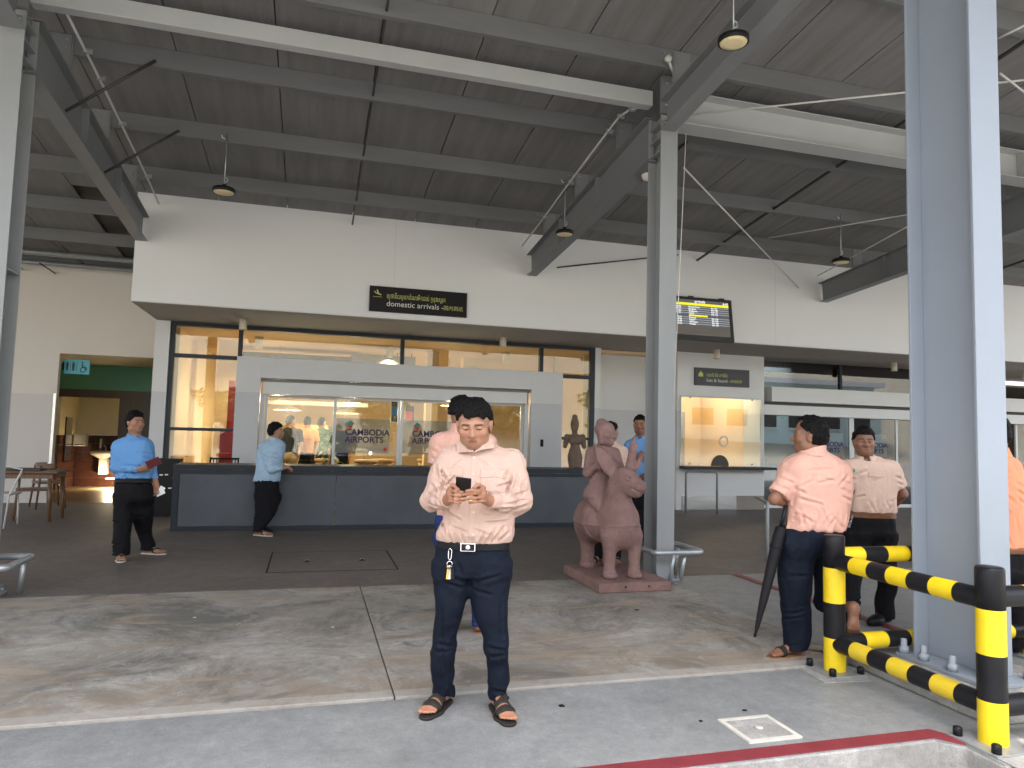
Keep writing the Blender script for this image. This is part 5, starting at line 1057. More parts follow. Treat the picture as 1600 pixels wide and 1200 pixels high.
def hand_prims(wr, dirv, palm, side, s=1.0, curl=0.5, spread=0.5, grip=None):
    """wr: wrist; dirv: along the hand; palm: palm normal; side: +1 when the thumb lies along dirv x palm."""
    d = unit(dirv); n = unit(np.array(palm)-d*(np.array(palm)@d)); t = np.cross(d, n)*side; wr = np.array(wr, float); pr = [ell(wr+d*0.050*s, (0.042*s, 0.017*s, 0.052*s), np.array([t, n, d]), 0.02*s), cap(wr-d*0.03*s, wr+d*0.02*s, 0.027*s, 0.028*s, 0.02*s)]
    for i, (o, L_, rr) in enumerate(((0.030, 0.072, 0.0085), (0.010, 0.080, 0.0090), (-0.011, 0.074, 0.0086), (-0.031, 0.058, 0.0076))):
        c = (curl[i] if hasattr(curl, '__len__') else curl)*(1.0+0.06*i); a0 = wr+d*0.090*s+t*o*s*(0.95+0.2*spread); dd = unit(d*math.cos(c*0.8)+n*math.sin(c*0.8)+t*o*spread*2); p1 = a0+dd*L_*0.48*s
        d2 = unit(d*math.cos(c*1.9)+n*math.sin(c*1.9)+t*o*spread); p2 = p1+d2*L_*0.30*s; d3 = unit(d*math.cos(c*2.6)+n*math.sin(c*2.6)); p3 = p2+d3*L_*0.24*s
        pr += [cap(a0-d*0.02*s, p1, rr*1.05*s, rr*s, 0.008*s), cap(p1, p2, rr*s, rr*0.92*s, 0.003*s), cap(p2, p3, rr*0.92*s, rr*0.8*s, 0.003*s)]
    b = wr+d*0.025*s+t*0.030*s; tv_ = unit(t*0.75+d*0.75+n*0.45) if grip is None else unit(grip); p1 = b+tv_*0.045*s; p2 = p1+unit(tv_+d*0.5+n*0.15)*0.032*s
    pr += [cap(b, p1, 0.0135*s, 0.0105*s, 0.014*s), cap(p1, p2, 0.0105*s, 0.0085*s, 0.004*s)]; return pr
def foot_prims(ank, dirv, s=1.0, toes=True, roll=None):
    d = unit([dirv[0], dirv[1], 0]); l = np.cross([0, 0, 1], d); a = np.array(ank, float); g = np.array([a[0], a[1], 0.0]); z0 = a[2]-0.075*s; g[2] = z0
    pr = [cap(a+[0, 0, 0.06], a, 0.038*s, 0.036*s, 0.03), ell(g-d*0.035*s+[0, 0, 0.030*s], (0.034*s, 0.042*s, 0.032*s), np.array([l, d, [0, 0, 1]]), 0.03), cap(g+[0, 0, 0.045*s], g+d*0.10*s+[0, 0, 0.022*s], 0.036*s, 0.024*s, 0.03), ell(g+d*0.115*s+[0, 0, 0.018*s], (0.046*s, 0.045*s, 0.019*s), np.array([l, d, [0, 0, 1]]), 0.03)]
    if toes:
        for i, (o, L_, r) in enumerate(((0.030, 0.188, 0.0125), (0.011, 0.188, 0.0095), (-0.005, 0.182, 0.009), (-0.020, 0.174, 0.0085), (-0.033, 0.164, 0.0085))):
            for sgn in (1,): pr.append(cap(g+d*0.13*s+l*o*s*foot_prims.side+[0, 0, 0.016*s], g+d*L_*s+l*o*s*foot_prims.side*1.1+[0, 0, 0.011*s], r*1.1*s, r*s, 0.006))
    return pr
foot_prims.side = 1
def sole_shape(ank, dirv, s=1.0, th=0.016, lift=0.004, wid=1.0):
    d = unit([dirv[0], dirv[1], 0]); l = np.cross([0, 0, 1], d); g = np.array([ank[0], ank[1], ank[2]-0.075*s]); sh = Shape(); sh.add(cap(g-d*0.045*s, g+d*0.10*s, 0.040*s*wid, 0.050*s*wid, 0.0), cap(g+d*0.10*s, g+d*0.165*s, 0.052*s*wid, 0.040*s*wid, 0.02))
    zc = g[2]-th/2-0.001
    def cut(p, dd): return smax(dd, np.abs(p[:, 2]-zc)-th/2, 0.006)
    sh.cut(cut); return sh

def shear_hem(r, ank, dv, inset, zh=0.060):
    """Lower leg rows drawn over to the ankle so that the hem drops round the foot."""
    r = sorted(r, key=lambda q: -q[0]); z, c, w_, h_ = r[-1]; c2 = np.array([ank[0], ank[1], 0.0])-np.array(dv)*0.012; dl = c2[:2]-np.array(c)[:2]; zt = 0.55
    zs = [q[0] for q in r]; out = []
    for q in r[:-1]:
        w = min(1.0, max(0.0, (zt-q[0])/(zt-0.20))); cc = np.array(q[1], float); cc[:2] += dl*w; out.append((q[0], cc, q[2], q[3]))
    for zz in (0.20, 0.12):
        if out[-1][0] > zz+0.04:
            a = out[-1]; t = (a[0]-zz)/(a[0]-zh); cc = np.array([*c2[:2], 0.0]); w = min(1.0, max(0.0, (zt-zz)/(zt-0.20))); out.append((zz, cc if w > 0.98 else a[1]*(1-t)+cc*t, a[2]*(1-t)+w_*t, a[3]*(1-t)+max(h_, 0.072-inset*0.5)*t))
    out.append((zh, c2, w_, max(h_, 0.074-inset*0.5))); return out
def rows_px(rows, d, inset=0.0, dep=1.0):
    """(y, x left, x right, depth offset, half depth in m) in photo pixels -> loft rows at level depth d."""
    out = []
    for y, xl, xr, dd, hd in rows:
        a, b = P(xl, y, d+dd), P(xr, y, d+dd); c = (a+b)/2; out.append((c[2], c, max(0.012, np.linalg.norm((b-a)[:2])/2-inset), max(0.012, hd*dep-inset)))
    return out
def folds(amp, zf=None, seed=0.0, sc=(14, 14, 5)):
    """Cloth folds: soft drapes running down plus pull lines; zf(p) scales them by place."""
    sc = np.array(sc, F32)
    def fn(p, d):
        m = np.abs(d) < 0.06
        if not m.any(): return d
        q = p[m]; w = vnoise(q+seed, 5)[:, None]*np.array([0.05, 0.05, 0.12], F32); n = vnoise((q+w)*sc/10+seed, 10)*0.8+0.9*(0.22-np.abs(vnoise((q+w*1.5)*sc/10+seed+5, 13)))*-1+0.16*(0.22-np.abs(vnoise((q+w)*sc/10*np.array([1, 1, 1.6], F32)+seed+8, 28)))*-1; a = amp*1.25 if zf is None else amp*1.25*zf(q); d[m] = d[m]+n*a; return d
    return fn
def pulls(segs, amp, seed=0.0):
    """Slanting crease lines across sleeves, strongest at the joints."""
    segs = [(np.array(a, F32), np.array(b, F32)) for a, b in segs]
    def fn(p, d):
        for i, (a, b) in enumerate(segs):
            ba = b-a; L = np.linalg.norm(ba); t = (p-a)@(ba/L); r = np.linalg.norm(p-a-t[:, None]*(ba/L), axis=1); m = (r < 0.085) & (t > -0.02) & (t < L+0.03) & (np.abs(d) < 0.05)
            if not m.any(): continue
            q = p[m]; n = vnoise(q+seed+i, 14); ph = t[m]*115+n*7+(q@np.array([38, 25, 30], F32)); env = 0.35+0.65*np.exp(-((t[m]-L)/0.07)**2)+0.35*np.exp(-(t[m]/0.07)**2); d[m] = d[m]+amp*env*np.sin(ph)*np.clip(0.5+1.6*vnoise(q+seed+9, 9), 0, 1)
        return d
    return fn
def creases(segs, d, depth=0.007, w=0.007, seed=1):
    """Single pressed-in creases with a raised lip, given as photo pixels on the side of the cloth that faces the road."""
    S = []
    for i, (x0, y0, x1, y1) in enumerate(segs):
        a, b = P(x0, y0, d), P(x1, y1, d); S.append((float(a@RH), a[2], float(b@RH), b[2], (0.7+0.6*((i*37+seed*11) % 10)/10)))
    Rv, Fv = RH.astype(F32), FH.astype(F32)
    def fn(p, dd):
        m = (np.abs(dd) < 0.04) & ((p@Fv) < d+0.03)
        if not m.any(): return dd
        q = p[m]; u = q@Rv; z = q[:, 2]; off = np.zeros(len(q), F32); jit = 0.010*vnoise(q+seed, 18)
        for u0, z0, u1, z1, k in S:
            du, dz_ = u1-u0, z1-z0; L = math.hypot(du, dz_)+1e-6; t = ((u-u0)*du+(z-z0)*dz_)/L; s_ = ((u-u0)*-dz_+(z-z0)*du)/L+jit; env = np.clip(np.minimum(t+0.01, L+0.01-t)/(0.30*L+0.01), 0, 1); env = env*env*(3-2*env)
            off += depth*k*env*(np.exp(-(s_/w)**2)-0.75*np.exp(-((s_-2.1*w)/(1.4*w))**2)-0.35*np.exp(-((s_+2.1*w)/(1.4*w))**2))
        dd[m] = dd[m]+off; return dd
    return fn
SHELLS = []
def band(shape, off, test, seed=None):
    """A thin piece lying on the outside of another shape, limited by test(p) <= 0."""
    s = Shape(); s.p = list(shape.p); s.post = list(shape.post)+[lambda p, d: smax(d-off, test(p).astype(F32), 0.004)]; return s
# ---------------------------------------------------------------- the man with the phone
def main_man():
    d = 3.78; s = px2m(d); fdir = unit(-FH+RH*-0.03); g0 = ground(735, 1112); tor = [(706, 715, 768, 0.02, 0.065), (712, 700, 790, 0.02, 0.080), (722, 690, 803, 0.015, 0.098), (745, 689, 805, 0.0, 0.118), (780, 692, 803, -0.01, 0.125), (810, 693, 801, -0.015, 0.128), (829, 687, 798, -0.015, 0.130), (840, 685, 795, -0.01, 0.125), (852, 687, 793, -0.005, 0.120)]
    legL = [(846, 683, 795, 0, 0.118), (870, 680, 796, 0.0, 0.122), (895, 678, 796, 0.01, 0.122)]
    lL = [(880, 679, 738, 0.0, 0.100), (912, 678, 734, 0, 0.098), (954, 681, 724, 0, 0.085), (1006, 675, 713, 0.0, 0.070), (1050, 674, 713, 0.0, 0.066), (1084, 677, 711, 0.04, 0.068), (1097, 677, 711, 0.055, 0.072)]
    lR = [(880, 736, 796, 0.0, 0.100), (912, 736, 796, 0, 0.098), (954, 739, 793, -0.01, 0.085), (1006, 758, 796, -0.02, 0.070), (1050, 764, 798, -0.02, 0.066), (1088, 766, 797, 0.0, 0.070), (1103, 766, 797, 0.015, 0.074)]
    Sh = {'l': P(702.5, 719, d+0.02), 'r': P(800, 723, d+0.02)}; El = {'l': P(675, 780, d+0.0), 'r': P(814, 784, d-0.01)}; Wr = {'l': P(700, 781, d-0.20), 'r': P(764, 782, d-0.21)}
    hc = P(741, 664, d-0.045); A = head_frame(unit(-FH+RH*-0.06), -0.30, 0.03); hs_ = 1.03
    hp, hsub = head_prims(hc, A, hs_, 1.10)
    neck = cap(P(742, 715, d+0.03), hc+A[1]*-0.025-A[2]*0.05, 0.062, 0.056, 0.03)
    ankL, ankR = ground(690, 1104, 0), ground(779, 1112, 0); fl, fr_ = unit(ground(662, 1124)-ground(694, 1098)), unit(ground(801, 1137)-ground(776, 1104)); ankL = np.array([ankL[0], ankL[1], 0.100]); ankR = np.array([ankR[0], ankR[1], 0.100])
    ph = P(724, 759, d-0.305); pu = RH*0.98+np.array([0, 0, -0.10]); pu = unit(pu)
    # phone lies along pv (away from the body, tipped up)
    pv = unit(np.cross(pu, unit(-FH*0.50+np.array([0, 0, -0.75])))); pn = np.cross(pu, pv)
    if pv[2] < 0: pv = -pv; pn = -pn
    def hemmed(rows, ank, dv, inset=0.0):
        return shear_hem(rows_px(rows, d, inset), ank, dv, inset)
    skin = Shape(); skin.add(loft(rows_px(tor, d, 0.026)), loft(rows_px(legL, d, 0.02), 0.03), loft(hemmed(lL, ankL, fl, 0.028), 0.03), loft(hemmed(lR, ankR, fr_, 0.028), 0.03), neck, *hp)
    for k in 'lr': skin.add(cap(Sh[k], El[k], 0.042, 0.036, 0.03), cap(El[k], Wr[k], 0.036, 0.026, 0.02))
    # image-left hand (his right): palm towards the phone from the left; image-right hand overlaps it
    hl, hr = P(704, 778, d-0.235), P(757, 779, d-0.245)
    def fingers(base, pts, r):
        out = []
        for a, b in zip(pts[:-1], pts[1:]): out.append(cap(a, b, r, r*0.9, 0.004))
        return out
    D0 = d-0.30
    skin.add(cap(Wr['l'], hl, 0.026, 0.028, 0.02), ell(P(706, 771, d-0.275), (0.030, 0.034, 0.040), np.array([RH, FH, [0, 0, 1]]), 0.02))
    skin.add(cap(Wr['r'], hr, 0.026, 0.028, 0.02), ell(P(750, 772, d-0.285), (0.036, 0.034, 0.036), np.array([RH, FH, [0, 0, 1]]), 0.02))
    # his right hand: fingers wrap under the phone, thumb on the screen
    for i, (y, x1) in enumerate(((769, 724), (775, 727), (781, 726), (786, 720))):
        skin.add(*fingers(None, [P(701, y-3, D0+0.01), P(711, y-1, D0-0.030), P(x1, y+0.5, D0-0.022)], 0.0088-0.0005*i))
    skin.add(*fingers(None, [P(703, 765, D0+0.015), P(707, 757, D0-0.005), P(716, 765, D0-0.035)], 0.0095))
    # his left hand: fingers reach across below, thumb over the near edge
    for i, (y, x1) in enumerate(((766, 727), (772, 719), (779, 716), (785, 729))):
        if i == 0: continue
        skin.add(*fingers(None, [P(758, y-2, D0+0.01), P(742, y-1, D0-0.038), P(x1+4, y+1, D0-0.040)], 0.0090-0.0004*i))
    skin.add(*fingers(None, [P(757, 762, D0+0.02), P(748, 757, D0-0.010), P(741, 761, D0-0.025)], 0.0095), *fingers(None, [P(750, 767, D0-0.02), P(738, 766, D0-0.045), P(729, 767.5, D0-0.045)], 0.0098))
    foot_prims.side = -1; skin.add(*foot_prims(ankL, fl)); foot_prims.side = 1; skin.add(*foot_prims(ankR, fr_)); skin.cut(hsub)
    ht = head_tint(hc, A, hs_, closed=True)
    def tint(p):
        c = ht(p); hand = (p[:, 2] < 1.2) & (p[:, 2] > 0.5); c[hand] *= np.array([0.92, 0.84, 0.80]); foot = p[:, 2] < 0.2; c[foot] *= np.array([1.05, 0.95, 0.92]); return c
    me = sdf_obj('person', skin, 'skin_tan', 0.0042, None, g0, tint); tag(me, 'man in peach long sleeved shirt and navy trousers looking down at his phone', 'person')
    # shirt
    sh = Shape(); sh.add(loft(rows_px(tor, d, 0.0), 0.02, 2.4))
    for k in 'lr':
        sgn = -1 if k == 'l' else 1
        sh.add(cap(Sh[k], El[k]*0.5+Sh[k]*0.5, 0.060, 0.058, 0.05), cap(El[k]*0.5+Sh[k]*0.5, El[k], 0.060, 0.054, 0.03), cap(El[k], Wr[k]*0.55+El[k]*0.45, 0.053, 0.047, 0.03), cap(Wr[k]*0.55+El[k]*0.45, Wr[k], 0.047, 0.038, 0.02), cap(P(742, 702, d+0.03), Sh[k]+[0, 0, 0.004], 0.056, 0.042, 0.05))
    zb = P(740, 843, d)[2]
    def nz(p): return 0.6+0.9*np.clip((zb+0.16-p[:, 2])/0.16, 0, 1)+1.2*np.clip(np.abs((p@RH.astype(F32))-float((P(742, 750, d))@RH))/0.16-0.9, 0, 1)
    sh.cut(folds(0.013, nz, 2.0, (15, 15, 5))); sh.cut(pulls([(Sh['l'], El['l']), (El['l'], Wr['l']), (Sh['r'], El['r']), (El['r'], Wr['r'])], 0.0055, 3.0))
    sh.cut(creases([(666, 770, 690, 777), (669, 785, 696, 791), (674, 756, 687, 769), (798, 774, 828, 767), (786, 784, 828, 781), (800, 795, 824, 789), (768, 793, 802, 791), (799, 730, 782, 757), (803, 742, 789, 772), (688, 733, 703, 754), (697, 799, 724, 812), (744, 799, 792, 808), (689, 812, 701, 838), (706, 847, 699, 822), (716, 849, 712, 826), (759, 847, 776, 822), (769, 845, 791, 818), (781, 842, 797, 828), (750, 848, 758, 828), (727, 848, 725, 830), (744, 714, 764, 729), (722, 715, 705, 727), (756, 814, 797, 813), (694, 748, 690, 772), (812, 735, 806, 762), (820, 750, 812, 778), (680, 722, 684, 748), (742, 752, 752, 770), (700, 757, 712, 742), (776, 760, 800, 752), (705, 820, 735, 830), (740, 822, 768, 834)], d-0.05, 0.0085, 0.0065, 3))
    # blousing above the belt
    def blouse(p, dd): return dd-0.006*np.exp(-((p[:, 2]-(zb+0.035))/0.03)**2)
    sh.cut(blouse)
    zneck = P(742, 706, d)[2]
    def neckcut(p, dd):
        q = p-np.array(P(741, 690, d+0.012), F32); rad = np.linalg.norm(q*np.array([1, 1, 0.55], F32), axis=1)-0.062
        v = cap(P(740, 686, d-0.09), P(739, 706, d-0.12), 0.045, 0.012)[0](p); dd = smax(dd, -smin(rad, v, 0.01), 0.006)
        dd = smax(dd, (zb-0.004)-p[:, 2], 0.004)
        for k in 'lr':
            t = unit(Wr[k]-El[k]).astype(F32); pr = (p-np.array(Wr[k], F32))@t; near = np.linalg.norm(p-np.array(Wr[k], F32), axis=1) < 0.10; dd = np.where(near, smax(dd, pr+0.004, 0.004), dd)
        return dd
    sh.cut(neckcut); shirt = sdf_obj('shirt', sh, 'shirt_peach', 0.0045, me, None, None, 1)
    r0 = P(741, 706, d); ru = lambda p: (p-r0.astype(F32))@RH.astype(F32); zz = lambda p: p[:, 2]
    front = lambda p: (p-r0.astype(F32))@FH.astype(F32)+0.02
    def X(px, y=750): return float((P(px, y, d-0.12)-r0)@RH)
    def Zp(y): return float(P(740, y, d-0.12)[2])
    def region(x0, x1, y0, y1, sl=0.0): 
        a, b, c, e = X(x0), X(x1), Zp(y1), Zp(y0)
        return lambda p: np.maximum.reduce([a-ru(p), ru(p)-b, c+sl*np.abs(ru(p)-(a+b)/2)-zz(p), zz(p)-e, front(p)])
    def box_for(*r, m=0.03): a = P(r[0], r[2], d-0.12); b = P(r[1], r[3], d-0.12); return np.minimum(a, b)-[0.05, 0.10, 0.03], np.maximum(a, b)+[0.05, 0.12, 0.03]
    for r in ((690, 722, 735, 757), (751, 791, 735, 768)): sdf_obj('pocket', band(sh, 0.0035, region(*r)), 'shirt_peach', 0.0032, shirt, None, None, 1, box_for(*r))
    for r in ((689, 723, 732, 744), (750, 791, 732, 745)): sdf_obj('pocket_flap', band(sh, 0.0075, region(*r, sl=-0.10)), 'shirt_peach', 0.0030, shirt, None, None, 1, box_for(*r))
    r = (734.5, 744, 712, 848); sdf_obj('placket', band(sh, 0.0030, region(*r)), 'shirt_peach', 0.0032, shirt, None, None, 1, box_for(*r))
    for y in (716, 742, 803, 838):
        pt = P(738.5, y, d-0.2); lo_ = 0.0
        for k in range(120):
            q = pt+FH*k*0.0025
            if sh(np.array([q], F32))[0] < 0.0025: break
        MB().lathe([(0.001, 0.005), (0.0058, 0.004), (0.0062, 0.0), (0.001, -0.002)], q, -FH, 12).build('button', 'button_cream', shirt)
    # collar leaves and epaulettes
    for sg, pts in ((-1, [(713, 690), (728, 684), (741, 707), (731, 706), (714, 708)]), (1, [(771, 684), (756, 680), (741, 707), (752, 703), (773, 700)])):
        b = MB(); n = len(pts); fr = [P(x, y, d-0.045-(0.045 if 730 < x < 754 else 0.0)) for x, y in pts]; bk = [q+FH*0.006+[0, 0, 0.001] for q in fr]
        b.add(fr+bk, [tuple(range(n)), tuple(range(n, 2*n))[::-1]]+[(i, (i+1) % n, n+(i+1) % n, n+i) for i in range(n)]); o = b.build('collar', 'shirt_peach', shirt, bevel=0.002)
    cl = Shape(); cl.add(cap(P(741, 703, d+0.025), P(741, 687, d+0.028), 0.070, 0.063, 0.0))
    def clc(p, dd): return smax(smax(smax(dd, -(np.linalg.norm((p-np.array(P(741, 700, d+0.02), F32))[:, :2], axis=1)-0.057), 0.004), p[:, 2]-float(P(741, 685.5, d)[2]), 0.004), -(p-np.array(P(741, 700, d-0.02), F32))@FH.astype(F32), 0.01)
    cl.cut(clc); sdf_obj('collar_band', cl, 'shirt_peach', 0.004, shirt, None, None, 1)
    for k, a, b in (('l', (692, 706), (716, 695)), ('r', (808, 710), (774, 694))):
        pa, pb = P(*a, d+0.02), P(*b, d+0.03); t = unit(pb-pa); L_ = np.linalg.norm(pb-pa); md = ((pa+pb)/2).astype(F32); tt = t.astype(F32); wv = unit(np.cross(t, [0, 0, 1])).astype(F32)
        tst = lambda p, md=md, tt=tt, wv=wv, L_=L_: np.maximum.reduce([np.abs((p-md)@tt)-L_*0.55, np.abs((p-md)@wv)-0.022, -(p-md)[:, 2]-0.03]); sdf_obj('epaulette', band(sh, 0.005, tst), 'shirt_peach', 0.004, shirt, None, None, 1, (md-0.12, md+0.12))
    # trousers, belt, keys
    tr = Shape(); tr.add(loft(rows_px(legL, d, 0.0), 0.02, 2.4), loft(hemmed(lL, ankL, fl), 0.05, cap_r=0.006), loft(hemmed(lR, ankR, fr_), 0.05, cap_r=0.006))
    zk = P(740, 1015, d)[2]; zh = P(740, 1090, d)[2]
    tr.cut(folds(0.010, lambda p: 0.5+1.6*np.exp(-((p[:, 2]-zk)/0.10)**2)+2.2*np.exp(-((p[:, 2]-zh)/0.07)**2)+0.9*np.exp(-((p[:, 2]-float(P(740, 905, d)[2]))/0.07)**2), 9.0, (12, 12, 14)))
    tr.cut(creases([(690, 905, 728, 915), (700, 895, 735, 905), (745, 905, 785, 895), (740, 918, 770, 925), (680, 1005, 712, 1012), (678, 1020, 708, 1016), (760, 1008, 795, 1014), (762, 1024, 794, 1019), (678, 1072, 710, 1078), (680, 1085, 708, 1081), (766, 1080, 796, 1086), (768, 1094, 795, 1090), (690, 930, 693, 1060), (782, 925, 783, 1060), (715, 870, 728, 900), (752, 870, 744, 900)], d-0.03, 0.0065, 0.009, 5)); zt = P(740, 846, d)[2]; tr.cut(lambda p, dd: smax(dd, p[:, 2]-zt, 0.004)); trs = sdf_obj('trousers', tr, 'trousers_navy', 0.005, me, None, None, 1)
    bw_ = Shape(); bw_.add(loft([(z, c, w_+0.004, h_+0.004) for z, c, w_, h_ in rows_px([(836, 684, 795, -0.008, 0.120), (846, 684.5, 795, -0.006, 0.119), (860, 683, 795.5, -0.002, 0.119)], d)], 0.0, 2.4, cap_r=0.003))
    z1, z0 = P(740, 842.5, d)[2], P(740, 855.5, d)[2]
    tilt = lambda p: p[:, 2]-0.028*((p-r0.astype(F32))@FH.astype(F32))*0
    bw_.cut(lambda p, dd: smax(dd, np.abs(p[:, 2]-(z0+z1)/2)-(z1-z0)/2, 0.003)); belt = sdf_obj('belt', bw_, 'belt_black', 0.004, me, None, None, 1)
    bc_ = P(731, 856, d-0.137); bc_ = np.array([bc_[0], bc_[1], (z0+z1)/2]); MB().obox(bc_, RH*0.039, [0, 0, 0.022], FH*0.004).build('buckle', 'chrome', belt, bevel=0.003); MB().obox(bc_-FH*0.0045, RH*0.033, [0, 0, 0.0165], FH*0.001).build('buckle_inlay', 'belt_black', belt); MB().lathe([(0.001, 0.003), (0.010, 0.002), (0.014, 0.0), (0.001, -0.001)], bc_-FH*0.0056, -FH, 12).build('buckle_badge', 'chrome', belt)
    for x in (700, 716, 764, 783): q = P(x, 851, d-0.125); 
    # hair
    hh = hair_shape(hc, A, hs_, 1.07, 0.058, 0.012, 0.004, 3, 0.018, 0.008); sdf_obj('hair', hh, 'hair_black', 0.0035, me, None, None, 0)
    # sandals
    for nm, ank, dv in (('l', ankL, fl), ('r', ankR, fr_)):
        so_ = sole_shape(ank, dv, 1.06, 0.020); sole = sdf_obj('sandal', so_, 'sandal_dark', 0.004, me, None, None, 1); foot_prims.side = -1 if nm == 'l' else 1; ft = Shape(); ft.add(*foot_prims(ank, dv, 1.0, False)); g = np.array([ank[0], ank[1], 0.012], F32); dv3 = np.array([dv[0], dv[1], 0], F32)
        for c0, w0 in ((0.128, 0.019), (0.060, 0.030)):
            tst = lambda p, c0=c0, w0=w0: np.maximum(np.abs((p-g)@dv3-c0)-w0, 0.014-p[:, 2]); sdf_obj('strap', band(ft, 0.007, tst), 'sandal_dark', 0.004, sole, None, None, 1, (g-[0.2, 0.2, 0.0], g+[0.2, 0.2, 0.14]))
    # phone, ring, keys: things he holds or wears on the belt
    po = thing('phone', 'black smartphone held in both hands by the man in the peach shirt', 'phone', ph); MB().obox(ph, pu*0.038, pv*0.076, pn*0.0045).build('body', 'black_plastic', po, bevel=0.006); MB().obox(ph-pn*0.0048 if (pn@FH) < 0 else ph+pn*0.0048, pu*0.033, pv*0.070, pn*0.0004).build('screen', 'sign_grey', po)
    rg_ = P(735.5, 782, d-0.345); ro = MB().lathe([(0.0092, -0.003), (0.0105, -0.003), (0.0105, 0.003), (0.0092, 0.003), (0.0092, -0.003)], rg_, RH, 16, close=False); ro.lathe([(0.001, 0.0), (0.007, 0.0), (0.006, 0.005), (0.001, 0.006)], rg_-FH*0.010, -FH, 8); ro = ro.build('ring', 'gold', None, rg_); tag(ro, 'gold ring on the finger holding the phone', 'ring')
    k0 = P(703, 858, d-0.118); kk = thing('key_ring', 'keys on a silver clip hanging from the black belt', 'keys', k0); q = lambda x, y, o=0.128: P(x, y, d-o)
    MB().tube([q(701, 859), q(703.5, 857), q(706, 860), q(705, 873), q(702.5, 875), q(700.5, 872), q(701, 859)], 0.0028, 8).build('clip', 'chrome', kk); MB().lathe([(0.012, -0.0015), (0.015, -0.0015), (0.015, 0.0015), (0.012, 0.0015), (0.012, -0.0015)], q(702.5, 881), FH, 18, close=False).build('split_ring', 'chrome', kk)
    for x0, x1, m in ((701, 698.5, 'gold'), (703, 702, 'chrome'), (705, 706.5, 'black_plastic')):
        a, b = q(x0, 886), q(x1, 905); t = unit(b-a); sd2 = unit(np.cross(t, FH)); MB().obox((a+b)/2, t*np.linalg.norm(b-a)/2, sd2*(0.006 if m != 'black_plastic' else 0.011), FH*0.0015).lathe([(0.001, -0.002), (0.011, -0.002), (0.011, 0.002), (0.001, 0.002)], a, FH, 12).build('key', m, kk)
main_man()
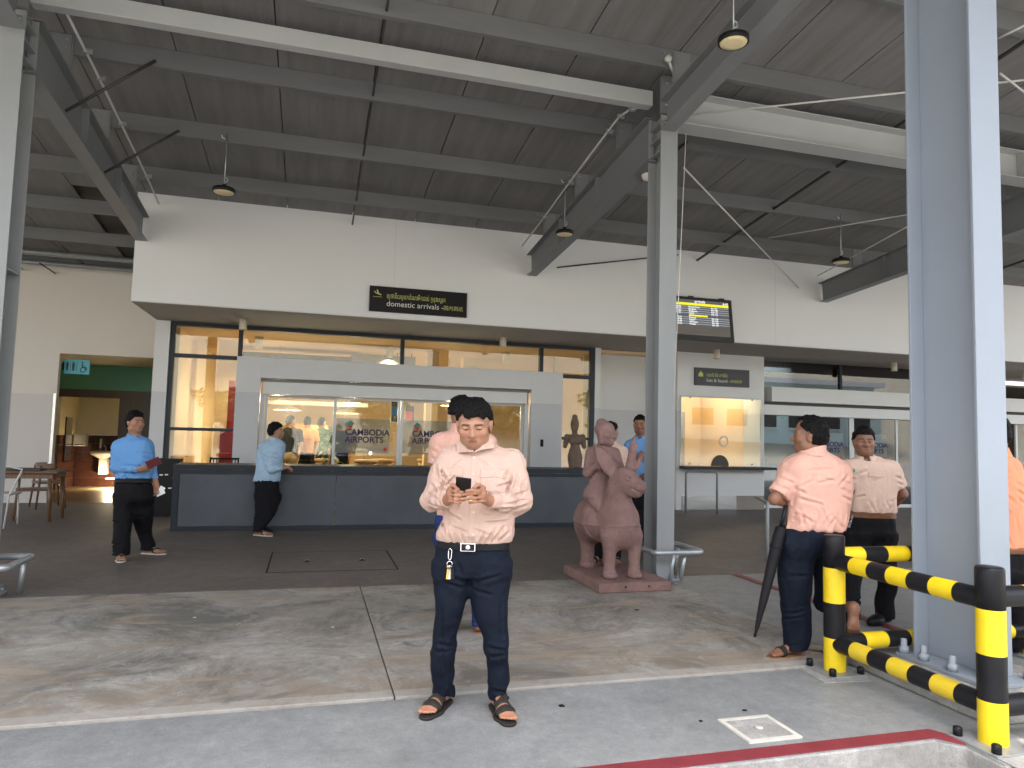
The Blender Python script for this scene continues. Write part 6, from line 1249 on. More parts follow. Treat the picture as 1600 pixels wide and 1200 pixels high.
# ---------------------------------------------------------------- the other people
def person(label, d, torso, pelvis, legs, head, arms, feet, shirt, trousers, skin='skin_tan', h=0.007, base=None, belt=None, hair=None, closed=False, group=None, limbs=(), short_hem=None, caps_tr=(), name='person', seed=1.0, collar=True, pockets=(), extra_skin=(), spect=False, crease=(), tcrease=()):
    g0 = np.array(base if base is not None else ground(*feet[0][0])); g0[2] = 0.0
    (hx, hy, hdd, face, tilt, hs_, wide) = head; hc = P(hx, hy, d+hdd); A = head_frame(face, tilt); hp, hsub = head_prims(hc, A, hs_, wide)
    sk = Shape(); sk.add(loft(rows_px(torso, d, 0.025)), loft(rows_px(pelvis, d, 0.026), 0.03), *hp)
    tz = max(q[0] for q in rows_px(torso, d)); tc = rows_px(torso[:1], d)[0][1]
    sk.add(cap(tc+[0, 0, -0.03], hc+A[1]*-0.025*hs_-A[2]*0.05*hs_, 0.060*hs_, 0.054*hs_, 0.03))
    for a, b, ra, rb in caps_tr: sk.add(cap(P(*a[:2], d+a[2]), P(*b[:2], d+b[2]), ra-0.012, rb-0.012, 0.03))
    AR = []
    for ar in arms:
        s_, e_, w_ = [P(q[0], q[1], d+q[2]) for q in ar['pts']]; AR.append((s_, e_, w_)); sk.add(cap(s_, e_, 0.042, 0.038, 0.03), cap(e_, w_, 0.038, 0.026, 0.02))
        if 'hand' in ar: dv, pn, sd, cu = ar['hand']; sk.add(*hand_prims(w_, dv, pn, sd, 1.0, cu))
    AK = []
    for fi, ((gx, gy), dv, kind) in enumerate(feet):
        gp = ground((legs[fi][-1][1]+legs[fi][-1][2])/2, gy); dv = unit(np.array(dv)); lift = 0.012+{'flat': 0.012, 'shoe': 0.02, 'flip': 0.018, 'none': 0.0}[kind]; a = np.array([gp[0], gp[1], 0.075+lift]); AK.append((a, dv, kind)); foot_prims.side = 1
        if kind != 'shoe': sk.add(*foot_prims(a, dv))
        else: sk.add(*foot_prims(a, dv, 0.95, False))
    def hemmed(i, lg, inset=0.0):
        r = rows_px(lg, d, inset)
        if i < len(AK):
            a, dv, kd = AK[i]; r = shear_hem(r, a, dv, inset)
        return r
    for i, lg in enumerate(legs): sk.add(loft(hemmed(i, lg, 0.026), 0.03))
    for e in extra_skin: sk.add(e)
    sk.cut(hsub); o = sdf_obj(name, sk, skin, h, None, g0, head_tint(hc, A, hs_, closed)); tag(o, label, 'person', group)
    # shirt
    sh = Shape(); sh.add(loft(rows_px(torso, d), 0.02, 2.4))
    for (s_, e_, w_), ar in zip(AR, arms):
        r = ar.get('r', 1.0); sh.add(cap(tc+[0, 0, -0.02], s_, 0.050, 0.045*r, 0.05))
        if ar.get('sleeve', 'long') == 'long': sh.add(cap(s_, e_, 0.060*r, 0.053*r, 0.04), cap(e_, w_, 0.052*r, 0.037*r, 0.02))
        else: m_ = s_+(e_-s_)*ar.get('len', 0.8); sh.add(cap(s_, m_, 0.064*r, 0.062*r, 0.04))
    zb = min(q[0] for q in rows_px(torso, d))
    sh.cut(folds(0.016, lambda p: 0.55+1.6*np.clip((zb+0.14-p[:, 2])/0.14, 0, 1), seed, (15, 15, 4.5))); sh.cut(pulls([(a, b) for a, b, c in AR]+[(b, c) for a, b, c in AR], 0.005, seed))
    rg = random.Random(int(seed*10)); ys = sorted(q[0] for q in torso); xl = min(q[1] for q in torso); xr = max(q[2] for q in torso); W_ = xr-xl; H_ = ys[-1]-ys[0]; auto = []
    for _ in range(9): x = xl+W_*rg.uniform(0.08, 0.92); y = ys[-1]-H_*rg.uniform(0.02, 0.12); auto.append((x, y, x+W_*rg.uniform(-0.16, 0.16), y-H_*rg.uniform(0.10, 0.28)))
    for _ in range(4): x = xl+W_*rg.uniform(0.1, 0.75); y = ys[0]+H_*rg.uniform(0.25, 0.8); auto.append((x, y, x+W_*rg.uniform(0.10, 0.32), y+H_*rg.uniform(-0.12, 0.14)))
    for ar in arms:
        (ax_, ay_, _a), (bx_, by_, _b), (cx_, cy_, _c) = ar['pts']
        for t in (0.35, 0.6, 0.85): x = ax_+(bx_-ax_)*t; y = ay_+(by_-ay_)*t; auto.append((x-W_*0.10, y-H_*0.03, x+W_*0.10, y+H_*0.04))
    sh.cut(creases(list(crease)+auto, d-0.03, 0.0058, 0.0095, int(seed)))
    nk = np.array((hc+A[1]*-0.02*hs_)*0.5+tc*0.5, F32); nk[2] = tz+0.012; fv = np.array(unit([face[0], face[1], 0]), F32)
    def cuts(p, dd):
        q = p-nk; dd = smax(dd, -(np.linalg.norm(q*np.array([1, 1, 0.6], F32), axis=1)-0.056*hs_), 0.006); v = np.linalg.norm((q-fv*0.06+np.array([0, 0, 0.025], F32))*np.array([1, 1, 0.7], F32), axis=1)-0.030; dd = smax(dd, -v, 0.008)
        for (s_, e_, w_), ar in zip(AR, arms):
            if ar.get('sleeve', 'long') == 'long': t = unit(w_-e_).astype(F32); e0 = np.array(w_, F32)
            else: t = unit(e_-s_).astype(F32); e0 = np.array(s_+(e_-s_)*ar.get('len', 0.8), F32)
            near = np.linalg.norm(p-e0, axis=1) < 0.10; dd = np.where(near, smax(dd, (p-e0)@t+0.0, 0.004), dd)
        return dd
    zcut = P(hx, belt[1]+1.5, d)[2] if belt else zb; sh.cut(lambda p, dd: smax(dd, zcut-p[:, 2], 0.003)); sh.cut(cuts); so_ = sdf_obj('shirt', sh, shirt, h, o, None, None, 1)
    if collar:
        cl = Shape(); c0, c1 = nk-np.array([0, 0, 0.028], F32), nk+np.array([0, 0, 0.020], F32)+fv*-0.008; cl.add(cap(c0, c1, 0.094*hs_, 0.071*hs_, 0.0)); 
        def cc(p, dd):
            q = p-nk; dd = smax(dd, -(np.linalg.norm(q[:, :2], axis=1)-0.058*hs_), 0.004); dd = smax(smax(dd, q[:, 2]-0.020-0.25*(-(q@fv)), 0.004), -q[:, 2]-0.042, 0.004); wdg = np.abs(q@np.array([-fv[1], fv[0], 0], F32))-0.012-0.55*np.maximum(0.02-q[:, 2]*1.0, 0)*0.6; return smax(dd, -np.maximum(wdg, -(q@fv)), 0.004)
        cl.cut(cc); sdf_obj('collar', cl, shirt, min(h, 0.006), so_, None, None, 1)
    for px_ in pockets:
        a = P(px_[0], px_[1], d-0.1); b = P(px_[2], px_[3], d-0.1); r0 = float(a@RH); r1 = float(b@RH); fz = float(P(px_[0], px_[1], d)@FH)
        tst = lambda p, r0=r0, r1=r1, z1=a[2], z0=b[2], fz=fz: np.maximum.reduce([r0-p@RH.astype(F32), p@RH.astype(F32)-r1, z0-p[:, 2], p[:, 2]-z1, p@FH.astype(F32)-fz]); sdf_obj('pocket_flap', band(sh, 0.007, tst), shirt, 0.0045, so_, None, None, 1, (np.minimum(a, b)-0.1, np.maximum(a, b)+0.1))
    # trousers
    tr = Shape(); tr.add(loft(rows_px(pelvis, d), 0.02, 2.4, cap_r=0.07))
    for i, lg in enumerate(legs): tr.add(loft(hemmed(i, lg), 0.06, cap_r=0.006))
    for a, b, ra, rb in caps_tr: tr.add(cap(P(*a[:2], d+a[2]), P(*b[:2], d+b[2]), ra, rb, 0.03))
    tr.cut(folds(0.012, None, seed+4, (12, 12, 10))); tau = []
    for lg in legs:
        for k in range(6): q = lg[min(len(lg)-1, 1+k//2)]; yy = q[0]+rg.uniform(-0.4, 0.4)*(lg[-1][0]-lg[0][0])/len(lg); ww = q[2]-q[1]; tau.append((q[1]+ww*0.05, yy, q[1]+ww*rg.uniform(0.6, 0.95), yy+rg.uniform(-0.25, 0.25)*ww))
    tr.cut(creases(list(tcrease)+tau, d-0.02, 0.006, 0.009, int(seed)+1)); ztop = (P(hx, belt[1]+2.5, d)[2] if belt else 9.0); tr.cut(lambda p, dd: smax(dd, p[:, 2]-ztop, 0.003)); ts = sdf_obj('trousers', tr, trousers, h, o, None, None, 1)
    if belt:
        m, y0, y1 = belt; z1, z0 = P(hx, y0, d)[2], P(hx, y1, d)[2]; lohi = tr.bounds(); b2 = Shape(); b2.p = list(tr.p)[:1]+list(sh.p[:1]); b2.post = [lambda p, dd: smax(dd-0.006, np.abs(p[:, 2]-(z0+z1)/2)-(z1-z0)/2, 0.003)]; sdf_obj('belt', b2, m, min(h, 0.006), o, None, None, 1, ((lohi[0][0], lohi[0][1], z0-0.02), (lohi[1][0], lohi[1][1], z1+0.02)))
    if hair is not None: sdf_obj('hair', hair_shape(hc, A, hs_, wide, **hair), 'hair_black', min(h, 0.0055), o, None, None, 0)
    for a, dv, kind in AK:
        if kind in ('flat', 'flip'):
            m = 'sandal_tan' if kind == 'flat' else 'flipflop_pale'; sl_ = sdf_obj('sandal', sole_shape(a, dv, 1.05, 0.016), m, 0.005, o, None, None, 1); ft = Shape(); foot_prims.side = 1; ft.add(*foot_prims(a, dv, 1.0, False)); g = np.array([a[0], a[1], 0.012], F32); dv3 = np.array([dv[0], dv[1], 0], F32); lv = np.array([-dv[1], dv[0], 0], F32)
            tst = (lambda p: np.maximum(np.abs((p-g)@dv3-0.10)-0.02, 0.014-p[:, 2])) if kind == 'flat' else (lambda p: np.maximum(np.abs(np.abs((p-g)@lv)-(0.135-(p-g)@dv3)*0.5)-0.008, 0.014-p[:, 2])); sdf_obj('strap', band(ft, 0.006, tst), 'sandal_dark', 0.004, sl_, None, None, 1, (g-[0.2, 0.2, 0.0], g+[0.2, 0.2, 0.12]))
        elif kind == 'shoe':
            s2 = Shape(); s2.add(*foot_prims(a, dv, 1.0, False)); s2.post.append(lambda p, dd, a=a: smax(dd-0.010, p[:, 2]-0.115, 0.01)); s2.add(); dd3 = unit(dv); s2.p.append(cap(a+dd3*0.10+[0, 0, -0.062], a+dd3*0.175+[0, 0, -0.064], 0.034, 0.022, 0.03)); s2.cut(lambda p, dd: smax(dd, 0.016-p[:, 2], 0.004)); sdf_obj('shoe', s2, 'belt_black', 0.006, o, None, None, 1)
    return o, sh, so_
DN = np.array([0, 0, -1.0])
# blue shirt, wallet in hand
person('man in bright blue shirt and black trousers holding a maroon wallet', 7.84,
    [(683, 197, 226, 0.0, 0.07), (688, 186, 234, 0, 0.10), (697, 180, 237, 0, 0.125), (715, 178, 239, 0, 0.14), (735, 183, 238, 0, 0.14), (750, 184, 235, 0, 0.13), (757, 185, 234, 0, 0.125)],
    [(750, 183, 235, 0, 0.13), (765, 181, 237, 0, 0.135), (785, 181, 238, 0, 0.13)],
    [[(775, 181, 213, -0.03, 0.11), (807, 180, 206, -0.03, 0.095), (842, 178, 201, -0.02, 0.085), (866, 178, 201, -0.02, 0.085)], [(775, 205, 238, 0.04, 0.11), (807, 208, 238, 0.06, 0.095), (842, 219, 238, 0.10, 0.085), (864, 222, 242, 0.12, 0.08)]],
    (211.5, 660, 0.0, RH*0.90-FH*0.45, 0.02, 0.99, 1.02),
    [dict(pts=[(185, 698, -0.05), (181, 730, -0.10), (217, 733, -0.20)], hand=(RH*0.9-FH*0.2+[0, 0, 0.1], FH*0.6+[0, 0, 0.6], -1, 0.55)), dict(pts=[(230, 697, 0.05), (236, 728, 0.10), (243, 754, 0.06)], hand=(DN+RH*0.15, -FH, 1, 0.5))],
    [((199, 876), RH*0.45-FH*0.9, 'flip'), ((247, 867), RH*1.0-FH*0.15, 'flip')], 'shirt_blue', 'trousers_black', 'skin_tan', 0.0062, belt=('belt_black', 746, 753.5), hair=dict(hairline=0.060, seed=2, thick=0.007, side=-0.016), seed=3.0)
q = P(240, 723, 7.84-0.24); wl = thing('wallet', 'maroon folded wallet in the hand of the man in bright blue', 'wallet', q); u_ = unit(RH*0.92+np.array([0, 0, 0.40])); v_ = unit(np.cross(u_, FH+[0, 0, 0.4])); n_ = np.cross(u_, v_)
MB().obox(q, u_*0.075, v_*0.045, n_*0.006).build('cover', 'wallet_maroon', wl, bevel=0.004); MB().obox(q+n_*0.0125, u_*0.07, v_*0.043, n_*0.005).build('flap', 'wallet_maroon', wl, bevel=0.004)
q = P(250, 769, 7.84+0.05); pp = MB().obox(q, unit(RH+[0, 0, 0.5])*0.05, unit(np.cross(RH+[0, 0, 0.5], FH))*0.035, FH*0.001).obox(q+[0.01, 0, 0.02], unit(RH*0.5+[0, 0, 1])*0.045, unit(np.cross(RH*0.5+[0, 0, 1], FH))*0.03, FH*0.001).build('paper_slip', 'print_white', None, q); tag(pp, 'crumpled white paper slip in the lowered hand of the blue shirted man', 'paper')
# leaning on the counter
person('man in pale blue shirt leaning on the dark counter with crossed feet', 9.95,
    [(687, 418, 440, 0.0, 0.07), (692, 409, 444, 0, 0.12), (703, 404, 445, 0, 0.155), (722, 402, 440, 0, 0.16), (740, 400, 438, 0, 0.15), (752, 398, 436, 0, 0.145)],
    [(745, 399, 435, 0, 0.14), (765, 399, 436, 0, 0.14), (785, 400, 436, 0, 0.13)],
    [[(775, 400, 434, -0.03, 0.10), (800, 400, 430, -0.02, 0.09), (818, 398, 417, -0.02, 0.08), (832, 397, 412, -0.02, 0.075)], [(775, 404, 437, 0.05, 0.10), (800, 405, 430, 0.04, 0.09), (818, 400, 416, 0.02, 0.08), (831, 399, 414, 0.02, 0.075)]],
    (431.5, 674, 0.0, RH*0.93+FH*0.25, 0.03, 0.98, 1.0),
    [dict(pts=[(413, 699, -0.10), (424, 733, -0.15), (442, 731, -0.10)], hand=(RH+[0, 0, 0.05], [0, 0, -1], 1, 0.7)), dict(pts=[(432, 698, 0.12), (436, 728, 0.16), (444, 729, 0.05)], hand=(RH*0.8-FH*0.5, [0, 0, -1], -1, 0.7))],
    [((410, 838), RH*0.95-FH*0.3, 'flip'), ((425, 836), RH*0.9-FH*0.25, 'shoe')], 'shirt_pale_blue', 'trousers_black', 'skin_tan', 0.0072, hair=dict(hairline=0.058, seed=5, thick=0.007, side=-0.012), seed=7.0)
# behind the man with the phone
person('man in pink shirt and blue trousers standing behind the man with the phone', 5.28,
    [(672, 706, 740, 0.0, 0.07), (678, 690, 758, 0, 0.09), (688, 683, 766, 0, 0.105), (715, 681, 768, 0, 0.115), (760, 684, 764, 0, 0.11), (805, 682, 765, 0, 0.11), (812, 683, 764, 0, 0.11)],
    [(800, 682, 764, 0, 0.11), (825, 680, 766, 0, 0.115), (850, 680, 766, 0, 0.11)],
    [[(840, 680, 724, 0, 0.095), (885, 683, 722, 0, 0.085), (940, 689, 718, 0, 0.07), (985, 690, 718, 0, 0.065)], [(840, 721, 766, 0, 0.095), (885, 727, 764, 0, 0.085), (940, 735, 762, 0, 0.07), (985, 738, 761, 0, 0.065)]],
    (722, 645, 0.0, RH*0.55+FH*0.85, 0.0, 1.0, 1.03),
    [dict(pts=[(686, 692, 0.0), (680, 735, 0.02), (690, 775, 0.12)], hand=(DN+FH*0.3, RH, 1, 0.5), sleeve='short', len=0.75), dict(pts=[(762, 692, 0.0), (770, 735, 0.02), (760, 772, 0.12)], hand=(DN+FH*0.3, -RH, -1, 0.5), sleeve='short', len=0.75)],
    [((705, 992), FH*0.9-RH*0.2, 'flat'), ((749, 989), FH*0.95+RH*0.2, 'flat')], 'shirt_pink', 'trousers_blue', 'skin_brown', 0.0072, hair=dict(hairline=0.066, seed=6, thick=0.002, nape=0.05), seed=9.0)
# back to the camera with the umbrella
dB = 4.86
fs_ = P(1334, 962, dB+0.02)
bare = [ell(P(1334, 950, dB+0.02), (0.036, 0.032, 0.042), np.array([RH, FH, [0, 0, 1]]), 0.04), ell(P(1333, 963, dB+0.01), (0.034, 0.026, 0.060), np.array([RH, FH, [0, 0, 1]]), 0.04), ell(P(1333, 978, dB-0.01), (0.043, 0.024, 0.042), np.array([RH, FH, [0, 0, 1]]), 0.04), cap(P(1322, 948, dB+0.10), P(1332, 949, dB+0.03), 0.035, 0.036, 0.02)]
for i, (x, y) in enumerate(((1325, 989), (1329, 991), (1333, 991), (1337, 990), (1342, 988))): bare.append(cap(P(1334+(x-1334)*0.8, 982, dB-0.02), P(x, y, dB+0.0), 0.011, 0.009 if i < 4 else 0.012, 0.006))
person('man in pink shirt seen from behind, one bare foot on the striped guard', dB,
    [(706, 1252, 1292, 0.0, 0.07), (714, 1236, 1308, 0, 0.10), (724, 1226, 1321, 0, 0.115), (750, 1224, 1328, 0, 0.125), (785, 1232, 1326, 0, 0.125), (812, 1233, 1320, 0, 0.125), (829, 1231, 1314, 0, 0.125)],
    [(820, 1222, 1312, 0, 0.12), (840, 1218, 1314, 0, 0.125), (865, 1217, 1308, 0.0, 0.12)],
    [[(850, 1217, 1272, 0.0, 0.10), (900, 1218, 1268, 0, 0.09), (960, 1220, 1263, 0, 0.08), (1010, 1223, 1260, 0, 0.075), (1032, 1223, 1257, 0, 0.075)]],
    (1264, 681, 0.0, -RH*0.90+FH*0.42, 0.0, 1.06, 1.02),
    [dict(pts=[(1236, 734, 0.02), (1210, 780, -0.02), (1236, 789, 0.10)], hand=(RH*0.6+FH*0.8, [0, 0, -1], 1, 0.9), sleeve='short', len=0.82), dict(pts=[(1313, 734, 0.05), (1316, 785, 0.16), (1270, 792, 0.26)], hand=(-RH+FH*0.2, DN, -1, 0.8), sleeve='short', len=0.8)],
    [((1236, 1027), -RH*0.75-FH*0.25, 'flat')], 'shirt_pink', 'trousers_navy', 'skin_brown', 0.0052, belt=None, hair=dict(hairline=0.100, recede=0.012, seed=8, thick=0.004, side=0.0), seed=12.0, crease=[(1237, 762, 1264, 748), (1240, 776, 1282, 790), (1238, 800, 1264, 815), (1288, 800, 1312, 826), (1236, 818, 1246, 790), (1298, 762, 1320, 740), (1262, 829, 1271, 803), (1250, 735, 1300, 732), (1280, 828, 1296, 806), (1242, 752, 1236, 790)],
    caps_tr=[((1292, 852, 0.03), (1288, 940, 0.16), 0.090, 0.066), ((1288, 940, 0.16), (1320, 948, 0.10), 0.064, 0.050)], extra_skin=bare)
ea = ground(1268, 1019); ea[2] = 0.09; es = sdf_obj('loose_sandal', sole_shape(ea, RH*0.8-FH*0.5, 1.0, 0.018), 'sandal_tan', 0.005, None, ea); tag(es, 'empty brown sandal lying beside the striped guard post', 'sandal')
esf = Shape(); esf.add(*foot_prims(ea, RH*0.8-FH*0.5, 1.0, False)); _g3 = np.array([ea[0], ea[1], 0.012], F32); _d3 = unit(RH*0.8-FH*0.5).astype(F32); _in = Shape(); _in.p = list(esf.p)
st_ = Shape(); st_.p = list(esf.p); st_.post = [lambda p, dd: smax(smax(smax(dd-0.008, -(dd-0.001), 0.002), np.abs((p-_g3)@_d3-0.10)-0.024, 0.003), 0.018-p[:, 2], 0.002)]; sdf_obj('strap', st_, 'sandal_tan', 0.004, es, np.array(es.location), None, 1, (_g3-[0.2, 0.2, 0], _g3+[0.2, 0.2, 0.12]))
um = thing('umbrella', 'furled black umbrella hanging from the arm of the man in pink', 'umbrella', P(1179, 996, dB-0.05)); a, b = P(1228, 790, dB-0.06), P(1179, 996, dB-0.12); t_ = unit(b-a); L_ = np.linalg.norm(b-a)
MB().lathe([(0.012, L_*0.16), (0.034, L_*0.17), (0.040, L_*0.24), (0.036, L_*0.45), (0.028, L_*0.70), (0.015, L_*0.92), (0.011, L_*0.94), (0.009, L_*0.995), (0.001, L_)], a, t_, 9).build('furled_canopy', 'umbrella_black', um); MB().tube([a+t_*0.0, a+t_*L_*0.17], 0.013, 10).build('handle', 'black_plastic', um)
MB().lathe([(0.0405, L_*0.30), (0.042, L_*0.305), (0.042, L_*0.325), (0.0395, L_*0.33)], a, t_, 12, close=False).build('tie_band', 'umbrella_black', um)
# facing the camera, hands behind his back
person('man in pale peach short sleeved shirt and brown belt with hands behind his back', 5.79,
    [(716, 1336, 1372, 0.0, 0.07), (720, 1326, 1386, 0, 0.095), (728, 1320, 1398, 0, 0.11), (750, 1322, 1400, 0, 0.12), (775, 1326, 1397, 0, 0.125), (795, 1328, 1395, 0, 0.125), (803, 1330, 1394, 0, 0.12)],
    [(797, 1329, 1394, 0, 0.12), (815, 1325, 1397, 0, 0.12), (840, 1322, 1398, 0, 0.115)],
    [[(835, 1321, 1360, 0, 0.095), (870, 1317, 1352, -0.02, 0.085), (920, 1314, 1341, -0.04, 0.072), (966, 1316, 1340, -0.06, 0.07)], [(835, 1357, 1398, 0, 0.095), (870, 1364, 1398, 0, 0.085), (920, 1372, 1399, 0.0, 0.072), (966, 1369, 1394, 0.0, 0.07)]],
    (1350, 691, -0.02, -FH*0.95-RH*0.30, 0.03, 0.98, 1.0),
    [dict(pts=[(1392, 731, 0.0), (1410, 772, 0.03), (1392, 796, 0.16)], sleeve='short', len=0.72, hand=(-RH+FH*0.2, DN, 1, 0.6)), dict(pts=[(1328, 731, 0.0), (1316, 772, 0.03), (1334, 796, 0.16)], sleeve='short', len=0.72, hand=(RH+FH*0.2, DN, -1, 0.6))],
    [((1327, 986), -FH*0.7-RH*0.7, 'shoe'), ((1372, 977), -FH*0.5-RH*0.9, 'shoe')], 'shirt_peach_pale', 'trousers_black', 'skin_brown', 0.0058, belt=('belt_brown', 798, 808), hair=dict(hairline=0.060, seed=4, thick=0.004), seed=15.0, pockets=[(1355, 737, 1380, 746)])
q = P(1331, 735, 5.79-0.128); bd = MB().obox(q, RH*0.025, [0, 0, 0.014], FH*0.002).build('name_badge', 'badge_green', None, q); tag(bd, 'small green name badge pinned on the pale peach shirt', 'badge')
q = P(1331, 812, 5.79-0.14); kt = thing('belt_chain', 'steel key chain hanging at the brown belt', 'chain', q)
for i in range(6): MB().lathe([(0.006, -0.001), (0.009, -0.001), (0.009, 0.001), (0.006, 0.001), (0.006, -0.001)], P(1332-i*1.0, 806+i*3.4, 5.79-0.14), FH if i % 2 else RH, 10, close=False).build('link', 'chrome', kt)
# right edge
person('man in coral shirt half hidden behind the outer column', 5.0,
    [(708, 1545, 1568, 0.0, 0.07), (716, 1535, 1583, 0, 0.10), (735, 1520, 1593, 0, 0.12), (770, 1512, 1601, 0, 0.125), (810, 1514, 1602, 0, 0.125), (850, 1516, 1600, 0, 0.12), (857, 1516, 1599, 0, 0.12)],
    [(850, 1515, 1600, 0, 0.12), (875, 1512, 1603, 0, 0.12), (905, 1512, 1603, 0, 0.115)],
    [[(895, 1512, 1560, 0, 0.1), (950, 1515, 1556, 0, 0.085), (1005, 1518, 1552, 0, 0.075)], [(895, 1556, 1603, 0, 0.1), (950, 1560, 1602, 0, 0.085), (1005, 1562, 1597, 0, 0.075)]],
    (1556, 678, 0.0, FH*0.9+RH*0.2, 0.0, 1.0, 1.0),
    [dict(pts=[(1526, 735, 0.0), (1512, 790, 0.1), (1530, 820, 0.22)], sleeve='short', hand=(RH, DN, 1, 0.5)), dict(pts=[(1580, 738, 0.06), (1584, 790, 0.18), (1570, 818, 0.26)], sleeve='short', hand=(-RH, DN, -1, 0.5))],
    [((1535, 1022), FH, 'shoe'), ((1580, 1022), FH, 'shoe')], 'shirt_coral', 'trousers_black', 'skin_brown', 0.008, belt=('belt_brown', 853, 862), hair=dict(hairline=0.066, seed=9), seed=18.0)
# behind the statue
person('man in bright blue shirt and dark shorts half hidden by the middle column', 8.9,
    [(684, 990, 1012, 0.0, 0.07), (689, 982, 1021, 0, 0.10), (697, 978, 1026, 0, 0.12), (720, 976, 1027, 0, 0.13), (745, 979, 1025, 0, 0.13), (760, 979, 1024, 0, 0.125)],
    [(754, 979, 1024, 0, 0.125), (775, 978, 1026, 0, 0.13), (790, 978, 1026, 0, 0.125)],
    [[(785, 978, 1004, 0, 0.1), (820, 979, 1001, 0, 0.085), (866, 981, 998, 0, 0.07)], [(785, 1000, 1026, 0, 0.1), (820, 1003, 1025, 0, 0.085), (866, 1006, 1023, 0, 0.07)]],
    (1000, 664, 0.0, -FH*0.85-RH*0.30, -0.06, 1.0, 1.0),
    [dict(pts=[(983, 697, 0.0), (980, 728, -0.05), (996, 717, -0.22)], hand=(RH*0.7+[0, 0, 0.7], FH, -1, 0.8)), dict(pts=[(1022, 697, 0.0), (1028, 728, 0.0), (1016, 745, -0.15)], hand=(-RH, FH, 1, 0.6))],
    [((990, 872), -FH, 'flip'), ((1014, 872), -FH, 'flip')], 'shirt_blue', 'trousers_black', 'skin_brown', 0.0085, hair=dict(hairline=0.066, seed=10), seed=21.0)
person('person in pale pink shirt and dark trousers behind the rider statue', 8.35,
    [(693, 944, 964, 0.0, 0.07), (697, 936, 972, 0, 0.10), (706, 932, 977, 0, 0.12), (730, 931, 977, 0, 0.13), (760, 934, 975, 0, 0.125)],
    [(755, 934, 975, 0, 0.125), (775, 932, 977, 0, 0.125), (790, 932, 977, 0, 0.12)],
    [[(785, 931, 957, 0, 0.1), (825, 929, 949, 0, 0.085), (874, 928, 945, 0, 0.072)], [(785, 951, 978, 0, 0.1), (825, 952, 974, 0, 0.085), (874, 953, 970, 0, 0.072)]],
    (955, 675, 0.0, FH*0.6+RH*0.8, 0.0, 0.92, 1.0),
    [dict(pts=[(936, 706, 0.0), (931, 738, 0.02), (940, 762, 0.0)], hand=(DN, RH, 1, 0.4)), dict(pts=[(973, 706, 0.0), (978, 738, 0.02), (972, 762, 0.0)], hand=(DN, -RH, -1, 0.4))],
    [((936, 880), -FH*0.6-RH*0.6, 'flat'), ((962, 880), -FH, 'flat')], 'shirt_peach_pale', 'trousers_black', 'skin_tan', 0.0085, hair=dict(hairline=0.055, seed=11, thick=0.008), seed=24.0)
# shoppers in the hall
cloth('shirt_orange', (0.62, 0.30, 0.12)); cloth('shirt_navy', (0.03, 0.06, 0.20)); cloth('shirt_green', (0.10, 0.22, 0.14)); cloth('shorts_khaki', (0.30, 0.24, 0.15)); cloth('shirt_black', (0.012, 0.012, 0.014))
def shopper(label, x, Y, face, shirt, trousers, sc=1.0, seed=1.0):
    g = atY(x, 720, Y); dd = float(g@FH); g[2] = 0.0; f = FPX/dd; v = np.array([0, 0, 1.46-0.02])
    yb = lambda z: 0.0
    def px(u, z):            # metres to photo pixels at this depth
        q = np.array([g[0], g[1], 0.02])+RH*u*sc+np.array([0, 0, z*sc]); e = q-CAM; return 800+FPX*(e@CR)/(e@CF), 600-FPX*(e@CU)/(e@CF)
    def row(z, w, hd, u=0.0): a, b = px(u-w, z), px(u+w, z); return (a[1], a[0], b[0], 0, hd*sc)
    tor = [row(1.46, 0.07, 0.07), row(1.42, 0.16, 0.09), row(1.34, 0.20, 0.11), row(1.18, 0.19, 0.12), row(1.0, 0.17, 0.12), row(0.90, 0.175, 0.12)]
    pel = [row(0.98, 0.165, 0.115), row(0.86, 0.18, 0.125), row(0.76, 0.18, 0.12)]; lgs = [[row(0.82, 0.095, 0.10, s*0.09), row(0.5, 0.07, 0.08, s*0.10), row(0.10, 0.055, 0.065, s*0.11)] for s in (-1, 1)]
    arms = []
    for s in (-1, 1): a, b, c = px(s*0.19, 1.38), px(s*0.24, 1.12), px(s*0.20, 0.92); arms.append(dict(pts=[(*a, 0), (*b, 0.02), (*c, -0.06)], sleeve='short', hand=(DN, RH*-s, s, 0.5)))
    hx, hy = px(0, 1.60); gf = [np.array([g[0], g[1], 0])+RH*s*0.11 for s in (-1, 1)]
    def gpx(q): e = q-CAM; return 800+FPX*(e@CR)/(e@CF), 600-FPX*(e@CU)/(e@CF)
    return person(label, dd, tor, pel, lgs, (hx, hy, 0, face, 0, sc, 1.0), arms, [(gpx(q), face, 'shoe') for q in gf], shirt, trousers, 'skin_tan', 0.013, hair=dict(hairline=0.06, seed=seed), seed=seed, collar=False)
shopper('shopper in orange shirt with dark shorts behind the left sliding door', 478, 16.6, FH, 'shirt_orange', 'shirt_black', 1.0, 31)
shopper('shopper in green shirt beside the potted plant in the hall', 500, 17.2, FH*0.8+RH*0.4, 'shirt_green', 'trousers_black', 1.0, 33)
shopper('shopper in navy shirt just behind the middle sliding door', 531, 15.6, FH*0.7-RH*0.6, 'shirt_navy', 'trousers_black', 0.97, 35)
shopper('shopper in black shirt and khaki shorts facing the shop counter', 452, 15.9, FH*0.7+RH*0.6, 'shirt_black', 'shorts_khaki', 1.0, 37)
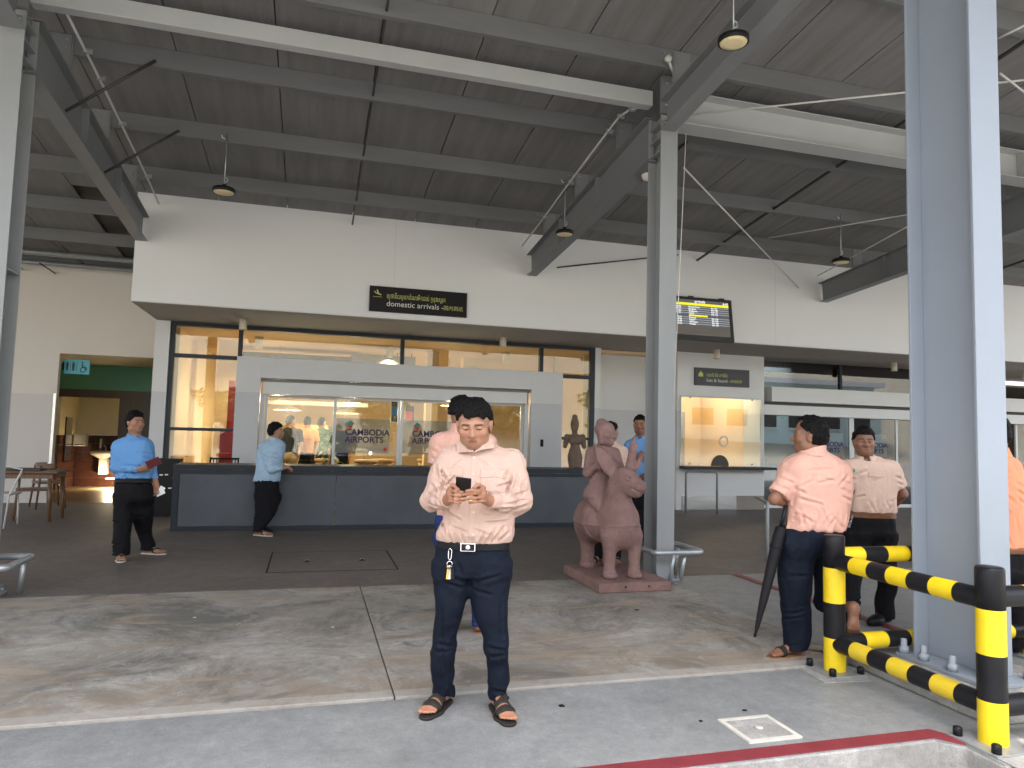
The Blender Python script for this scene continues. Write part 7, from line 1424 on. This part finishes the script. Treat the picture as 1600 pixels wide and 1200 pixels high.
# ---------------------------------------------------------------- carved stone statues
def stone(name, a, b, pale):
    m = mat(name, a, 0.8, 0.16, 5, 0.5, 45, col2=b); t = m.node_tree; N = t.nodes; L = t.links; bs = N['Principled BSDF']; src = bs.inputs['Base Color'].links[0].from_socket
    tc = N.new('ShaderNodeTexCoord'); n = N.new('ShaderNodeTexNoise'); n.inputs['Scale'].default_value = 9; n.inputs['Detail'].default_value = 7; n.inputs['Distortion'].default_value = 1.0; L.new(tc.outputs['Object'], n.inputs['Vector'])
    r = N.new('ShaderNodeValToRGB'); r.color_ramp.elements[0].position = 0.62; r.color_ramp.elements[1].position = 0.74; L.new(n.outputs['Fac'], r.inputs[0]); mx = N.new('ShaderNodeMix'); mx.data_type = 'RGBA'; mm = N.new('ShaderNodeMath'); mm.operation = 'MULTIPLY'; mm.inputs[1].default_value = 0.4; L.new(r.outputs[0], mm.inputs[0]); L.new(mm.outputs[0], mx.inputs[0]); L.new(src, mx.inputs[6]); mx.inputs[7].default_value = (*pale, 1); L.new(mx.outputs[2], bs.inputs['Base Color'])
stone('red_sandstone', (0.205, 0.115, 0.100), (0.24, 0.145, 0.128), (0.36, 0.25, 0.20)); stone('brown_sandstone', (0.155, 0.105, 0.080), (0.18, 0.125, 0.095), (0.24, 0.18, 0.14))
def bull_rider():
    bs = thing('bull_statue', 'reddish sandstone statue of a rider seated on a bull on a low plinth', 'statue', (3.0, 6.6, 0.014))
    pl = MB().box(2.63, 3.37, 6.15, 7.10, 0.017, 0.105).build('plinth', 'red_sandstone', bs, bevel=0.006)
    for x in (2.90, 3.14): MB().lathe([(0.001, 0), (0.013, 0.0), (0.001, 0.002)], (x, 6.1495, 0.065), (0, -1, 0), 10).build('fixing_hole', 'shop_dark', pl)
    b = Shape(); D1, D2 = 6.93, 7.42; Q = lambda x, y, d: P(x, y, d)
    # trunk
    b.add(ell(Q(967, 815, 7.02), (0.20, 0.23, 0.235), np.array([RH, FH, [0, 0, 1]]), 0.06), ell(Q(940, 812, 7.25), (0.225, 0.27, 0.215), np.array([RH, FH, [0, 0, 1]]), 0.10), ell(Q(926, 812, 7.45), (0.19, 0.20, 0.23), np.array([RH, FH, [0, 0, 1]]), 0.08))
    b.add(ell(Q(967, 835, 6.93), (0.15, 0.12, 0.15), np.array([RH, FH, [0, 0, 1]]), 0.08))
    for (x0, y0, x1, y1, dd, r0, r1) in ((953, 838, 955, 905, 6.90, 0.085, 0.058), (991, 838, 990, 903, 6.96, 0.085, 0.058), (918, 828, 917, 884, 7.48, 0.095, 0.060), (952, 835, 951, 880, 7.56, 0.090, 0.060)):
        a, e = Q(x0, y0, dd), Q(x1, y1, dd); e[2] = 0.15; e[:2] = a[:2]; k = a*0.45+e*0.55; b.add(cap(a, k, r0, r1*0.95, 0.06), cap(k, e, r1*0.92, r1, 0.02), ell([e[0], e[1]-0.02, 0.135], (0.07, 0.085, 0.045), None, 0.02))
    # neck and head
    b.add(cap(Q(962, 800, 6.98), Q(968, 758, 6.93), 0.150, 0.120, 0.08)); hc = Q(976, 748, 6.88); f = unit(-FH*0.55+RH*0.85+np.array([0, 0, -0.38])); u = np.array([0, 0, 1.0]); l = unit(np.cross(u, f)); u2 = np.cross(f, l); A = np.array([l, f, u2])
    b.add(ell(hc, (0.092, 0.125, 0.105), A, 0.05), cap(hc+f*0.04, hc+f*0.155-u2*0.02, 0.098, 0.078, 0.05), ell(hc+f*0.18-u2*0.022, (0.078, 0.050, 0.062), A, 0.02), cap(hc+f*0.03-u2*0.08, hc+f*0.15-u2*0.080, 0.066, 0.052, 0.04))
    for sx in (-1, 1):
        b.add(ell(hc+f*0.060+l*0.094*sx+u2*0.030, (0.016, 0.030, 0.020), A, 0.004), ell(hc+f*0.055+l*0.088*sx+u2*0.058, (0.018, 0.040, 0.010), A, 0.006)); b.add(ell(hc+f*0.222+l*0.028*sx-u2*0.008, (0.014, 0.012, 0.010), A, 0.006))
    # leaf shaped ears and horns
    for p0, p1, w_ in ((Q(958, 742, 6.90), Q(934, 702, 6.94), 0.068), (Q(994, 732, 6.92), Q(1001, 715, 6.99), 0.030)):
        t = unit(p1-p0); s_ = unit(np.cross(t, FH)); b.add(ell((p0+p1)/2, (w_, 0.022, np.linalg.norm(p1-p0)/2+0.02), np.array([s_, np.cross(t, s_), t]), 0.03))
    b.add(cap(Q(984, 730, 6.93), Q(989, 704, 6.93), 0.046, 0.038, 0.03), cap(Q(989, 704, 6.93), Q(991, 684, 6.93), 0.036, 0.014, 0.02), cap(Q(989, 706, 6.92), Q(996, 694, 6.92), 0.020, 0.012, 0.01), cap(Q(986, 706, 6.92), Q(987, 690, 6.92), 0.018, 0.011, 0.01))
    # carved straps and blanket edge
    zs = Q(960, 774, 7.1)[2]; zc = Q(965, 823, 6.85)[2]
    def rel(p, d):
        d = d-0.007*np.exp(-((p[:, 2]-zc-0.02*np.sin(p[:, 0]*9))/0.012)**2)-0.010*np.clip((zs+0.012-np.abs(p[:, 2]-zs))/0.012, 0, 1)*(p@FH.astype(F32) > 7.1); eye_ = 0; mg = np.abs((p-(hc+f*0.13-u2*0.040).astype(F32))@u2.astype(F32)); mouth = 0.010*np.exp(-(mg/0.006)**2)*(np.linalg.norm(p-(hc+f*0.17-u2*0.04).astype(F32), axis=1) < 0.10); d = d+mouth; ring = np.abs((p-(hc+f*0.105).astype(F32))@f.astype(F32)); d = d-0.008*np.exp(-(ring/0.009)**2)*(np.linalg.norm(p-(hc+f*0.10).astype(F32), axis=1) < 0.13); mz = np.abs(np.linalg.norm(p-(hc+f*0.165).astype(F32), axis=1)-0.085); return d+0.006*np.exp(-(mz/0.008)**2)+0.006*vnoise(p, 14)
    b.cut(rel); sdf_obj('bull', b, 'red_sandstone', 0.0055, bs, None, None, 1, (b.bounds()[0], b.bounds()[1]))
    r = Shape(); d = 7.16
    r.add(loft(rows_px([(776, 912, 957, 0, 0.16), (764, 918, 953, 0, 0.12), (745, 921, 953, 0, 0.105), (722, 919, 961, 0, 0.11), (706, 921, 964, 0, 0.095), (697, 930, 957, 0, 0.07)], d), 0.03), cap(Q(941, 700, d), Q(945, 688, d-0.01), 0.060, 0.056, 0.03))
    hh = Q(947, 678, d-0.03); fA = head_frame(unit(-FH*0.7+RH*0.75), 0.0); hp, hsub = head_prims(hh, fA, 1.02, 1.08); r.add(*hp, ell(hh+fA[2]*0.045-fA[1]*0.02, (0.092, 0.108, 0.080), fA, 0.02), ell(hh+fA[2]*0.11-fA[1]*0.055, (0.058, 0.058, 0.045), fA, 0.015))
    for sx in (-1, 1): r.add(cap(hh+fA[0]*0.084*sx-fA[2]*0.01, hh+fA[0]*0.086*sx-fA[2]*0.09, 0.016, 0.020, 0.01))
    S1, E1, W1 = Q(924, 707, d), Q(918, 739, d-0.06), Q(936, 724, d-0.17); r.add(cap(S1, E1, 0.060, 0.048, 0.03), cap(E1, W1, 0.046, 0.034, 0.02), *hand_prims(W1, unit(np.array([0, 0, 1.0])-RH*0.35), RH, 1, 1.15, 0.12)); S2, E2, W2 = Q(960, 708, d), Q(969, 733, d-0.08), Q(958, 728, d-0.2)
    r.add(cap(S2, E2, 0.058, 0.048, 0.03), cap(E2, W2, 0.046, 0.036, 0.02), *hand_prims(W2, unit(np.array([0, 0, 1.0])-RH*0.4), -RH, -1, 1.1, 0.2))
    for a, e in (((925, 772), (944, 800)), ((948, 772), (975, 800))): r.add(cap(Q(*a, d), Q(*e, d-0.18 if a[0] < 930 else d-0.1), 0.085, 0.06, 0.05))
    def rr2(p, dd): return hsub(p, dd)+0.005*vnoise(p, 16)+0.004*np.exp(-((((p-Q(941, 712, d).astype(F32))@unit(RH+np.array([0, 0, 1.0])*0.9).astype(F32)))/0.016)**2)*-1
    r.cut(rr2); sdf_obj('rider', r, 'red_sandstone', 0.0055, bs, None, None, 1)
bull_rider()
def standing_statue():
    d = 12.9; g = P(898, 730, d); ss = thing('standing_statue', 'brown stone female figure with broken arms and tall headdress behind the counter', 'statue', (g[0], g[1], 0.012)); s = Shape()
    s.add(loft(rows_px([(678, 893, 903, 0, 0.05), (681, 885, 911, 0, 0.09), (687, 886, 910, 0, 0.12), (696, 891.5, 906, 0, 0.10), (704, 889, 908, 0, 0.11), (713, 887.2, 909.8, 0, 0.13), (730, 888.5, 908.5, 0, 0.12), (760, 889.5, 908, 0, 0.11), (785, 890, 907, 0, 0.10)], d), 0.02), cap(P(898, 680, d), P(898, 672, d), 0.050, 0.050, 0.02))
    hh = P(898, 666, d-0.02); A = head_frame(-FH*0.9-RH*0.1); hp, hs2 = head_prims(hh, A, 0.86, 1.0); s.add(*hp, cap(hh+[0, 0, 0.045], hh+[0, 0, 0.075], 0.078, 0.074, 0.01), cap(hh+[0, 0, 0.10], hh+[0, 0, 0.165], 0.054, 0.052, 0.006))
    for a, e in (((886, 683), (883, 697)), ((910, 683), (912.5, 698))): s.add(cap(P(*a, d), P(*e, d-0.02), 0.058, 0.042, 0.03))
    for x in (893, 903): s.add(ell(P(x, 689.5, d-0.10), (0.055, 0.045, 0.050), None, 0.02))
    s.cut(hs2); mx = float(P(898, 730, d)@RH)
    s.cut(lambda p, dd: dd+0.014*np.exp(-((p@RH.astype(F32)-mx)/0.012)**2)*(p[:, 2] < 1.15)+0.005*vnoise(p, 14)+0.006*np.exp(-((p[:, 2]-1.18)/0.012)**2)); sdf_obj('figure', s, 'brown_sandstone', 0.0085, ss, None, None, 1)
    zb = P(898, 785, d)[2]; MB().box(g[0]-0.28, g[0]+0.28, g[1]-0.25, g[1]+0.25, 0.0135, zb+0.01).build('pedestal', 'counter_dark', ss, bevel=0.008)
standing_statue()
